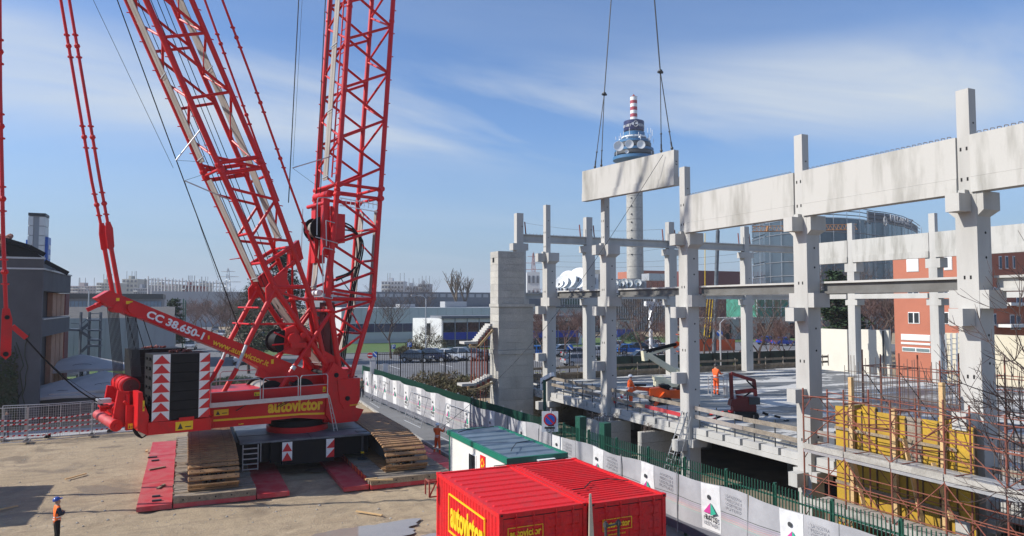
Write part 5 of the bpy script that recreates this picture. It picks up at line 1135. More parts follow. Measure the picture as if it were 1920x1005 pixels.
for k in range(3): hose('hydraulic_hose', [c(-9.3, 2.3, 3.5), c(-9.1+k*.1, 2.5, 3.0-k*.05), c(-8.8, 2.6, 2.85), c(-8.5+.1*k, 2.7, 3.2)], .03)
sticker(-9.45, 2.5, 3.3, .2, .25); sticker(-9.0, 3.3, 4.2, .08, .5)
# superlift pendant hanging at the far left, with the rope leading to the rear winch, and its counterweight outside the picture
sl = thing('counterweight_pendant', 'red pendant bar hanging at the left picture edge with a rope to the crane winch', 'pendant', c(-14.2, 1.6, 7.2))
pendant(1.6, [(-15.6, 40), (-14.86, 19.0), (-14.55, 12.4), (-14.35, 9.1)], sl, .085)
b = MB(); b.ext([c(-14.48, 1.65, 9.1), c(-14.22, 1.65, 9.1), c(-14.1, 1.65, 8.6), c(-14.1, 1.65, 7.0), c(-14.3, 1.65, 6.8), c(-14.5, 1.65, 7.0), c(-14.5, 1.65, 8.7)], CM.to_3x3() @ Vector((0, .14, 0))); b.build('pendant_link', RED, sl)
b = MB(); b.beam(c(-14.1, 1.6, 8.3), c(-13.55, 1.6, 7.75), .16, .22); b.build('link_arm', RED, sl)
q = MB(); q.tube(c(-14.3, 1.72, 7.05), c(-14.3, 1.45, 7.05), .11, 12); q.tube(c(-14.3, 1.72, 8.7), c(-14.3, 1.45, 8.7), .1, 12); q.build('link_pin', BLACK, sl)
hose('tow_rope', [c(-13.6, 1.6, 7.75), c(-12.6, 1.3, 6.5), c(-11.4, 1.1, 5.2), c(-10.1, 1.0, 4.2)], .035, BLACK, sl)
hose('guide_wire', [c(-13.5, 1.6, 7.6), c(-12, 1.4, 5.9), c(-10.4, 1.2, 4.6)], .012, BLACK, sl)
wt = thing('ballast_stack', 'stack of dark counterweight slabs on a suspended tray, left of the picture', 'counterweight', (-14.5, 42, .3))
for k in range(9):
    for j in range(3): b = MB(); y = 38.3+j*2.55; e = .12*(k % 2)+.05*j; b.box(-17+e, -11.6-e-.08*k, y, y+2.35, .6+k*.48, 1.06+k*.48); b.build('ballast_slab', BLACK, wt)
b = MB(); b.box(-17.2, -11.3, 38.1, 46.0, .25, .6); b.build('tray', RED, wt)
for y in (40.2, 43.4): rod('suspension_bar', (-12.2, y, 4.8), (-12.8, y, 24), .12, RED, wt)
# ============================================================ PEOPLE
def person(label, loc, face, H, mats, pose, helmet=None, bands=True, vest=None):
    """mats: torso, arms, legs, boots. pose: joints in body units (x right, y forward, z up, 1 = standing height)."""
    t = thing('person', label, 'person', loc, -face)
    J = dict(pel=(0, 0, .525), sp=(0, .005, .61), ch=(0, .0, .735), ne=(0, 0, .845), he=(0, .012, .905), ht=(0, .0, .965),
             hl=(-.052, 0, .50), kl=(-.06, .015, .27), al=(-.062, -.01, .045), tl=(-.068, .085, .018), hr=(.052, 0, .50), kr=(.06, .015, .27), ar=(.062, -.01, .045), tr=(.068, .085, .018),
             sl=(-.105, 0, .80), el=(-.135, -.02, .64), wl=(-.13, .03, .50), fl=(-.13, .045, .445), sr=(.105, 0, .80), er=(.135, -.02, .64), wr=(.13, .03, .50), fr=(.13, .045, .445))
    J.update(pose); RAD = dict(pel=.086, sp=.080, ch=.092, ne=.034, he=.052, ht=.046, hl=.056, kl=.040, al=.028, tl=.024, hr=.056, kr=.040, ar=.028, tr=.024, sl=.044, el=.031, wl=.021, fl=.020, sr=.044, er=.031, wr=.021, fr=.020)
    E_ = [('pel', 'sp', 0), ('sp', 'ch', 0), ('ch', 'ne', 0), ('ne', 'he', 4), ('he', 'ht', 4), ('pel', 'hl', 2), ('hl', 'kl', 2), ('kl', 'al', 2), ('al', 'tl', 3), ('pel', 'hr', 2), ('hr', 'kr', 2), ('kr', 'ar', 2), ('ar', 'tr', 3), ('ch', 'sl', 0), ('sl', 'el', 1), ('el', 'wl', 1), ('wl', 'fl', 4), ('ch', 'sr', 0), ('sr', 'er', 1), ('er', 'wr', 1), ('wr', 'fr', 4)]
    names = list(J); vs = [Vector(J[n_])*H for n_ in names]; rad = [RAD[n_]*H for n_ in names]; es = [(names.index(a), names.index(b_)) for a, b_, _ in E_]
    segs = [(vs[a], vs[b_], E_[i][2]) for i, (a, b_) in enumerate(es)]
    # fingers and nose grown from the same skeleton
    for w_, f_ in (('wl', 'fl'), ('wr', 'fr')):
        W_ = Vector(J[w_])*H; K = Vector(J[f_])*H; d_ = (K-W_).normalized(); sd_ = d_.cross(Vector((0, 1, .2))); sd_ = sd_.normalized() if sd_.length > .1 else Vector((1, 0, 0)); cu = d_.cross(sd_)
        for k in range(4):
            a = K+sd_*((k-1.5)*.009*H); m_ = a+d_*.022*H; e = m_+(d_*.6+cu*.5)*.022*H*(1, 1.1, 1.05, .85)[k]; i0 = names.index(f_); n0 = len(vs); vs += [a+d_*.004*H, m_, e]; rad += [.0055*H, .0052*H, .0045*H]; es += [(i0, n0), (n0, n0+1), (n0+1, n0+2)]; segs.append((a, e, 4))
        a = W_+(K-W_)*.4+sd_*.016*H; e = a+(d_+sd_*.6).normalized()*.035*H; n0 = len(vs); vs += [a, e]; rad += [.0065*H, .005*H]; es += [(names.index(w_), n0), (n0, n0+1)]; segs.append((a, e, 4))
    hv = Vector(J['he'])*H; up_ = (Vector(J['ht'])-Vector(J['he'])).normalized(); n0 = len(vs); vs.append(hv+Vector((0, .058*H, .0))); rad.append(.009*H); es.append((names.index('he'), n0)); segs.append((hv, vs[-1], 4))
    me = bpy.data.meshes.new('body'); me.from_pydata([tuple(v) for v in vs], es, []); o = bpy.data.objects.new('body', me); COL.objects.link(o)
    md = o.modifiers.new('s', 'SKIN'); md.use_smooth_shade = True
    lay = me.skin_vertices[0].data
    for i, r_ in enumerate(rad): lay[i].radius = (r_*1.0, r_*(.78 if i in (0, 1, 2) else 1)); lay[i].use_root = (i == 0)
    ss = o.modifiers.new('d', 'SUBSURF'); ss.levels = ss.render_levels = 1
    me2 = bpy.data.meshes.new_from_object(o.evaluated_get(bpy.context.evaluated_depsgraph_get())); me2.name = 'body'; bpy.data.objects.remove(o)
    me2.materials.clear()
    for m_ in list(mats)+[SKIN]: me2.materials.append(m_)
    for p in me2.polygons:
        cc = p.center; best = 9e9
        for a, b_, mi in segs:
            ab = b_-a; k = max(0, min(1, (cc-a).dot(ab)/max(ab.length_squared, 1e-9))); dd = (cc-(a+ab*k)).length
            if dd < best: best = dd; p.material_index = mi
    ob = bpy.data.objects.new('body', me2); COL.objects.link(ob); ob.parent = t
    hd = (Vector(J['he'])*.45+Vector(J['ht'])*.55)*H
    if helmet:
        prof = [(.072*H*math.cos(a), .062*H*math.sin(a)) for a in [k*math.pi/2/6 for k in range(7)]]; prof[-1] = (.001, prof[-1][1])
        rot = Vector((0, 0, 1)).rotation_difference(up_).to_matrix().to_4x4()
        q = MB(Matrix.Translation(hd+up_*.012*H) @ rot); q.lathe([(.072*H, -.006*H)]+prof, (0, 0, 0), 14); q.add([(-.05*H, .05*H, -.008*H), (.05*H, .05*H, -.008*H), (.035*H, .105*H, -.014*H), (-.035*H, .105*H, -.014*H), (-.05*H, .05*H, 0), (.05*H, .05*H, 0), (.035*H, .105*H, -.008*H), (-.035*H, .105*H, -.008*H)], [(3,2,1,0), (4,5,6,7), (0,1,5,4), (1,2,6,5), (2,3,7,6), (3,0,4,7)])
        me3 = q.mesh('helmet', [helmet]); oo = bpy.data.objects.new('helmet', me3); COL.objects.link(oo); oo.parent = t
    else:
        q = MB(); q.ball(hd+Vector((0, -.012*H, .005*H)), .058*H, 10, 0, 1.0); me3 = q.mesh('hair', [BLACK]); oo = bpy.data.objects.new('hair', me3); COL.objects.link(oo); oo.parent = t
    q = MB()
    for sx in (-1, 1): q.ball(hv+Vector((sx*.018*H, .047*H, .012*H)), .006*H, 6)
    q2 = q.mesh('eyes', [BLACK]); oo = bpy.data.objects.new('eyes', q2); COL.objects.link(oo); oo.parent = t
    if bands:
        def ring(cn, r0, r1, hh, ax=Vector((0, 0, 1))):
            rot = Vector((0, 0, 1)).rotation_difference(ax).to_matrix().to_4x4(); q = MB(Matrix.Translation(cn) @ rot); n_ = 14
            v_ = [(r0*math.cos(6.2832*i/n_), r1*math.sin(6.2832*i/n_), z) for z in (-hh, hh) for i in range(n_)]
            q.add(v_, [(i, (i+1) % n_, n_+(i+1) % n_, n_+i) for i in range(n_)], 0, True); me_ = q.mesh('reflective_band', [BANDM], fix=False); oo = bpy.data.objects.new('reflective_band', me_); COL.objects.link(oo); oo.parent = t
        P_ = Vector(J['pel'])*H; S_ = Vector(J['sp'])*H; C_ = Vector(J['ch'])*H
        ring(S_.lerp(C_, .1), .084*H, .072*H, .011*H, (C_-S_).normalized()); ring(S_.lerp(P_, .45), .086*H, .076*H, .011*H, (S_-P_).normalized())
        if bands == 2:
            for k_, a_ in (('kl', 'al'), ('kr', 'ar')): A = Vector(J[k_])*H; B = Vector(J[a_])*H; ring(A.lerp(B, .35), .042*H, .042*H, .012*H, (A-B).normalized())
    return t
BANDM = mat('reflective_silver', (.72, .74, .74), .35, var=.03)
WHITEH = mat('white_helmet', (.8, .8, .8), .3, var=.02); BLUEH = mat('blue_helmet', (.03, .07, .30), .25, var=.03)
VEST = mat('orange_vest', (.95, .16, .01), .7, var=.08, sc=6); BOOT = mat('work_boots', (.35, .10, .03), .8); CAMO = mat('grey_green_jacket', (.11, .13, .10), .8, var=.3, sc=9)
def hdg(dx, dy): return math.atan2(dx, dy)
p = PZ(105, 1026, 0); p.z = -.04
person('man in orange vest and blue helmet with folded arms at lower left', p, hdg(1, .35), 1.93, (VEST, NAVY, BLACK, BLACK),
    dict(el=(-.15, .05, .66), wl=(-.02, .12, .66), fl=(.05, .11, .67), er=(.15, .05, .67), wr=(.03, .125, .70), fr=(-.05, .115, .70), he=(0, .0, .905), ht=(0, -.02, .965), hl=(-.05, 0, .5)), BLUEH)
p = PZ(820, 853, .02)
person('worker in orange suit and white helmet holding the guide rope beside the right crawler', p, hdg(.75, .65), 1.95, (ORNG, ORNG, ORNG, BOOT),
    dict(er=(.15, .09, .72), wr=(.13, .2, .80), fr=(.125, .235, .835), el=(-.14, .07, .68), wl=(-.06, .17, .74), fl=(-.03, .2, .76), kl=(-.09, .05, .27), al=(-.10, -.05, .045), tl=(-.12, .04, .018), kr=(.08, .0, .27), ar=(.11, -.03, .045), tr=(.13, .06, .018)), WHITEH, 2)
p = PZ(678, 745, .1)
person('man in grey green jacket standing on the pavement near the street corner', p, hdg(-.3, -1), 1.95, (CAMO, CAMO, NAVY, BLACK), dict(wl=(-.1, .06, .52), wr=(.1, .06, .52)), None, False)
q = MB(); gp = PZ(672, 735, .1); q.ball(gp+Vector((-.2, 1, .9)), .55, 10, 0, .6); q.box(gp.x-.6, gp.x+.4, gp.y+.6, gp.y+1.6, .1, .9); tag(q.build('equipment_sacks', mat('yellow_sack', (.45, .42, .10), .8)), 'dull yellow sacks piled behind the man at the street corner', 'sacks')
p = PX(1170, 780, 23.05)
person('worker in orange suit with white helmet on the deck edge beside the fourth column', (p.x+.45, p.y, 3.3), hdg(1, -.2), 1.9, (ORNG, ORNG, ORNG, BLACK), dict(er=(.13, .05, .66), wr=(.1, .12, .6), fr=(.1, .15, .57)), WHITEH, 2)
p = PZ(8, 822, 0)
person('man in dark clothes behind the left wire fence at the picture edge', (p.x, p.y+.6, 0), hdg(-.2, -1), 1.85, (NAVY, NAVY, NAVY, BLACK), {}, None, False)
# guide rope from the lifted beam to the worker
B0 = linept(.92, 1.7)-Vector((.3, 0, 0)); wk = PZ(820, 853, .02)+Vector((.35, .35, 1.55))
t = thing('guide_rope', 'thin guide rope running from the lifted beam down to the worker by the crawler', 'rope', wk)
pts = [B0.lerp(wk, k/14)-Vector((0, 0, 1.6*math.sin(math.pi*k/14))) for k in range(15)]
q = MB(); q.path(pts, .014, 4); q.build('rope', DARK, t)
# ============================================================ LIFTS ON THE DECK
def lift_frame(u, v): P = PZ(u, v, 3.3); return P
XH = Vector((RT.x, RT.y, 0)); YH = Vector((FW.x, FW.y, 0)).normalized(); ZH = Vector((0, 0, 1))
class LF:                                 # local frame turned towards the photograph's view: x right, y away, z up
    def __init__(s, name, label, cat, org, k=1.0): s.o = org; s.t = thing(name, label, cat, org); s.M = Matrix.Translation(org) @ Matrix((( XH.x, YH.x, 0, 0), (XH.y, YH.y, 0, 0), (0, 0, 1, 0), (0, 0, 0, 1))) @ Matrix.Scale(k, 4)
    def B(s): return MB(s.M)
    def p(s, x, y, z): return s.M @ Vector((x, y, z))
# dark red tracked lift with basket
L = LF('tracked_lift', 'dark red tracked boom lift on outriggers on the wet deck, with a basket', 'boom lift', PZ(1393, 786, 3.3), .8)
b = L.B()
for y in (-.45, .45): b.lathe([(.26, -.16), (.26, .16)], (-.55, y, .28), 12, axis='Y'); b.lathe([(.26, -.16), (.26, .16)], (.6, y, .28), 12, axis='Y'); b.box(-.55, .6, y-.16, y+.16, .02, .54)
b.build('rubber_track', RUBBER, L.t)
b = L.B(); b.box(-.7, .8, -.3, .3, .5, .9); b.ext([(-.9, -.35, .9), (.75, -.35, .9), (.85, -.35, 1.3), (.1, -.35, 1.5), (-.8, -.35, 1.3)], (0, .7, 0)); b.build('chassis', DRED, L.t)
b = L.B(); b.box(.3, 1.0, -.4, .4, 1.0, 1.45); b.build('engine_cover', DARK, L.t)
b = L.B(); b.beam((-.7, 0, 1.1), (-.75, 0, 3.0), .22, .2); b.beam((-.75, -.1, 2.98), (.75, -.1, 2.5), .22, .22); b.beam((.75, 0, 2.55), (.85, 0, 1.5), .22, .2); b.beam((-.45, 0, 1.75), (.85, 0, 1.9), .2, .26); b.beam((-.45, -.12, 1.5), (.7, -.12, 1.38), .16, .14); b.build('boom', DRED, L.t)
b = L.B(); b.tube((.2, -.22, 2.55), (.75, -.22, 2.0), .05, 8); b.tube((-.4, -.2, 1.2), (.5, -.2, 1.8), .05, 8); b.build('cylinder', BLACK, L.t)
for (x, y) in ((-2.3, -.9), (2.6, -.6), (2.2, 1.7), (-1.7, 1.6)):
    b = L.B(); n_ = 6
    for k in range(n_): a = Vector((-.3 if x < 0 else .5, 0, .62)); e = Vector((x, y, .1)); b.beam(a.lerp(e, k/n_), a.lerp(e, (k+1)/n_), .1, .12, k % 2)
    b.lathe([(.18, 0), (.18, .05)], (x, y, .0), 10, 0); b.build('outrigger', [BLACK, CHEVR if x < 0 else WHITE], L.t)
q = L.B(); x0_, x1_, y0_, y1_, z0_, z1_ = -2.15, -1.15, -.5, .3, 1.55, 2.75
for z in (z0_+.05, (z0_+z1_)/2, z1_):
    P = [(x0_, y0_, z), (x1_, y0_, z), (x1_, y1_, z), (x0_, y1_, z), (x0_, y0_, z)]; q.path(P, .03, 6)
for x, y in ((x0_, y0_), (x1_, y0_), (x1_, y1_), (x0_, y1_)): q.tube((x, y, z0_), (x, y, z1_), .03, 6)
q.box(x0_, x1_, y0_, y1_, z0_-.03, z0_+.02); q.box(x1_-.05, x1_+.12, -.3, .1, 1.4, 2.2); q.build('basket', GALV, L.t)
bp = L.p(-1.75, -.1, 1.57)
person('worker in orange suit standing in the basket of the dark red lift', bp, hdg(.9, .2), 1.62, (ORNG, ORNG, ORNG, BLACK), dict(er=(.14, .06, .68), wr=(.12, .17, .69), fr=(.12, .2, .69), el=(-.14, .06, .68), wl=(-.1, .17, .69), fl=(-.1, .2, .69)), mat('black_helmet', (.03, .03, .03), .4), 2)
# orange spider crane, folded
L = LF('spider_lift', 'orange spider lift with folded striped legs on the wet deck', 'spider lift', PZ(1240, 757, 3.3))
b = L.B()
for y in (-.35, .35): b.lathe([(.2, -.12), (.2, .12)], (-.5, y, .22), 12, axis='Y'); b.lathe([(.2, -.12), (.2, .12)], (.35, y, .22), 12, axis='Y'); b.box(-.5, .35, y-.12, y+.12, .02, .42)
b.build('rubber_track', RUBBER, L.t)
b = L.B(); b.ext([(-.75, -.4, .5), (.4, -.4, .4), (.5, -.4, .8), (-.1, -.4, 1.0), (-.75, -.4, .95)], (0, .8, 0)); b.box(.4, 1.1, -.35, .35, .35, .85); b.build('body', ORNP, L.t)
b = L.B(); b.box(-.1, .45, -.25, .25, .8, 1.15); b.tube((0, -.3, .6), (.5, -.3, 1.1), .06, 8); b.box(.9, 1.4, -.2, .2, .7, .95); b.build('engine', BLACK, L.t)
b = L.B(); b.beam((-.7, 0, .85), (-1.5, -.1, .95), .2, .22); b.beam((-1.5, -.1, .95), (-2.1, -.15, .7), .18, .2); b.beam((1.0, 0, .75), (1.9, 0, .65), .18, .16); b.beam((.1, -.4, .7), (-.6, -1.0, .05), .14, .16); b.build('folded_leg', ORNP, L.t)
b = L.B()
for k in range(8): a = Vector((-2.1, -.15, .68)); e = Vector((-2.9, -.4, .12)); b.beam(a.lerp(e, k/8), a.lerp(e, (k+1)/8), .12, .14, k % 2)
for k in range(6): a = Vector((1.2, -.1, .6)); e = Vector((2.0, -.3, .5)); b.beam(a.lerp(e, k/6), a.lerp(e, (k+1)/6), .1, .12, k % 2)
b.build('striped_leg', [WHITE, CHEVR], L.t)
b = L.B(); b.beam((-.9, .1, 1.1), (-1.6, .0, 1.12), .12, .12); b.build('arm', BLACK, L.t)
# cream articulated boom lift
L = LF('articulated_lift', 'cream articulated boom lift behind the third column on the deck', 'boom lift', PZ(1262, 738, 3.3))
b = L.B(); b.box(-1.2, .6, -.6, .6, .5, .95); b.box(-1.3, -.6, -.5, .5, .9, 1.15); b.build('turntable', CREAM, L.t)
b = L.B()
for x in (-.8, .5):
    for y in (-.7, .7): b.lathe([(.38, -.15), (.38, .15)], (x, y, .38), 14, axis='Y')
b.build('wheel', RUBBER, L.t)
D_ = (PZ(1262, 738, 3.3)-CAM).dot(FW)
def q3(u, v): return PD(u, v, D_)
t = L.t
def arm3(nm, a, b_, w_, h_, m): g = MB(); g.beam(a, b_, w_, h_); g.build(nm, m, t)
arm3('lower_arm', q3(1268, 722), q3(1270, 690), .4, .35, CREAM); arm3('upper_arm', q3(1272, 700), q3(1212, 664), .32, .36, CREAM); arm3('upper_arm', q3(1262, 700), q3(1222, 674), .2, .14, CREAM)
arm3('elbow', q3(1210, 676), q3(1208, 658), .34, .34, CREAM); arm3('jib', q3(1206, 660), q3(1268, 645), .28, .2, BLACK); arm3('jib_side', q3(1218, 664), q3(1262, 650), .2, .14, CREAM); arm3('jib_head', q3(1262, 650), q3(1272, 643), .25, .3, ORNP)
arm3('cylinder', q3(1215, 668), q3(1235, 672), .12, .1, BLACK)
bk = MB(); B_ = q3(1273, 660); 
for z in (0, .6, 1.15):
    P = [B_+Vector((0, 0, z)), B_+XH*.9+Vector((0, 0, z)), B_+XH*.9+YH*.8+Vector((0, 0, z)), B_+YH*.8+Vector((0, 0, z)), B_+Vector((0, 0, z))]; bk.path(P, .03, 6)
bk.build('basket', ORNP, t)
# ============================================================ POLES, SIGNS, LIGHT FENCES
p = PX(1021, 712, 20.2); t = thing('camera_pole', 'green pole with a white camera housing in front of the fifth column', 'camera pole', (20.2, p.y, 0))
rod('pole', (20.2, p.y, 0), (20.2, p.y, p.z), .1, GREEN, t); q = MB(); a = PX(1016, 713, 20.2); b_ = PX(1031, 702, 20.2); b_.x += .2; q.beam(a, b_, .24, .24); q.build('camera_housing', WHITE, t); q = MB(); q.beam(a+Vector((0, .0, -.2)), b_+Vector((0, 0, -.17)), .15, .05); q.build('bracket', DARK, t); rod('riser', a+Vector((0, 0, -.6)), a+Vector((0, 0, -.1)), .1, WHITE, t)
p = PX(1033, 772, 17.2); t = thing('no_parking_sign', 'round no parking sign on a white board on a grey post', 'sign', (17.2, p.y, 0))
zt = PX(1033, 771, 17.2).z; zb = PX(1033, 809, 17.2).z; yl_ = PX(1028, 790, 17.2).y; yr_ = PX(1039, 790, 17.2).y; yc = (yl_+yr_)/2
rod('post', (17.2, yc, 0), (17.2, yc, zt+.15), .05, GALV, t)
n_ = Vector((-FW.x, -FW.y, 0)).normalized(); sx_ = Vector((RT.x, RT.y, 0)); O = Vector((17.13, yc, 0)); wS = .42
q = MB(); q.beam(O+Vector((0, 0, zb)), O+Vector((0, 0, zt)), wS*2, .03, 0, n_); q.build('board', WHITE, t)
def sdisc(nm, r, z, off, m, k=20): g = MB(); g.ext([O+n_*off+sx_*(r*math.cos(6.2832*i/k))+Vector((0, 0, z+r*math.sin(6.2832*i/k))) for i in range(k)], n_*.01); return g.build(nm, m, t)
zc = zt-.42; sdisc('sign_ring', .33, zc, .02, CHEVR); sdisc('sign_face', .25, zc, .034, BLUES)
q = MB(); a = O+n_*.05; q.beam(a+sx_*-.19+Vector((0, 0, zc+.19)), a+sx_*.19+Vector((0, 0, zc-.19)), .02, .08, 0, (0, 0, 1)); q.build('sign_bar', CHEVR, t)
text('0-24', .2, BLET, O+n_*.03+sx_*-.2+Vector((0, 0, zc-.6)), sx_, (0, 0, 1), t, ext=.003, height=.13, width=.4)
q = MB(); q.beam(O+n_*.03+sx_*-.28+Vector((0, 0, zb+.2)), O+n_*.03+sx_*.25+Vector((0, 0, zb+.2)), .01, .1); q.beam(O+n_*.03+sx_*-.1+Vector((0, 0, zb+.3)), O+n_*.03+sx_*.2+Vector((0, 0, zb+.32)), .01, .05); q.build('tow_pictogram', BLET, t)
# wire fences leaning on the pavement
def wire_fence(P0, P1, h, label, group, tape=False, lean=0.0, thin=.012, step=.14):
    P0 = Vector(P0); P1 = Vector(P1); d_ = P1-P0; Ln = d_.length; d_.normalize(); nn = Vector((-d_.y, d_.x, 0)); t = thing('wire_fence_panel', label, 'wire fence', P0.lerp(P1, .5), 0, group)
    U = (Vector((0, 0, 1))+nn*lean).normalized()*h; fr_ = [P0, P1, P1+U, P0+U, P0]; q = MB(); q.path([Vector(a) for a in fr_], .028, 6); q.tube(P0.lerp(P1, .5), P0.lerp(P1, .5)+U, .022, 6); q.build('frame', GALV, t)
    q = MB(); k = int(Ln/step)
    for i in range(1, k): a = P0+d_*(Ln*i/k); q.add([a-d_*thin/2, a+d_*thin/2, a+d_*thin/2+U, a-d_*thin/2+U], [(0,1,2,3)])
    for j in range(1, 7): a = P0+U*(j/7); q.add([a-U*.003, a+d_*Ln-U*.003, a+d_*Ln+U*.003, a+U*.003], [(0,1,2,3)])
    q.build('wire_mesh', GALV, t, kind='stuff', fix=False)
    if tape:
        for z in (.35, .72, 1.1, 1.42):
            q = MB(); m_ = int(Ln/.16)
            for i in range(m_): a = P0+d_*(Ln*i/m_)-nn*.04+Vector((0, 0, z+.05*math.sin(i*.35+z*9))); b_ = P0+d_*(Ln*(i+1)/m_)-nn*.04+Vector((0, 0, z+.05*math.sin((i+1)*.35+z*9))); q.add([a, b_, b_+Vector((0, 0, .1))+d_*.05, a+Vector((0, 0, .1))+d_*.05], [(0,1,2,3)], i % 2)
            q.build('warning_tape', [WHITE, CHEVR], t, fix=False)
    if not lean:
        q = MB()
        for a in (P0, P1): q = MB(); q.cbox(a+Vector((0, 0, .07)), (.3, .7, .14)); q.build('concrete_foot', KERB, t)
    return t
Q = [PZ(-40, 835), PZ(50, 830), PZ(172, 818), PZ(262, 808), PZ(330, 800)]
labs = ['wire fence panel with red and white tape, at the left picture edge', 'wire fence panel with red and white tape, second from the left edge', 'wire fence panel with red and white tape, just left of the crane rear', 'wire fence panel with tape behind the crane rear winch']
for i in range(4): a, b_ = Q[i].copy(), Q[i+1].copy(); a.z = b_.z = .06; wire_fence(a.lerp(b_, .01), a.lerp(b_, .99), 2.3, labs[i], 'taped wire fence panels at left', True)
for i in range(4): a, b_ = Q[i].copy(), Q[i+1].copy(); a.y += 1.3; b_.y += 1.3; a.z = b_.z = .05; a.x += 1; b_.x += 1; wire_fence(a, b_, 2.3, ['rear wire fence panel, leftmost of the second line', 'rear wire fence panel, second from the left of the second line', 'rear wire fence panel, third from the left of the second line', 'rear wire fence panel, rightmost of the second line'][i], 'second line of wire fences at left')
sheet('path', [(-40, 58.5), (-1, 59.5), (-1, 62.3), (-40, 61.8)], .03, mat('concrete_path', (.42, .42, .42), .9, var=.1), thick=.1)
ps = [(16.55, 66.5), (16.45, 62.5), (16.6, 55.2), (16.75, 51.3), (16.9, 47.6), (17.0, 43.6)]
for i, lab in ((0, 'farthest leaning wire fence against the banners'), (2, 'middle leaning wire fence behind the grey bollards'), (4, 'nearest leaning wire fence by the orange worker')):
    (x0_, y0_), (x1_, y1_) = ps[i], ps[i+1]; wire_fence((x1_-.75, y1_, .12), (x0_-.75, y0_, .12), 2.3, lab, 'wire fences leaning along the pavement', False, -.25, .012, .9)
for i, (u, v) in enumerate(((742, 764), (752, 770))):
    p = PZ(u, v, .1); q = MB(); q.box(p.x-.18, p.x+.18, p.y-.25, p.y+.25, .1, 1.55); tag(q.build('concrete_bollard', KERB), ['grey concrete bollard on the pavement, farther one', 'grey concrete bollard on the pavement, nearer one'][i], 'bollard')
for i, (u, v0, v1, cl) in enumerate(((698, 752, 680, 0), (716, 745, 684, 1))):
    p = PZ(u, v0, .1); p.x += .3*i; D2 = (p-CAM).dot(FW); tpz = PD(u, v1, D2).z; t = thing('sign_post', ['dark post with a white plate at the fence corner', 'post with orange and white marker at the fence corner'][i], 'post', p); rod('post', p, (p.x, p.y, tpz), .07, DARK if i == 0 else GALV, t)
    q = MB(); q.box(p.x-.25, p.x+.25, p.y-.1, p.y-.06, tpz-1.1, tpz+.1); q.build('plate', WHITE, t)
    if i: q = MB(); q.box(p.x-.2, p.x+.2, p.y-.14, p.y-.11, tpz-1.7, tpz-.8); q.build('marker', ORNP, t)
# ============================================================ BARE TREES
def tree_mb(h, seed, spread=.5, lev=5, r0=None, up=.35, nb=(3, 4), trunk=.3, tw=.006, droop=0, minr=.012):
    rnd = random.Random(seed); tr = MB(); cr_ = MB(); r0 = r0 or h*.018
    def grow(p, d, L, r, lv):
        k = 3 if lv < 2 else 2; pts = [p]; dd = d.copy()
        for i in range(k):
            dd = (dd+Vector((rnd.uniform(-1, 1), rnd.uniform(-1, 1), rnd.uniform(-.6, 1)+up*.4-droop*lv))*.16).normalized(); pts.append(pts[-1]+dd*L/k)
        mb = tr if lv == 0 else cr_; n_ = 8 if lv == 0 else (5 if lv == 1 else 3)
        for i in range(k): mb.tube(pts[i], pts[i+1], r*(1-.45*i/k), n_, 0, r*(1-.45*(i+1)/k), False)
        if lv >= lev: return
        m_ = rnd.randint(*nb)+(1 if lv == 0 else 0)
        for j in range(m_):
            f = (.45 if lv else .75)+(.55 if lv else .25)*(j+.6)/m_; i_ = min(k-1, int(f*k)); q_ = pts[i_].lerp(pts[i_+1], f*k-i_)
            a = rnd.uniform(0, 6.283); sd_ = Vector((math.cos(a), math.sin(a), 0)); nd = (dd*(1-spread)+sd_*spread+Vector((0, 0, up))).normalized()
            grow(q_, nd, L*rnd.uniform(.58, .8)*(1.9 if lv == 0 else 1)*.95, max(minr, r*.52), lv+1)
    grow(Vector((0, 0, 0)), Vector((0, 0, 1)), h*trunk, r0, 0); return tr, cr_
def place_tree(name, label, cat, loc, tm, cm_, s=1, rz=0, group=None):
    t = thing(name, label, cat, loc, rz, group)
    for nm, me in (('trunk', tm), ('crown', cm_)): o = bpy.data.objects.new(nm, me); COL.objects.link(o); o.parent = t; o.scale = (s, s, s)
    return t
def mk(h, seed, mt, mc, **k): a, b_ = tree_mb(h, seed, **k); return a.mesh('trunk', [mt], fix=False), b_.mesh('crown', [mc], fix=False)
def gp_(u, v, z=0): return PZ(u, v, z)
TA1 = mk(11.5, 3, BARK, BARK, spread=.6, lev=5, nb=(3, 4)); TB1 = mk(8, 5, BARK, TWIG, spread=.65, lev=5, nb=(3, 4), minr=.02); TC1 = mk(8, 9, BARKL, TWIG, spread=.6, lev=5, nb=(3, 4), minr=.022); TD1 = mk(9, 15, BARKL, BARKL, spread=.5, lev=3, nb=(3, 4), minr=.07, r0=.4, up=.6)
place_tree('bare_tree', 'tall bare tree beside the parked cars left of the stair tower', 'tree', gp_(733, 672), *TA1)
place_tree('bare_tree', 'slender bare tree among the parked cars before the white office', 'tree', gp_(800, 662), *TA1, .5, 2)
place_tree('bare_tree', 'bare tree at the avenue corner behind the crane back stays', 'tree', gp_(466, 700), *TA1, 1.1, 1.2)
place_tree('pollarded_tree', 'large pollarded bare tree rising behind the grey factory, left one', 'tree', PD(853, 590, 190)*1, *TD1, 1.35)
o = place_tree('pollarded_tree', 'smaller pollarded bare tree rising behind the grey factory, right one', 'tree', PD(873, 585, 190), *TD1, 1.05, 2)
rnd = random.Random(4)
def many(pts, lab, grp, kinds, sc=(1, 1.3)):
    for i, (u, v, d_) in enumerate(pts):
        P = PD(u, 570, d_); P.z = 0; k = kinds[i % len(kinds)]; place_tree('bare_tree', lab[i] if isinstance(lab, list) else lab, 'tree', P, *k, rnd.uniform(*sc), rnd.uniform(0, 6), grp)
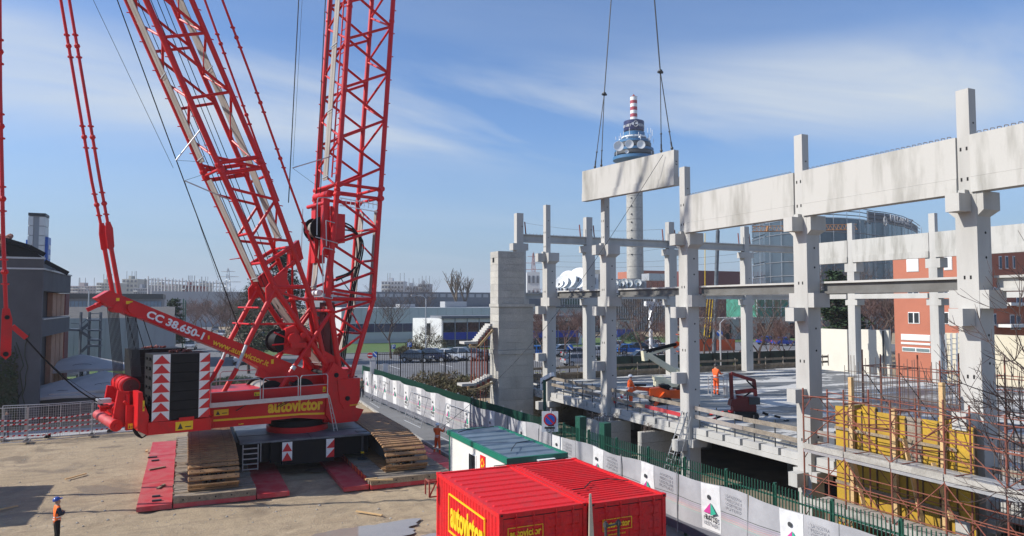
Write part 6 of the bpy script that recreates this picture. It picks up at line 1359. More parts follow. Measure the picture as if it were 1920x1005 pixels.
many([(352+i*9, 0, 210+(i*37) % 60) for i in range(12)], 'reddish bare tree in the mass beyond the avenue, left of the conifer', 'bare trees massed beyond the avenue', [TB1, TC1], (1.1, 1.5))
many([(420+i*14, 0, 150+(i*29) % 40) for i in range(5)], 'bare tree before the big conifer behind the crane', 'bare trees before the conifer', [TC1, TA1], (.8, 1.1))
many([(1003, 0, 118), (1018, 0, 125), (1056, 0, 120), (1083, 0, 128), (1108, 0, 122), (1160, 0, 125)], 'reddish bare tree in the car park seen between the columns at left', 'bare trees of the car park', [TB1, TC1], (.95, 1.15))
many([(1204, 0, 112), (1232, 0, 108), (1246, 0, 116), (1318, 0, 118), (1332, 0, 110), (1375, 0, 100), (1421, 0, 95), (1436, 0, 105), (1475, 0, 100)], ['bare tree seen just left of the third column', 'spreading bare tree above the cream lift boom', 'bare tree between the third and rear columns', 'tall thin bare tree right of the third column', 'bare tree behind the orange barriers', 'small bare tree left of the fourth rear column', 'dark bare tree right of the fourth rear column', 'bare tree before the green netting', 'bare tree just left of the second column'], 'bare trees behind the deck', [TA1, TB1, TC1], (.85, 1.1))
many([(1548+i*13, 0, 118+(i*17) % 22) for i in range(11)], 'bare tree in the dark belt left of the terracotta building', 'bare trees left of the terracotta building', [TB1, TC1, TA1], (1.25, 1.6))
many([(700+i*17, 0, 260+(i*7) % 30) for i in range(4)]+[(790, 0, 200), (775, 0, 210)], 'grey bare tree in front of the far white apartments', 'bare trees far behind the factory', [TA1], (1.2, 1.4))
# conifers: leaf tufts spread over drooping boughs round a trunk
def conifer(h, w_, seed, nb=90, m=LEAFD, leaf=.35):
    rnd = random.Random(seed); tr = MB(); tr.tube((0, 0, 0), (0, 0, h*.95), h*.018, 8, 0, .05); b = MB()
    for i in range(nb):
        f = .12+.88*rnd.random()**.9; z = h*f; R_ = w_*(1.05-f)**.65*rnd.uniform(.55, 1.1); a = rnd.uniform(0, 6.283); d_ = Vector((math.cos(a), math.sin(a), 0)); e = d_*R_+Vector((0, 0, z+rnd.uniform(-.4, .5))); s0 = Vector((0, 0, z-.1*R_)); tr.tube(s0, e, .06, 4, 0, .02, False)
        for k in range(70):
            q_ = s0.lerp(e, .25+.75*rnd.random()**.7)+Vector((rnd.gauss(0, .5), rnd.gauss(0, .5), rnd.gauss(0, .22)))*w_*.14; u_ = Vector((rnd.uniform(-1, 1), rnd.uniform(-1, 1), rnd.uniform(-.35, .35))).normalized(); v_ = u_.cross(Vector((rnd.uniform(-1, 1), rnd.uniform(-1, 1), 1))).normalized(); L_s = leaf*rnd.uniform(.5, 1.2)
            b.add([q_-u_*L_s*.5, q_+v_*L_s*.28, q_+u_*L_s*.6, q_-v_*L_s*.28], [(0,1,2,3)])
    return tr.mesh('trunk', [BARK], fix=False), b.mesh('crown', [m], fix=False)
C1_ = conifer(17.5, 7.5, 2, 150, leaf=.5); P = PD(525, 570, 112); P.z = 0; place_tree('conifer', 'large dark cedar behind the crane mast', 'tree', P, *C1_)
P = PD(478, 570, 118); P.z = 0; place_tree('conifer', 'dark cedar left of the largest one behind the back stays', 'tree', P, *C1_, .72, 2)
C2_ = conifer(9, 3.4, 8, 80, LEAFM, .42); P = PD(326, 570, 140); P.z = 0; place_tree('evergreen_tree', 'round dense evergreen above the lettered crane arm', 'tree', P, *C2_, 1.12)
P = PD(1566, 570, 106); P.z = 0; place_tree('conifer', 'dark cedar seen between the second column and the rear row', 'tree', P, *C2_, 1.55, 1)
P = PD(1583, 570, 112); P.z = 0; place_tree('conifer', 'dark cedar beside the first rear column at right', 'tree', P, *C2_, 1.35, 3)
# shrubs
def shrub(P, r, h, seed, m, n=900, leaf=.14):
    rnd = random.Random(seed); b = MB()
    for i in range(n):
        a = rnd.uniform(0, 6.283); rr = r*math.sqrt(rnd.random()); z = rnd.random()**.7*h*(1.1-(rr/r)**2*.7); q_ = P+Vector((rr*math.cos(a), rr*math.sin(a)*.6, z)); u_ = Vector((rnd.uniform(-1, 1), rnd.uniform(-1, 1), rnd.uniform(-.2, 1.2))).normalized(); v_ = u_.cross(Vector((rnd.uniform(-1, 1), rnd.uniform(-1, 1), 1))).normalized()*.25; L_s = leaf*rnd.uniform(.6, 1.8)
        b.add([q_-u_*L_s, q_+v_*L_s*.6, q_+u_*L_s, q_-v_*L_s*.6], [(0,1,2,3)])
    return b.build('shrub', m, fix=False)
for i, (u, v, r, h) in enumerate(((800, 735, 3.2, 2.0), (842, 738, 3.2, 2.2), (880, 742, 2.8, 2.0))):
    P = PZ(u, v, 0); P.x = max(P.x, 19.6); tag(shrub(P, r, h, i, SHRUB, 2200, .22), ['brown leafless shrub behind the fence, left one of three', 'brown leafless shrub behind the fence, middle one of three', 'brown leafless shrub behind the fence, below the stair flight'][i], 'shrub')
for i, (u, v, r, h, m) in enumerate(((800, 655, 4.5, 3.4, SHRUB), (770, 664, 3.2, 1.8, SHRUB), (1188, 640, 4, 2.4, LEAFM))):
    P = PZ(u, v, 0); tag(shrub(P, r, h, 10+i, m, 1500, .3), ['round brown shrub at the left end of the white office', 'low brown shrub left of the parked cars', 'clipped dark green hedge below the blue panelled office at right'][i], 'shrub')
for i, (u, v) in enumerate(((440, 720), (480, 728), (400, 725))): P = PZ(u, v, 0); tag(shrub(P, 2.6, .9, 20+i, SHRUB if i % 2 else LEAFM, 1200, .2), ['low hedge on the verge behind the crane railing, middle', 'low hedge on the verge behind the crane railing, right', 'low hedge on the verge behind the crane railing, left'][i], 'hedge')
for i in range(4): P = Vector((27.5+i*7, 52.4, 0)); tag(shrub(P, 4.2, 3.6, 30+i, mat('yellow_green_shrub%d' % i, (.16, .17, .04), .9, var=.4, sc=1), 1100, .2), 'strip of low shrubs behind the deck edge, number %s from the left' % ('first', 'second', 'third', 'fourth')[i], 'shrub')
# near bare tree at the right: boughs reach in from outside the picture
t = thing('bare_tree', 'bare branches of a near tree reaching in from the right edge', 'tree', PD(2080, 1400, 15)); t.location.z = 0
rnd = random.Random(11); q = MB(); T0 = PD(2100, 900, 15)
q.tube((T0.x, T0.y, 0), (T0.x-.1, T0.y, T0.z), .16, 10, 0, .12); q.build('trunk', BARK, t)
br_ = MB()
def bough(p, d_, L, r, lv):
    k = 6; pts = [p]; dd = d_.copy()
    for i in range(k): dd = (dd+Vector((rnd.uniform(-1, 1), rnd.uniform(-1, 1), rnd.uniform(-1, 1)))*.10+Vector((0, 0, .07))).normalized(); pts.append(pts[-1]+dd*L/k)
    for i in range(k): br_.tube(pts[i], pts[i+1], r*(1-.8*i/k)+.003, 5, 0, r*(1-.8*(i+1)/k)+.003, False)
    if lv < 3:
        for j in range(5 if lv == 0 else 4):
            f = .2+.75*rnd.random(); i_ = int(f*k); a = rnd.uniform(0, 6.28); sd_ = (RT*math.cos(a)*.8+UP*math.sin(a)+FW*rnd.uniform(-.5, .5)); bough(pts[min(i_, k-1)], (dd+sd_*.75).normalized(), L*rnd.uniform(.35, .6), r*.5, lv+1)
for (u, v, u2, v2) in ((2090, 880, 1815, 650), (2090, 860, 1870, 580), (2090, 900, 1800, 770), (2090, 940, 1860, 960), (2090, 900, 1850, 860)):
    A = PD(u, v, 15+rnd.uniform(-.5, .5)); B = PD(u2, v2, 15+rnd.uniform(-1.5, 1.5)); bough(A, (B-A).normalized(), (B-A).length*.95, .026, 0)
br_.build('boughs', mat('wet_bark', (.09, .06, .055), .8, var=.4, sc=2), t, fix=False)
# ============================================================ BUILDINGS
def bthing(name, label, loc=(0,0,0), cat='building'): return thing(name, label, cat, loc)
def wins(t, fn, nx, nz, x0, x1, z0, z1, w_, h_, dep=.12, m=GLASS, fm=WHITE, fr_=.07, name='window'):
    """grid of windows on a plane; fn(a, z, off) -> point (a along the wall, off out of the wall)."""
    for j in range(nz):
        for i in range(nx):
            a = x0+(x1-x0)*(i+.5)/nx; z = z0+(z1-z0)*(j+.5)/nz; q = MB()
            P = [fn(a-w_/2, z-h_/2, 0), fn(a+w_/2, z-h_/2, 0), fn(a+w_/2, z+h_/2, 0), fn(a-w_/2, z+h_/2, 0)]; v_ = (fn(a, z, .06)-fn(a, z, 0))
            q.ext(P, v_); o = q.build(name, fm, t)
            g = MB(); e = fr_; P = [fn(a-w_/2+e, z-h_/2+e, .065), fn(a-.02, z-h_/2+e, .065), fn(a-.02, z+h_/2-e, .065), fn(a-w_/2+e, z+h_/2-e, .065)]; g.add(P, [(0,1,2,3)])
            P = [fn(a+.02, z-h_/2+e, .065), fn(a+w_/2-e, z-h_/2+e, .065), fn(a+w_/2-e, z+h_/2-e, .065), fn(a+.02, z+h_/2-e, .065)]; g.add(P, [(0,1,2,3)]); g.build('pane', m, o, fix=False)
# ---- dark grey building at left
Y1 = 66.0
xc = PY(78, 600, Y1).x; zt1 = PY(78, 483, Y1).z; yb_ = PX(133, 518, xc).y; zt2 = PX(133, 518, xc).z; zt2n = PX(78, 502, xc).z
t = bthing('grey_building', 'dark grey rendered building with recessed windows and tiled roof at the left edge', (xc, Y1, 0))
b = MB(); b.box(-60, xc, Y1, Y1+.4, 0, zt1-.12); b.box(-60, xc-1.2, Y1+.4, Y1+14, 0, zt1-.12); b.build('wall', GWALL, t)
b = MB(); b.box(-60, xc+.08, Y1-.08, Y1+.25, zt1-.12, zt1+.02); b.build('coping', GALV, t)
z1a = PX(80, 545, xc).z; z2a = PX(80, 600, xc).z; z2b = PX(80, 632, xc).z
b = MB(); b.box(xc-14, xc, Y1+.41, yb_, z1a, zt2); b.build('upper_parapet', GWALL, t); b = MB(); b.box(xc-14.1, xc+.1, Y1-.04, yb_+.1, zt2, zt2+.12); b.build('coping', GALV, t)
b = MB(); b.box(xc-14, xc, Y1+.41, yb_, z2b, z2a); b.build('balcony_parapet', GWALL, t); b = MB(); b.box(xc-14, xc+.06, Y1+.41, yb_+.06, z2a, z2a+.1); b.build('coping', GALV, t)
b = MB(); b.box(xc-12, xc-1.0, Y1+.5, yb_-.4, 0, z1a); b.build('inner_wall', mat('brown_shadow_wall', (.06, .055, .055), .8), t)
for k, (ua, ub) in enumerate(((100, 107), (108, 115), (116, 122), (124, 131))):
    for (za, zb_) in ((z2a+.15, z1a-.05), (.1, z2b-.05)):
        ya = PX(ua, 570, xc-.5).y; yb2 = PX(ub, 570, xc-.5).y; q = MB(); q.box(xc-.95, xc-.55, ya, yb2, za, zb_); q.build('blind_panel', mat('tan_blind', (.42, .24, .15), .8) if k < 3 else TERRD, t)
for k in range(3):
    for (za, zb_) in ((z2a+.15, z1a-.05), (.1, z2b-.05)): ya = Y1+1.2+k*1.6; q = MB(); q.box(xc-.99, xc-.93, ya, ya+.12, za, zb_); q.build('window_mullion', WHITE if k == 1 else BLACK, t)
# tiled roof
q = MB(); P0 = PY(-10, 400, Y1+3); A = PY(8, 449, Y1+4); B = PY(85, 497, Y1+4)
b = MB(); ridge = [Vector((-60, Y1+9, A.z+1.5)), Vector((A.x, Y1+9, A.z+.3)), Vector((xc-1, yb_-3, zt2+.4))]
b.add([(-60, Y1+.4, zt1-.1), (xc-3.2, Y1+.4, zt1-.1), (A.x-1.5, Y1+9, A.z+1.0), (-60, Y1+9, A.z+1.0)], [(0,1,2,3)]); b.add([(xc-3.2, Y1+.4, zt1-.1), (xc-.3, Y1+3, zt2+.1), (xc-.3, yb_-.3, zt2+.1), (A.x-1.5, Y1+9, A.z+1.0)], [(0,1,2,3)]); b.build('roof', mat('dark_roof', (.07, .055, .05), .9), t)
dr = Vector((A.x-1.5-(xc-3.2), 8.6, A.z+1.1-zt1))
for k in range(9):
    for j in range(7):
        x = xc-3.6-k*.62; f = (j+.1)/9; s0 = Vector((x, Y1+.4, zt1-.02))+Vector((0, 8.6, A.z+1.1-zt1))*f; s1 = s0+Vector((0, 8.6, A.z+1.1-zt1))*.13
        q = MB(); q.tube(s0+Vector((0, 0, .05)), s1+Vector((0, 0, .02)), .27, 8, 0, .22); q.build('roof_tile', ROOFT, t)
for (u0, v0, u1, v1) in ((8, 449, 55, 463), (55, 463, 84, 478), (84, 490, 128, 513)):
    a = PY(u0, v0, Y1+4); c_ = PY(u1, v1, Y1+4.2); q = MB(); q.beam(a, c_, .5, .35); q.build('eaves_board', BLACK, t)
q = MB(); a = PY(8, 452, Y1+4.3); c_ = PY(82, 484, Y1+4.3); q.add([(a.x, Y1+4.3, zt1-.3), (c_.x, Y1+4.3, zt1-.3), tuple(c_), tuple(PY(55, 465, Y1+4.3)), tuple(a)], [(0,1,2,3,4)]); q.build('dormer_wall', mat('dark_cladding', (.035, .033, .032), .8), t)
# climbing plant on the wall
rnd = random.Random(5); b = MB()
for i in range(5200):
    x = xc-.2-abs(rnd.gauss(0, 1))*3.2-1.2; z = rnd.uniform(0, 6.2)*(.3+.7*rnd.random())*(1-.15*abs(x-xc+3)/4); k = .04; u_ = Vector((rnd.uniform(-1, 1), rnd.uniform(-.4, .4), rnd.uniform(-1, 1))).normalized()*rnd.uniform(.06, .13); v_ = Vector((-u_.z, rnd.uniform(-.05, .05), u_.x)); q_ = Vector((x, Y1-.06-rnd.random()*.18, z)); b.add([q_-u_, q_+v_, q_+u_, q_-v_], [(0,1,2,3)])
for i in range(14):
    p = Vector((xc-1-rnd.random()*6, Y1-.05, 0)); pts = [p]
    for k in range(9): pts.append(pts[-1]+Vector((rnd.uniform(-.3, .35), 0, rnd.uniform(.5, .95))))
    b.path(pts, .025, 4)
tag(b.build('climbing_ivy', mat('ivy_leaves', (.03, .055, .02), .9, col2=(.07, .055, .035), sc=2, grain=.3), fix=False), 'ivy climbing the dark grey wall at the left edge', 'ivy')
# illuminated-free sign tower behind
P = PY(50, 600, 100); t = bthing('sign_tower', 'tall grey ribbed sign tower with blue side lettering behind the grey building', (P.x, 100, 0), 'sign tower')
xa = PY(52, 450, 100).x; xb = PY(84, 450, 100).x; zt = PY(60, 399, 100).z
b = MB(); b.box(xa+.1, xb-.1, 100.1, 102.3, 0, zt-.2); b.build('core', LGREY, t)
for k in range(8):
    z0 = zt-.4-k*1.15
    for (x0_, x1_) in ((xa, xa+.5), (xb-.6, xb)): q = MB(); q.box(x0_, x1_, 99.9, 102.4, z0-1.1, z0-.04); q.build('side_panel', OFFW, t)
b = MB(); b.box(xa-.02, xb+.02, 99.88, 102.45, zt-.35, zt); b.build('cap', DARK, t)
b = MB(); b.box(xb, xb+.3, 100.2, 102.2, zt-13, zt-2.8); b.box(xa-.25, xa, 100.4, 102.2, zt-13, zt-3.2); b.build('blue_side_board', BLUES, t)
for k in range(7): q = MB(); q.box(xb+.3, xb+.36, 100.6, 101.8, zt-4.2-k*1.2, zt-3.7-k*1.2); q.build('board_lettering', WHITE, t)
# ---- terrace with parasols
tY = 68.0; xA = PY(70, 740, tY).x; xB = PY(236, 740, tY).x+3; zT = PY(150, 736, tY).z
t = bthing('terrace_wall', 'low dark grey terrace wall with pale coping below the parasols', ((xA+xB)/2, tY, 0), 'wall'); b = MB(); b.box(xA, xB, tY, tY+.4, 0, zT-.1); b.build('wall', GWALL, t); b = MB(); b.box(xA-.05, xB+.05, tY-.06, tY+.46, zT-.1, zT+.03); b.build('coping', KERB, t)
def parasol(u, v, yq, r, label, h=.95):
    P = PY(u, v, yq); t = thing('parasol', label, 'parasol', (P.x, P.y, 0), R(8), None); loc = wm(t)
    b = MB(loc); n_ = 4; rr = r; Cn = Vector((0, 0, P.z)); co_ = [Vector((sx*rr, sy*rr, P.z-h)) for sx, sy in ((-1, -1), (1, -1), (1, 1), (-1, 1))]; mids = [(co_[i]+co_[(i+1) % 4])/2+Vector((0, 0, .12)) for i in range(4)]
    for i in range(4):
        a, m_, c_ = co_[i], mids[i], co_[(i+1) % 4]; b.add([Cn, a, m_, c_], [(0,1,2), (0,2,3)]); dz = Vector((0, 0, -.22)); b.add([a, m_, c_, a+dz, m_+dz, c_+dz], [(0,1,4,3), (1,2,5,4)])
    b.build('canopy', UMB, t, fix=False); rod('pole', loc @ Vector((0, 0, 0)), loc @ Cn, .06, DARK, t)
    for i in range(4): rod('rib', loc @ (Cn-Vector((0, 0, .5))), loc @ (co_[i]-Vector((0, 0, .03))), .025, DARK, t, 5)
    # small pale oval emblem on the front slope
    fn = (co_[0]+co_[1])/2; q = MB(loc); c0 = Cn.lerp(fn, .72)+Vector((0, -.06, .03)); n2 = 14
    q.path([c0+Vector((.5*math.cos(6.28*i/n2)*r/2.6, -.12*math.sin(6.28*i/n2), .12*math.sin(6.28*i/n2)*h)) for i in range(n2+1)], .015, 4); 
    for k in range(5): q.beam(c0+Vector((-.3+k*.14, 0, -.03)), c0+Vector((-.24+k*.14, -.01, .05)), .03, .02)
    q.build('emblem', BLACK, t)
parasol(153, 664, 80, 4.0, 'grey square parasol with dark emblem, farther one on the terrace', 1.25); parasol(194, 695, 72, 4.0, 'grey square parasol with dark emblem, nearer one beside the crane ropes', 1.35); parasol(118, 712, 70.5, 3.2, 'brownish grey parasol partly hidden low behind the terrace wall', 1.1)
b = MB(); 
for i in range(5): b.beam((xA+1+i*2.2, 86, 2.6), (xA+3+i*2.2, 86, 2.6), .1, .2); b.box(xA+1+i*2.2, xA+1.1+i*2.2, 86, 86.1, 0, 2.6)
tag(b.build('dark_pergola', BLACK), 'dark low pergola behind the parasols', 'pergola')
# steel stair of the neighbouring hall
t = bthing('fire_escape', 'grey steel outdoor stair between the grey building and the white hall', PY(180, 680, 95), 'stair'); t.location.z = 0
def q95(u, v, d_=0): return PY(u, v, 95+d_)
for u in (152, 168, 189): 
    for d_ in (0, 2.4): a = q95(u, 590, d_); rod('post', (a.x, a.y, 0), (a.x, a.y, a.z+.3), .16, PLATE, t, 6)
for v in (600, 619, 637, 648): q = MB(); q.beam(q95(166, v), q95(190, v), 2.6, .18); q.build('landing', PLATE, t)
for (u0, v0, u1, v1) in ((152, 619, 168, 605), (152, 622, 170, 634), (152, 660, 168, 645)):
    q = MB(); q.beam(q95(u0, v0), q95(u1, v1), .12, .3); q.beam(q95(u0, v0, 1), q95(u1, v1, 1), .12, .3); q.build('stringer', PLATE, t)
    for k in range(7): a = q95(u0, v0).lerp(q95(u1, v1), (k+.5)/7); q = MB(); q.box(a.x-.15, a.x+.15, 95, 96, a.z, a.z+.05); q.build('tread', PLATE, t)
q = MB(); q.beam(q95(131, 618), q95(153, 619), 1.4, .25); q.build('bridge', PLATE, t)
for (u0, v0, u1, v1) in ((133, 606, 152, 607), (152, 608, 168, 594), (170, 588, 190, 588), (152, 612, 168, 622)): rod('handrail', q95(u0, v0), q95(u1, v1), .05, PLATE, t, 5)
# white hall, hedge and lamp posts
Yh = 120
def hall(name, label, u0, u1, vt, y, dep, m, roof=None, cat='building', zb=0):
    A = PY(u0, vt, y); B = PY(u1, vt, y); t = bthing(name, label, ((A.x+B.x)/2, y, 0), cat); b = MB(); b.box(A.x, B.x, y, y+dep, zb, A.z); b.build('wall', m, t)
    if roof: b = MB(); b.box(A.x-.3, B.x+.3, y-.3, y+dep, A.z, A.z+roof); b.build('roof_edge', DARK, t)
    return t, A, B
t, A, B = hall('white_hall', 'long low white windowless hall with dark roof edge behind the crane arm', 100, 327, 597, 118, 20, LGREY)
for i in range(12): x = A.x+(B.x-A.x)*i/12; q = MB(); q.box(x+.02, x+(B.x-A.x)/12-.02, 117.9, 118, 1.2, A.z-.05); q.build('wall_panel', LGREY, t)
b = MB(); b.add([(A.x, 118, A.z), (B.x, 118, A.z), (B.x, 124, PY(327, 575, 124).z), (A.x, 124, PY(327, 575, 124).z), (A.x, 138, A.z), (B.x, 138, A.z)], [(0,1,2,3), (3,2,5,4)]); b.build('roof', mat('old_grey_roof', (.13, .125, .12), .9), t)
t, A, B = hall('glazed_works', 'dark roofed works building with blue strip windows beyond the white hall', 118, 303, 560, 190, 25, MGREY, 1.2)
n_ = 26
for i in range(n_):
    for j in range(2):
        x = A.x+(B.x-A.x)*(i+.5)/n_; z = A.z-1.6-j*2.3; q = MB(); w2 = (B.x-A.x)/n_*.42; q.box(x-w2, x+w2, 189.85, 190, z-1, z+1); q.build('window', mat('bluish_pane', (.20, .28, .36), .2) if i == 0 and j == 0 else bpy.data.materials['bluish_pane'], t)
# grey factory and white office in the middle
FACT = mat('factory_cladding', (.55, .56, .565), .6, var=.08, sc=.2)
D1 = 168
t, A, B = hall('grey_factory', 'long light grey factory hall with darker upper band behind the lawn', 640, 1010, 577, D1, 40, FACT)
for i in range(22): x = A.x+(B.x-A.x)*i/22; q = MB(); q.box(x+.03, x+(B.x-A.x)/22-.03, D1-.12, D1, 5.2, A.z); q.build('cladding_panel', FACT, t)
b = MB(); b.box(A.x, B.x, D1-.14, D1, .8, 5.15); b.build('lower_wall', FACT, t)
for i in range(10): x = A.x+1+i*2.3; q = MB(); q.box(x, x+2.2, D1-.2, D1-.1, 2.6, 4.6); q.build('window', mat('navy_pane', (.015, .025, .09), .15) if i == 0 else bpy.data.materials['navy_pane'], t)
zz = PY(700, 547, D1+25).z; b = MB(); b.box(A.x, B.x+20, D1+25, D1+50, 0, zz); b.build('rear_block', MGREY, t)
for i in range(40): x = A.x+2+i*2.2; q = MB(); q.box(x, x+1.6, D1+24.9, D1+25, zz-1.4, zz-.5); q.build('clerestory_pane', LGREY, t)
for (u, v, w2) in ((850, 571, 3), (760, 576, 2)): a = PY(u, v, D1+10); q = MB(); q.box(a.x-w2, a.x+w2, D1+8, D1+12, A.z, a.z+.8); q.build('roof_vent', LGREY, t)
t = bthing('white_office', 'low white office pavilion with blue and dark glazed front behind the parked cars', PY(840, 650, 150)); t.location.z = 0
a = PY(774, 597, 150); b_ = PY(828, 597, 143); z0 = .1; zt = PY(828, 597, 143).z
ob = MB(); ob.add([(a.x, 150, 0), (b_.x, 143, 0), (b_.x+34, 143, 0), (a.x+34, 150, 0), (a.x, 150, zt), (b_.x, 143, zt), (b_.x+34, 143, zt), (a.x+34, 150, zt)], [(0,1,5,4), (1,2,6,5), (2,3,7,6), (3,0,4,7), (4,5,6,7)]); ob.build('wall', WHITE, t)
q = MB(); q.box(b_.x-.3, b_.x+34, 142.2, 150, zt, zt+.5); q.build('flat_roof', MGREY, t)
q = MB(); m_ = Vector((a.x, 150, 0)).lerp(Vector((b_.x, 143, 0)), .55); dd = (Vector((b_.x, 143, 0))-Vector((a.x, 150, 0))).normalized(); q.beam(m_+Vector((0, -.05, 2.7)), m_+Vector((0, -.05, 5.2)), 1.0, .1, 0, dd.cross(Vector((0, 0, 1)))); q.build('slot_window', GLASS, t)
for i in range(12):
    x = b_.x+.25+i*2.75
    for (za, zb2, mm) in ((.3, 1.7, GLASS), (1.75, 3.3, BLUEG), (3.35, zt-.9, GLASS), (zt-.85, zt-.15, OFFW)): q = MB(); q.box(x+.1, x+2.6, 142.85, 142.95, za, zb2); q.build('facade_pane', mm, t)
    q = MB(); q.box(x-.06, x+.06, 142.75, 143, .1, zt); q.build('mullion', LGREY, t)
# distant blocks of flats
def flats(name, label, u0, u1, vt, dist, wall, nx, nz, depth=14, roofbox=True, m=GLASS, vb=565):
    A = PD(u0, vt, dist); B = PD(u1, vt, dist); t = thing(name, label, 'building', ((A.x+B.x)/2, (A.y+B.y)/2, 0)); d_ = Vector((B.x-A.x, B.y-A.y, 0)); W_ = d_.length; d_.normalize(); nn = Vector((d_.y, -d_.x, 0)); up = Vector((0, 0, 1)); O = Vector((A.x, A.y, 0)); H_ = A.z
    b = MB(); b.ext([O, O+d_*W_, O+d_*W_-nn*depth, O-nn*depth], up*H_); b.build('wall', wall, t)
    key = name+label; g = MB(); ww = W_/nx*.5; zz0 = max(3.0, PD(u0, vb, dist).z); hh = (H_-zz0)/nz*.5
    rotz = math.atan2(d_.y, d_.x); g.box(-ww/2, ww/2, -.25, .1, -hh/2, hh/2); me = g.mesh('window', [m]); iv = wm(t).inverted()
    for j in range(nz):
        for i in range(nx): p = O+d_*(W_*(i+.5)/nx)+up*(zz0+(H_-zz0)*(j+.5)/nz); inst(me, 'window', t, iv @ p, (0, 0, rotz))
    for j in range(nz):
        if nz > 3: g = MB(); a = O+nn*.4+up*(zz0+(H_-zz0)*(j+.08)/nz); g.beam(a+d_*W_*.06, a+d_*W_*.35, 1.0, .5); g.build('balcony', OFFW, t)
    if roofbox:
        g = MB(); a = O+d_*W_*.3-nn*4+up*(H_); g.beam(a, a+d_*W_*.18, 4, 4); g.build('roof_plant', wall, t)
        for k in range(4): g = MB(); p = O+d_*W_*rnd.random()-nn*5+up*H_; g.tube(p, p+up*5, .12, 4); g.build('antenna', DARK, t)
    return t
PINKW = mat('pale_pink_render', (.42, .36, .35), .9, var=.05); CREW = mat('cream_render', (.48, .46, .40), .9, var=.05); GRW = mat('grey_render_far', (.36, .37, .39), .9, var=.05); WHW = mat('white_render_far', (.58, .59, .60), .9, var=.05); REDW = mat('red_render_far', (.30, .07, .06), .9, var=.05)
FG = mat('far_window', (.14, .15, .17), .4, var=.1)
for a in (('pinkish block of flats at the far left end of the skyline', 130, 180, 536, 420, PINKW, 9, 5), ('cream block of flats with balconies left of the pendant bars', 181, 212, 530, 390, CREW, 6, 6), ('taller cream tower block behind the pendant bars', 229, 258, 523, 430, CREW, 4, 5), ('grey block of flats right of the cream tower block', 250, 276, 540, 360, GRW, 6, 4), ('pale block of flats behind the steel trellis, left', 273, 330, 534, 480, CREW, 10, 4), ('red building in front of the steel trellis', 340, 365, 536, 330, REDW, 4, 4), ('pale slab block behind the steel trellis, right', 372, 384, 531, 520, CREW, 3, 5),
          ('white block of flats with dark windows left above the factory', 715, 757, 527, 420, WHW, 7, 5), ('low grey block of flats above the factory roof', 757, 790, 536, 450, GRW, 6, 3), ('grey stepped block of flats left of the pollarded tree', 784, 806, 532, 430, GRW, 5, 4)):
    flats('block_of_flats', a[0], *a[1:6], a[6], a[7], m=FG)
# factory wall under the trellis and the steel trellis itself
t, A, B = hall('long_wall_building', 'long low pale building under the steel trellis', 284, 470, 546, 320, 10, GRW)
t = bthing('steel_trellis', 'tall grey lattice of steel posts and beams on the skyline at left', PD(370, 560, 330), 'steel structure'); t.location.z = 0
q0 = PD(318, 523, 330); 
for i in range(24):
    u = 278+i*6.4; vt = 521+i*.35-(3 if i % 5 == 0 else 0); a = PD(u, vt, 330); rod('trellis_post', (a.x, a.y, 0), a, .3, GALV, t, 4)
    if i: p_ = PD(u-6.4, 524+i*.35, 330); q_ = PD(u, 524+(i)*.35, 330); rod('trellis_beam', p_, q_, .22, GALV, t, 4); rod('trellis_beam', p_-Vector((0, 0, 1.6)), q_-Vector((0, 0, 1.6)), .18, GALV, t, 4); rod('trellis_beam', p_-Vector((0, 0, 5.5)), q_-Vector((0, 0, 1.6)), .14, GALV, t, 4)
def pylon(u, vt, dist, label, m=GALV, w_=5):
    T_ = PD(u, vt, dist); t = thing('power_pylon', label, 'pylon', (T_.x, T_.y, 0)); H_ = T_.z
    for sx, sy in ((-1, -1), (1, -1), (1, 1), (-1, 1)): rod('leg', (T_.x+sx*w_/2, T_.y+sy*w_/2, 0), (T_.x+sx*.3, T_.y+sy*.3, H_*.97), .22, m, t, 4)
    for k in range(7):
        z = H_*(.15+k*.12); s = w_/2*(1-z/H_)+.3; z2 = z+H_*.12; s2 = w_/2*(1-z2/H_)+.3; g = MB(); g.path([(T_.x-s, T_.y-s, z), (T_.x+s2, T_.y-s2, z2)], .12, 3); g.path([(T_.x+s, T_.y-s, z), (T_.x-s2, T_.y-s2, z2)], .12, 3); g.build('lattice', m, t)
    for k, wd in ((.72, 1.1), (.82, .9), (.92, .6)): rod('crossarm', T_-XH*w_*wd-Vector((0, 0, H_*(1-k))), T_+XH*w_*wd-Vector((0, 0, H_*(1-k))), .18, m, t, 4)
    return t, T_
pt1, pT1 = pylon(428, 501, 420, 'grey power pylon on the skyline right of the steel trellis', w_=7); pt2, pT2 = pylon(1000, 471, 520, 'red and white power pylon seen beside the stair tower', mat('pylon_red', (.35, .16, .15), .7), w_=7)
for k, (a, b2) in enumerate((((1030, 480), (1320, 452)), ((1030, 490), (1400, 474)), ((985, 418), (1240, 430)), ((1030, 500), (1500, 480)))):
    A = PD(*a, 500); B = PD(*b2, 420); t = thing('overhead_cable', 'thin overhead power line crossing the sky behind the frame', 'cable', A, 0, 'power lines behind the frame'); q = MB(); q.path([A.lerp(B, i/8)-Vector((0, 0, 3*math.sin(math.pi*i/8))) for i in range(9)], .09, 3); q.build('wire', DARK, t)
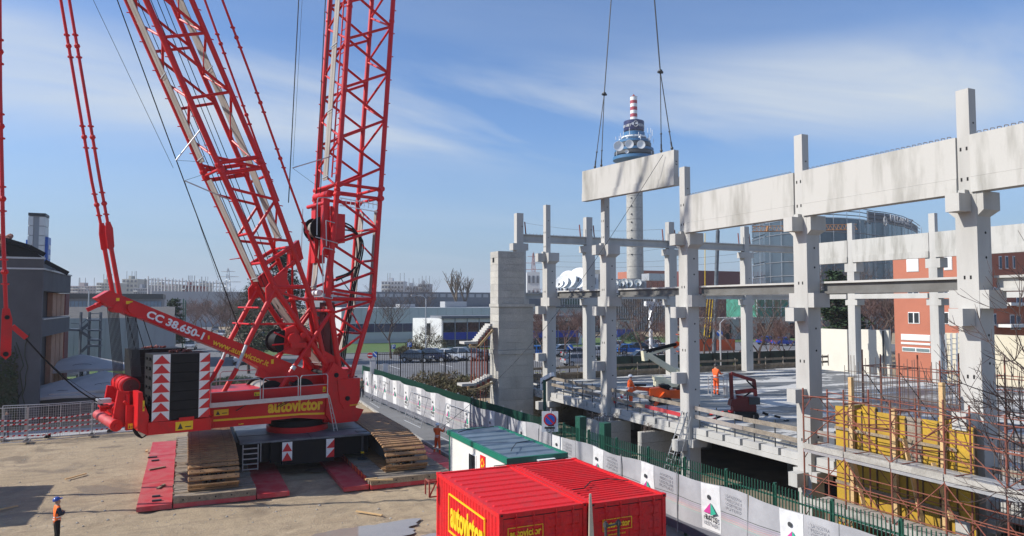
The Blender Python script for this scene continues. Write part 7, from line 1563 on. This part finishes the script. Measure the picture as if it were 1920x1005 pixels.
# ---- broadcasting tower
Dt = 300; C0 = PD(1191, 520, Dt); t = bthing('broadcasting_tower', 'tall round concrete broadcasting tower with dishes and red and white mast', (C0.x, C0.y, 0), 'tower')
def zt_v(v): return PD(1191, v, Dt).z
cx_, cy_ = C0.x, C0.y; rr = 15.2/F*Dt
segs_ = 9; zb, zz = 0, zt_v(300)
for i in range(14): q = MB(); a = zz*i/14; q.lathe([(rr*(1.04-.04*i/14), a), (rr*(1.04-.04*(i+1)/14), zz*(i+1)/14-.15)], (cx_, cy_, 0), 28); q.build('shaft_section', CONCD, t)
q = MB(); q.lathe([(rr*.97, 0), (rr*.97, zz)], (cx_, cy_, 0), 20); q.build('shaft_core', DARK, t)
dv = (Vector((-FW.x, -FW.y, 0))).normalized()
q = MB()
for i in range(16): z = 30+i*3.4; q.cbox(Vector((cx_, cy_, z))+(dv*.85-XH*.52).normalized()*rr*1.01, (.5, .5, .5)); 
q.build('port_hole', BLACK, t, kind='stuff')
BLP = mat('tower_blue', (.03, .16, .34), .6); NAVB = mat('tower_navy_band', (.015, .02, .10), .4)
for (v0, v1, r_, m) in ((300, 293, 9.0, BLP), (291, 284, 8.4, DARK), (284, 278, 8.2, BLP), (276, 268, 7.2, DARK), (268, 262, 6.9, BLP), (258, 254, 5.2, WHITE), (254, 246, 4.5, BLP)):
    q = MB(); q.lathe([(r_*.8, zt_v(v0)), (r_, zt_v(v0)+.3), (r_, zt_v(v1))], (cx_, cy_, 0), 32); q.build('platform_ring', m, t)
q = MB(); q.lathe([(3.2, zz), (3.0, zt_v(226)), (2.8, zt_v(222))], (cx_, cy_, 0), 20); q.build('inner_shaft', LGREY, t)
q = MB(); q.lathe([(4.2, zt_v(243)), (4.35, zt_v(242)), (4.35, zt_v(225)), (4.1, zt_v(224))], (cx_, cy_, 0), 36); bandp = q.build('name_band', NAVB, t)
s_ = 'MEDIASET    '; tot = 24
for k in range(2):
    for i, ch_ in enumerate('MEDIASET'):
        a = -.30+.165*i+k*1.95-1.35; dirn = (dv*math.cos(a)+XH*math.sin(a)); tang = (-dv*math.sin(a)+XH*math.cos(a)); text(ch_, 1, WHITE, Vector((cx_, cy_, zt_v(237)))+dirn*4.42-tang*.3, tang, (0, 0, 1), t, 'lettering', ext=.02, height=1.0, width=.6 if ch_ != 'I' else .2)
a = -.05
dirn = dv; q = MB(); c0 = Vector((cx_, cy_, zt_v(233)))+dirn*4.5; q.path([c0+XH*(.95*math.cos(i*.45))+Vector((0, 0, 1.2*math.sin(i*.45))) for i in range(15)], .1, 5); q.tube(c0-XH*1.2-dirn*.1, c0-XH*1.2+dirn*.1, .55, 12); q.beam(c0+XH*-.1, c0+XH*.8+Vector((0, 0, .3)), .2, .7); q.build('round_emblem', WHITE, t)
mv = [222, 216, 209.5, 203, 196.5, 190, 184, 177]
for i in range(7): q = MB(); q.lathe([(1.5, zt_v(mv[i])), (1.5, zt_v(mv[i+1])-.03)], (cx_, cy_, 0), 20); q.build('mast_ring', WHITE if i % 2 == 0 else mat('mast_red%d' % i, (.42, .04, .06), .6), t)
q = MB(); q.lathe([(1.6, zt_v(177)), (.6, zt_v(174.5)), (.05, zt_v(171))], (cx_, cy_, 0), 14); q.build('mast_cap', REDW, t)
def dish(u, v, r_, x_, par=t, dist=None, tilt=0.0, yawd=0.0):
    P = PD(u, v, dist or Dt-9); n2 = (dv*math.cos(yawd)+XH*math.sin(yawd)+Vector((0, 0, tilt))).normalized(); M_ = Matrix.Translation(P) @ Vector((0, 0, 1)).rotation_difference(n2).to_matrix().to_4x4()
    q = MB(M_); q.lathe([(.1, -r_*.3), (r_*.6, -r_*.18), (r_, .05), (r_*.97, .08), (r_*.55, -r_*.08), (.05, -r_*.14)], (0, 0, 0), 20); q.tube((0, 0, -r_*.3), (0, 0, -r_*.7), r_*.15, 6); return q.build('dish', WHITE, par)
for (u, v, r_) in ((1160, 274, 2.1), (1180, 270, 1.8), (1202, 271, 1.75), (1175, 284, .8)): dish(u, v, r_, 0)
q = MB()
for i in range(60): a = i*.63; r_ = 5+4*rnd.random(); z = zt_v(rnd.choice([296, 283, 266, 258, 251])); p = Vector((cx_+r_*math.cos(a), cy_+r_*math.sin(a), z)); q.tube(p, p+Vector((0, 0, rnd.uniform(1, 3))), .12, 4)
for i in range(30): a = i*.9; z = zt_v(rnd.choice([260, 262, 272])); p = Vector((cx_+6*math.cos(a), cy_+6*math.sin(a), z)); q.ball(p, .55, 6)
q.build('small_antennas', WHITE, t, kind='stuff')
# ---- dish farm roof and dark slatted office behind the frame
t, A, B = hall('slatted_office', 'long dark office block with fine window slats behind the left columns', 1000, 1252, 553, 205, 30, MGREY, .8)
n_ = 56
g = MB(); g.box(-.55, .55, -.15, .1, -1.1, 1.1); me = g.mesh('window', [GLASS]); g = MB(); g.box(-.12, .12, -.3, .05, -1.3, 1.3); me2 = g.mesh('slat', [GALV]); iv = wm(t).inverted()
for j in range(4):
    for i in range(n_): x = A.x+(B.x-A.x)*(i+.5)/n_; z = A.z-1.9-j*2.9; inst(me, 'window', t, iv @ Vector((x, 205, z)))
    for i in range(n_): x = A.x+(B.x-A.x)*i/n_; z = A.z-1.9-j*2.9; inst(me2, 'slat', t, iv @ Vector((x, 205, z)))
q = MB(); x = A.x
while x < B.x: q.tube((x, 204.8, A.z+.8), (x, 204.8, A.z+1.9), .06, 4); x += 1.2
q.tube((A.x, 204.8, A.z+1.9), (B.x, 204.8, A.z+1.9), .06, 4); q.build('roof_railing', DRED, t, kind='stuff')
for i, (u, v, r_, tl) in enumerate(((1054, 528, 1.9, .35), (1064, 524, 2.6, .3), (1084, 521, 3.2, .45), (1048, 531, 1.3, .3), (1154, 530, .8, 0), (1165, 531, .9, 0), (1171, 528, .9, 0), (1179, 531, 1.1, 0), (1196, 530, 1.0, 0))):
    P = PD(u, v, 196); td = thing('satellite_dish', ['white satellite dish on the dark roof, second from left of the big four', 'large white satellite dish on the dark roof behind the fifth column', 'largest white satellite dish left of the rear column', 'smallest dish of the left cluster on the dark roof', 'small white dish on the roof just right of the fourth column', 'small white dish on the roof, second right of the fourth column', 'small white dish on the roof, third right of the fourth column', 'small white dish on the roof, fourth right of the fourth column', 'single small white dish at the right end of the roof row'][i], 'satellite dish', (P.x, P.y, A.z+.8)); dish(u, v, r_, 0, td, 196, tl, -.5 if i < 4 else -.2); rod('mast', (P.x, P.y, A.z+.8), (P.x, P.y, P.z), .2, DARK, td, 6)
for a in (('white technical block behind the fifth column', 1023, 1045, 537, 260, WHW), ('white apartment block seen right of the stair tower', 988, 1012, 510, 330, WHW), ('white roof block with the big dishes behind the fifth column', 1060, 1122, 514, 250, WHW), ('pale block with dark openings behind the rear column', 1110, 1140, 506, 300, CREW), ('grey base building of the broadcasting tower', 1155, 1212, 523, 270, GRW)): flats('technical_block', a[0], *a[1:6], 3, 2, m=FG, roofbox=False)
t, A, B = hall('red_building', 'dark red windowless building behind the right foot of the broadcasting tower', 1207, 1253, 507, 250, 20, TERRA); q = MB(); a = PD(1232, 520, 226); q.cbox(a, (9, 4, 2.2)); q.build('roof_unit', GALV, t)
t, A, B = hall('dark_red_hall', 'dark red brown hall behind the frame between the third and rear columns', 1300, 1392, 507, 250, 20, TERRD)
t, A, B = hall('green_netting_scaffold', 'small building wrapped in green netting seen left of the second column', 1418, 1492, 560, 150, 12, mat('green_netting', (.05, .25, .18), .8, var=.3, sc=1), None); 
for i in range(6): x = A.x+(B.x-A.x)*i/5; rod('scaffold_pole', (x, 149.8, 0), (x, 149.8, A.z+.6), .1, WHITE, t, 5)
for z in (A.z-.2, A.z-2.4): rod('scaffold_pole', (A.x, 149.8, z), (B.x, 149.8, z), .1, WHITE, t, 5)
t, A, B = hall('concrete_underpass', 'low pale concrete structure behind the orange barriers', 1310, 1500, 596, 146, 6, CONCD, None)
for i in range(6): x = A.x+2+i*(B.x-A.x)/6; q = MB(); q.box(x, x+2.6, 145.8, 146, 0, A.z-1.6); q.build('opening', BLACK, t)
for i, (u0, u1, v0, v1) in enumerate(((1310, 1345, 628, 650), (1346, 1378, 630, 650))):
    A = PY(u0, v0, 112); B = PY(u1, v0, 112); q = MB(); q.box(A.x, B.x, 112, 112.1, .05, A.z*.75); tag(q.build('orange_barrier', ORNP), ['orange plastic site barrier mesh behind the deck, left run', 'orange plastic site barrier mesh behind the deck, right run'][i], 'barrier')
t, A, B = hall('blue_panelled_office', 'small white and blue panelled office behind the fourth column', 1155, 1190, 600, 160, 6, WHITE, .4); 
for i in range(2): x = A.x+.25+i*(B.x-A.x)/2; w2 = (B.x-A.x)/2-.5; q = MB(); q.box(x, x+w2, 159.8, 160, .6, 2.6); q.build('blue_panel', BLUEG, t); q = MB(); q.box(x, x+w2, 159.8, 160, 2.7, A.z-.3); q.build('pane', UMB, t)
t, A, B = hall('grey_canopy', 'light grey rounded canopy seen between the tower and the fifth column', 1005, 1092, 577, 175, 10, LGREY, .3)
# service bridge pipes
a = PY(1212, 568, 110); b_ = PY(1253, 568, 110); t = bthing('pipe_bridge', 'white pipe bridge with bent duct left of the third column', (a.x, 110, 0), 'pipe'); q = MB(); q.box(a.x, b_.x, 110, 110.8, a.z-.6, a.z+.3); q.build('beam', WHITE, t); q = MB(); P = [PY(1228, 560, 110), PY(1228, 572, 110), PY(1222, 585, 110), PY(1218, 600, 110)]; q.path(P, .3, 8); q.build('duct', GALV, t); rod('post', (a.x+1.2, 110.4, 0), (a.x+1.2, 110.4, a.z-.6), .35, WHITE, t)
# mobile crane mast far behind
a = PD(1338, 640, 130); b_ = PD(1346, 432, 130); t = thing('mobile_crane', 'slim grey telescopic crane mast with yellow base behind the deck', 'crane', (a.x, a.y, 0)); rod('mast', (a.x, a.y, 0), b_, .35, PLATE, t); rod('mast_tip', b_, b_+Vector((.1, 0, 3)), .2, PLATE, t)
for k in range(3): p0 = PD(1320+k*5, 632, 130); p1 = PD(1327+k*5, 556, 130); rod('yellow_strut', p0, p1, .08, YEL, t, 6)
rod('jib_line', PD(1322, 437, 130), PD(1322, 560, 130), .07, YEL, t, 5)
JIBM = mat('far_orange_jib', (.42, .20, .07), .7)
t = thing('tower_crane_jib', 'orange lattice jib of a far crane seen under the second deep beam', 'crane jib', PD(1440, 436, 135)); t.location.z = 0
for (d_, z_) in ((0, 0), (.8, 0), (.4, 1.0)): rod('jib_chord', PD(1412, 434, 135)+YH*d_+Vector((0, 0, z_)), PD(1608, 430, 135)+YH*d_+Vector((0, 0, z_)), .07, JIBM, t, 5)
for k in range(26): a = PD(1412+k*7.5, 434-k*.15, 135); b_ = PD(1412+(k+1)*7.5, 434-k*.15, 135); rod('jib_lacing', a, (a+b_)/2+Vector((0, 0, 1.0))+YH*.4, .04, JIBM, t, 4); rod('jib_lacing', (a+b_)/2+Vector((0, 0, 1.0))+YH*.4, b_, .04, JIBM, t, 4)
rod('jib_mast', PD(1438, 434, 135), PD(1440, 424, 135), .2, JIBM, t); a = PD(1512, 437, 135); rod('tower', (a.x, a.y, 0), a, .5, JIBM, t)
# ---- glass office with curved roof screen
t = bthing('glass_office', 'large curved glass office block with lattice roof screen and white lettering', PD(1560, 560, 240)); t.location.z = 0
def curve_pt(k, d_=0):      # k 0..1 along the plan arc
    u = [1412, 1437, 1470, 1508, 1545, 1585, 1622, 1640, 1668, 1696, 1716, 1729]; ds = [262, 246, 236, 230, 228, 230, 234, 240, 244, 254, 268, 286]; f_ = k*(len(u)-1); i = min(len(u)-2, int(f_)); w2 = f_-i; p = PD(u[i]*(1-w2)+u[i+1]*w2, 570, ds[i]*(1-w2)+ds[i+1]*w2); return Vector((p.x, p.y, 0))
Hh = PD(1560, 407, 229).z; n_ = 34; nf = 8; prev = None
cen = PD(1570, 570, 290); cen.z = 0
for i in range(n_):
    a = curve_pt(i/n_); b_ = curve_pt((i+1)/n_); top = Hh+(0 if i > 2 else 1); 
    for j in range(nf):
        z0 = top*j/nf; z1 = top*(j+1)/nf; q = MB(); o_ = (b_-a).cross(Vector((0, 0, 1))).normalized()*-.12; q.ext([a+Vector((0, 0, z0+.15)), b_+Vector((0, 0, z0+.15)), b_+Vector((0, 0, z1-.15)), a+Vector((0, 0, z1-.15))], o_); q.build('glass_panel', CURT, t)
q = MB(); q.add([tuple(curve_pt(i/n_)+(cen-curve_pt(i/n_)).normalized()*.6+Vector((0, 0, h_))) for h_ in (0, Hh) for i in range(n_+1)], [(i, i+1, n_+2+i, n_+1+i) for i in range(n_)]); q.build('facade_core', MGREY, t, fix=False)
for i in range(0, n_+1, 2): a = curve_pt(i/n_); o_ = (a-cen).normalized()*.6; rod('mullion', a+o_, a+o_+Vector((0, 0, Hh+3)), .1, GALV, t, 4)
for j in range(nf+1):
    q = MB(); q.path([curve_pt(i/n_)+(curve_pt(i/n_)-cen).normalized()*.5+Vector((0, 0, Hh*j/nf)) for i in range(0, n_+1, 2)], .08, 4); q.build('transom', GALV, t)
for j in range(3): q = MB(); q.path([curve_pt(i/n_)+Vector((0, 0, Hh+1+j*1.3)) for i in range(16 if 0 else 0, n_+1, 2)], .14, 4); q.build('roof_screen_rail', DARK, t)
q = MB(); q.add([tuple(curve_pt(i/n_)+(cen-curve_pt(i/n_)).normalized()*.8+Vector((0, 0, h_))) for h_ in (Hh, Hh+3.4) for i in range(20, n_+1)], [(i, i+1, n_-20+2+i, n_-20+1+i) for i in range(n_-20)]); q.build('roof_screen', MGREY, t, fix=False)
a = PD(1667, 420, 243); b_ = PD(1716, 420, 262); dd = (b_-a); dd.z = 0
text('MEDIASET', 1, LGREY, a+(a-cen).normalized()*1.4*Vector((1, 1, 0)).length/1.42, dd, (0, 0, 1), t, bold=.03, width=dd.length*.85, height=2.4, ext=.1)
e_ = PD(1660, 415, 240.5); e_n = Vector((e_.x-cen.x, e_.y-cen.y, 0)).normalized(); q = MB(); q.path([e_+dd.normalized()*(1.4*math.cos(i*.45))+Vector((0, 0, 1.5*math.sin(i*.45))) for i in range(15)], .2, 5); q.beam(e_-dd.normalized()*.8, e_+dd.normalized()*.8, .3, .9); q.build('round_emblem', LGREY, t)
# ---- terracotta building at right
XT = 72.0; zt = 14.9; yF = PX(1676, 560, XT).y; yN = PX(1858, 560, XT).y
t = bthing('terracotta_building', 'terracotta rendered building with white framed windows behind the frame at right', (XT, yN, 0))
b = MB(); b.box(XT, XT+14, yN, yF, 0, zt); b.build('wall', TERRA, t)
b = MB(); b.box(XT+14, XT+50, yN+3, yF, 0, zt); b.build('recessed_wall', TERRA, t)
b = MB(); b.box(XT+.4, XT+13.6, yN+.4, yF-.4, zt, zt+.4); b.build('parapet', MGREY, t)
DBL = mat('dark_blue_pane', (.02, .045, .10), .1)
def tw(u0, u1, v0, v1, pane, frm=WHITE):
    A = PX(u0, (v0), XT); B = PX(u1, v1, XT); z1 = A.z; z0 = B.z; q = MB(); q.box(XT-.06, XT-.002, B.y, A.y, z0, z1); o = q.build('window', frm, t)
    if pane:
        w2 = (A.y-B.y)/2
        for i in range(2): q = MB(); q.box(XT-.1, XT-.062, B.y+w2*i+.09, B.y+w2*(i+1)-.07, z0+.09, z1-.09); q.build('pane', pane, o)
    else:
        q = MB(); q.box(XT-.1, XT-.062, B.y+.06, A.y-.06, z0+.06, z1-.06); q.build('shutter', WHITE, o)
tw(1700, 1723, 486, 509, None); tw(1770, 1786, 482, 506, None); tw(1702, 1724, 539, 557, DBL); tw(1770, 1788, 538, 556, DBL); tw(1703, 1725, 585, 607, GLASS); tw(1770, 1790, 585, 608, GLASS)
tw(1690, 1745, 626, 640, None); tw(1690, 1745, 641, 648, None); tw(1692, 1745, 650, 662, mat('greenish_pane', (.18, .25, .26), .2))
def tw2(u0, u1, v0, v1, y, pane=DBL):
    A = PY(u0, v0, y); B = PY(u1, v1, y); q = MB(); q.box(A.x, B.x, y-.06, y-.002, B.z, A.z); o = q.build('window', WHITE, t); q = MB(); q.box(A.x+.08, B.x-.08, y-.1, y-.062, B.z+.08, A.z-.08); q.build('pane', pane, o)
for a_ in ((1862, 1868, 588, 610), (1872, 1878, 480, 505), (1884, 1890, 480, 504), (1862, 1866, 538, 556)): tw2(*a_, yN)
for a_ in ((1893, 1902, 590, 618), (1905, 1914, 590, 618), (1905, 1916, 552, 575), (1898, 1903, 480, 504)): tw2(*a_, yN)
for v in (573, 614): A = PY(1888, v, yN-1); q = MB(); q.box(A.x, A.x+6, yN-1.4, yN-.003, A.z, A.z+.3); q.build('balcony', OFFW, t)
t, A, B = hall('dark_hall', 'low dark hall behind the trees left of the terracotta building', 1500, 1680, 540, 170, 20, MGREY)
# ============================================================ REAR RAILINGS
def railing(P0, P1, h, label, step=.3):
    P0 = Vector(P0); P1 = Vector(P1); t = thing('black_railing', label, 'railing', P0.lerp(P1, .5)); L_n = (P1-P0).length; d_ = (P1-P0)/L_n; n_ = int(L_n/2.6); iv = wm(t).inverted()
    for z in (.35, h-.15): rod('rail', P0+Vector((0, 0, z)), P1+Vector((0, 0, z)), .045, BLACK, t, 4)
    for i in range(n_+1): rod('post', P0+d_*L_n*i/n_, P0+d_*L_n*i/n_+Vector((0, 0, h+.1)), .07, BLACK, t, 5)
    me = MB().box(-.018, .018, -.018, .018, .2, h).mesh('railing_bar', [BLACK]); q = MB(); k = int(L_n/step)
    for i in range(k): 
        if i < 280: inst(me, 'bar', t, iv @ (P0+d_*(i*step)))
        else: p = P0+d_*(i*step); q.cbox(p+Vector((0, 0, h/2)), (.036, .036, h))
    if q.v: q.build('far_bars', BLACK, t, kind='stuff')
a = PZ(700, 714); railing((20.3, 82, 0), (52, 78, 0), 3.6, 'black bar railing along the car park behind the stair tower and columns', .27)
t = thing('mesh_fence', 'dark green mesh fence behind the deck at right centre', 'fence', (62, 74, 0)); q = MB(); q.box(45, 78, 73.9, 73.95, .1, 2.9); q.build('mesh_panel', mat('dark_green_mesh', (.02, .05, .04), .8, var=.4, sc=1), t)
for i in range(14): rod('post', (45+i*2.5, 73.8, 0), (45+i*2.5, 73.8, 3.1), .06, BLACK, t, 5)
# ============================================================ CARS
def car(P, rz, m, label, group, s=1.15, suv=0, van=False):
    t = thing('parked_car', label, 'car', P, rz, group); t.scale = (s, s, s); h = 1.48+.18*suv; M_ = Matrix(); b = MB()
    prof = [(-2.1, .35, .75, .74), (-2.05, .3, .92, .84), (-1.5, .28, .98, .88), (-.8, .26, .98, .9), (.9, .26, .95, .9), (1.45, .28, .88, .87), (1.95, .3, .76, .8), (2.1, .36, .62, .68)]
    vs = []; 
    for (x, zb_, zs, hw) in prof:
        zs += .12*suv; vs += [(x, -hw, zb_+.1), (x, -hw, (zb_+zs)/2), (x, -hw*.94, zs), (x, hw*.94, zs), (x, hw, (zb_+zs)/2), (x, hw, zb_+.1)]
    fs = [(i*6+j, i*6+(j+1) % 6, (i+1)*6+(j+1) % 6, (i+1)*6+j) for i in range(len(prof)-1) for j in range(6)]+[tuple(range(5, -1, -1)), tuple(range(42, 48))]
    b.add(vs, fs, 0, False); zs = .97+.12*suv
    def add(nm, mb, mm): me = mb.mesh(nm, mm if isinstance(mm, list) else [mm]); o = bpy.data.objects.new(nm, me); COL.objects.link(o); o.parent = t; return o
    g = MB(); g.add([(-1.9, -.74, zs), (1.2, -.76, zs-.04), (.25, -.6, h), (-1.15, -.6, h), (-1.9, .74, zs), (1.2, .76, zs-.04), (.25, .6, h), (-1.15, .6, h)], [(0,1,2,3), (7,6,5,4), (1,5,6,2), (4,0,3,7), (3,2,6,7)])
    r_ = MB(); r_.add([(-1.2, -.62, h-.02), (.3, -.62, h-.02), (.2, -.56, h+.05), (-1.08, -.56, h+.05), (-1.2, .62, h-.02), (.3, .62, h-.02), (.2, .56, h+.05), (-1.08, .56, h+.05)], [(0,1,2,3), (7,6,5,4), (1,5,6,2), (4,0,3,7), (3,2,6,7), (0,4,5,1)])
    for x_ in (-.42,): 
        for sy in (-1, 1): r_.beam((x_, sy*.75, zs), (x_, sy*.6, h), .1, .03)
    bo = add('body', b, m); add('windows', g, GLASS); add('roof', r_, m)
    for x_ in (-1.3, 1.32):
        for sy in (-1, 1): w2 = MB(); w2.lathe([(.33, -.1), (.33, .1)], (x_, sy*.82, .33), 14, axis='Y'); w2.lathe([(.2, -.11), (.2, .11)], (x_, sy*.82, .33), 10, 1, axis='Y'); add('wheel', w2, [RUBBER, GALV])
    for sy in (-1, 1): l_ = MB(); l_.cbox((2.03, sy*.58, .72+.1*suv), (.12, .32, .14)); add('headlight', l_, OFFW); l_ = MB(); l_.cbox((-2.08, sy*.66, .85), (.08, .22, .16)); add('tail_light', l_, CHEVR)
    pl_ = MB(); pl_.cbox((2.1, 0, .5), (.03, .5, .12)); add('number_plate', pl_, WHITE)
    return t
def cp(nm, c_): return mat(nm, c_, .25, .3, var=.02, grain=.01, coat=.6)
CW_, CS_, CG_, CB_, CN_, CBL_ = cp('car_white', (.72, .73, .74)), cp('car_silver', (.42, .43, .44)), cp('car_graphite', (.08, .085, .095)), cp('car_bright_blue', (.02, .20, .65)), cp('car_navy', (.015, .02, .05)), cp('car_black', (.02, .02, .022))
row = [(782, 679, CG_, 'graphite hatchback, leftmost of the cars before the white office', 0), (814, 678, CN_, 'dark navy suv second from left before the white office', 1), (842, 676, CW_, 'white hatchback third from left before the white office', 0), (868, 676, CS_, 'silver suv fourth from left before the white office', 1), (893, 675, CG_, 'dark car behind the stair props', 0)]
for (u, v, m, lb, s_) in row: P = PZ(u, v); car(P, R(-40), m, lb, 'cars parked before the white office', 1.28, s_)
row2 = [(1010, 668, CB_, 'bright blue car seen just right of the stair tower', 0), (1063, 668, CW_, 'white suv behind the fifth column gap', 1), (1082, 672, CS_, 'silver car left of the rear column', 0), (1122, 668, CW_, 'white car just left of the fourth column', 0), (1180, 664, CB_, 'bright blue hatchback right of the fourth column', 0), (1200, 660, CBL_, 'black car beside the bright blue hatchback', 0), (1228, 656, CS_, 'silver van like car under the spreading bare tree', 1), (1248, 662, CW_, 'white car behind the cream lift arm', 0), (1160, 656, CW_, 'white car in the far row above the blue hatchback', 0), (1212, 682, CS_, 'silver car close behind the dark railing, right', 1), (1085, 686, CS_, 'silver car close behind the dark railing, left', 0), (1175, 690, CG_, 'dark car close behind the railing below the blue hatchback', 0), (1470, 648, BLUEG, 'blue car before the low concrete structure at right', 0), (1440, 646, BLUEG, 'blue car left of the other one before the concrete structure', 0)]
for i, (u, v, m, lb, s_) in enumerate(row2): P = PZ(u, v); car(P, R(-15+(i*7) % 20), m, lb, 'cars in the car park behind the frame', 1.25, s_)
av = [(357, 655, CS_, 'silver car nearest of the line parked beside the avenue'), (354, 643, CS_, 'silver car second in the line beside the avenue'), (351, 633, CW_, 'pale car third in the line beside the avenue'), (348, 625, CBL_, 'dark car at the far end of the line beside the avenue'), (404, 622, CG_, 'dark car on the right side of the avenue, far'), (416, 632, CW_, 'white car on the right side of the avenue under the lettered arm'), (397, 611, CS_, 'small silver car far down the avenue'), (452, 682, CW_, 'white car partly hidden behind the back stays'), (443, 668, CS_, 'silver car behind the back stays, second of two'), (274, 648, CW_, 'white car in front of the white hall'), (122, 712, CS_, 'silver car seen between the parasols at left')]
for i, (u, v, m, lb) in enumerate(av): P = PZ(u, v); car(P, R(-96 if i < 9 else 5), m, lb, 'cars parked along the avenue', 1.2, i % 2)
# street furniture
def sign(u, vb, vt, kind, label, dist=None):
    P = PZ(u, vb); D_ = (P-CAM).dot(FW); zt = PD(u, vt, D_).z; t = thing('traffic_sign', label, 'traffic sign', P); rod('post', P, (P.x, P.y, zt), .06, GALV, t, 6); s = .42
    O = Vector((P.x, P.y, zt-.5))+dv*.1
    def disc(m, r_, off, sq=False):
        q = MB(); k = 4 if sq else 18; q.ext([O+dv*off+XH*(r_*math.cos(6.2832*i/k+(math.pi/4 if sq else 0)))+Vector((0, 0, r_*math.sin(6.2832*i/k+(math.pi/4 if sq else 0)))) for i in range(k)], dv*.02); return q.build('sign_plate', m, t)
    if kind == 'stop': disc(CHEVR, s, 0); q = MB(); q.beam(O+dv*.04-XH*.35, O+dv*.04+XH*.35, .03, .16); q.build('bar', WHITE, t)
    elif kind == 'park': disc(BLUES, s*1.3, 0, True); text('P', 1, WHITE, O+dv*.05-XH*.25-Vector((0, 0, .35)), XH, (0, 0, 1), t, ext=.01, height=.7)
    else: disc(BLUES, s, 0); q = MB(); q.beam(O+dv*.04-XH*.3+Vector((0, 0, .3)), O+dv*.04+XH*.3-Vector((0, 0, .3)), .03, .14); q.build('arrow', WHITE, t)
for a in ((694, 690, 660, 'stop', 'red no entry sign at the street corner left of the fence'), (704, 690, 658, 'blue', 'blue round direction sign beside the no entry sign'), (768, 668, 641, 'park', 'blue parking sign between the parked cars'), (738, 664, 645, 'park', 'small blue sign beside the bare tree trunk'), (492, 660, 622, 'park', 'blue and white parking sign behind the crane winch drum'), (1069, 700, 645, 'blue', 'round blue arrow sign in front of the fifth column gap'), (1350, 700, 618, 'blue', 'sign on the pole beside the second deck column row')): sign(*a)
def lamp(u, vb, vt, label, side=1, m=GALV):
    P = PZ(u, vb); D_ = (P-CAM).dot(FW); zt = PD(u, vt, D_).z; t = thing('street_lamp', label, 'street lamp', P); rod('pole', P, (P.x, P.y, zt-.4), .1, m, t, 8); q = MB(); T_ = Vector((P.x, P.y, zt-.4)); q.path([T_, T_+XH*side*-.5+Vector((0, 0, .5)), T_+XH*side*-1.8+Vector((0, 0, .6))], .06, 6); q.build('arm', m, t); q = MB(); q.cbox(T_+XH*side*-2.2+Vector((0, 0, .6)), (.9, .5, .18)); q.build('lamp_head', LGREY, t)
lamp(798, 668, 556, 'tall grey street lamp among the parked cars'); lamp(163, 672, 542, 'curved street lamp left of the crane arm', 1); lamp(1352, 705, 600, 'grey pole standing behind the dark red lift', -1); lamp(1690, 600, 555, 'slim pale lamp before the terracotta building')
for i, (u, vt) in enumerate(((342, 560), (346, 563), (278, 615))): P = PZ(u, 652); D_ = (P-CAM).dot(FW); q = MB(); q.tube(P, (P.x, P.y, PD(u, vt, D_).z), .14, 6); tag(q.build('green_pole', GREEN), ['tall green pole below the crane arm, left of two', 'tall green pole below the crane arm, right of two', 'short green pole before the white hall'][i], 'pole')
# ============================================================ AIR
b = MB(); b.box(-3050, 3050, -250, 4050, -1.2, 112)
hzm = bpy.data.materials.new('haze'); hzm.use_nodes = True; hn = hzm.node_tree; hn.nodes.clear(); ho = hn.nodes.new('ShaderNodeOutputMaterial'); hv = hn.nodes.new('ShaderNodeVolumePrincipled')
hv.inputs['Density'].default_value = .00028; hv.inputs['Color'].default_value = (.92, .95, 1, 1); hv.inputs['Anisotropy'].default_value = .2; hn.links.new(hv.outputs[0], ho.inputs['Volume'])
o = b.build('haze', hzm, kind='stuff');
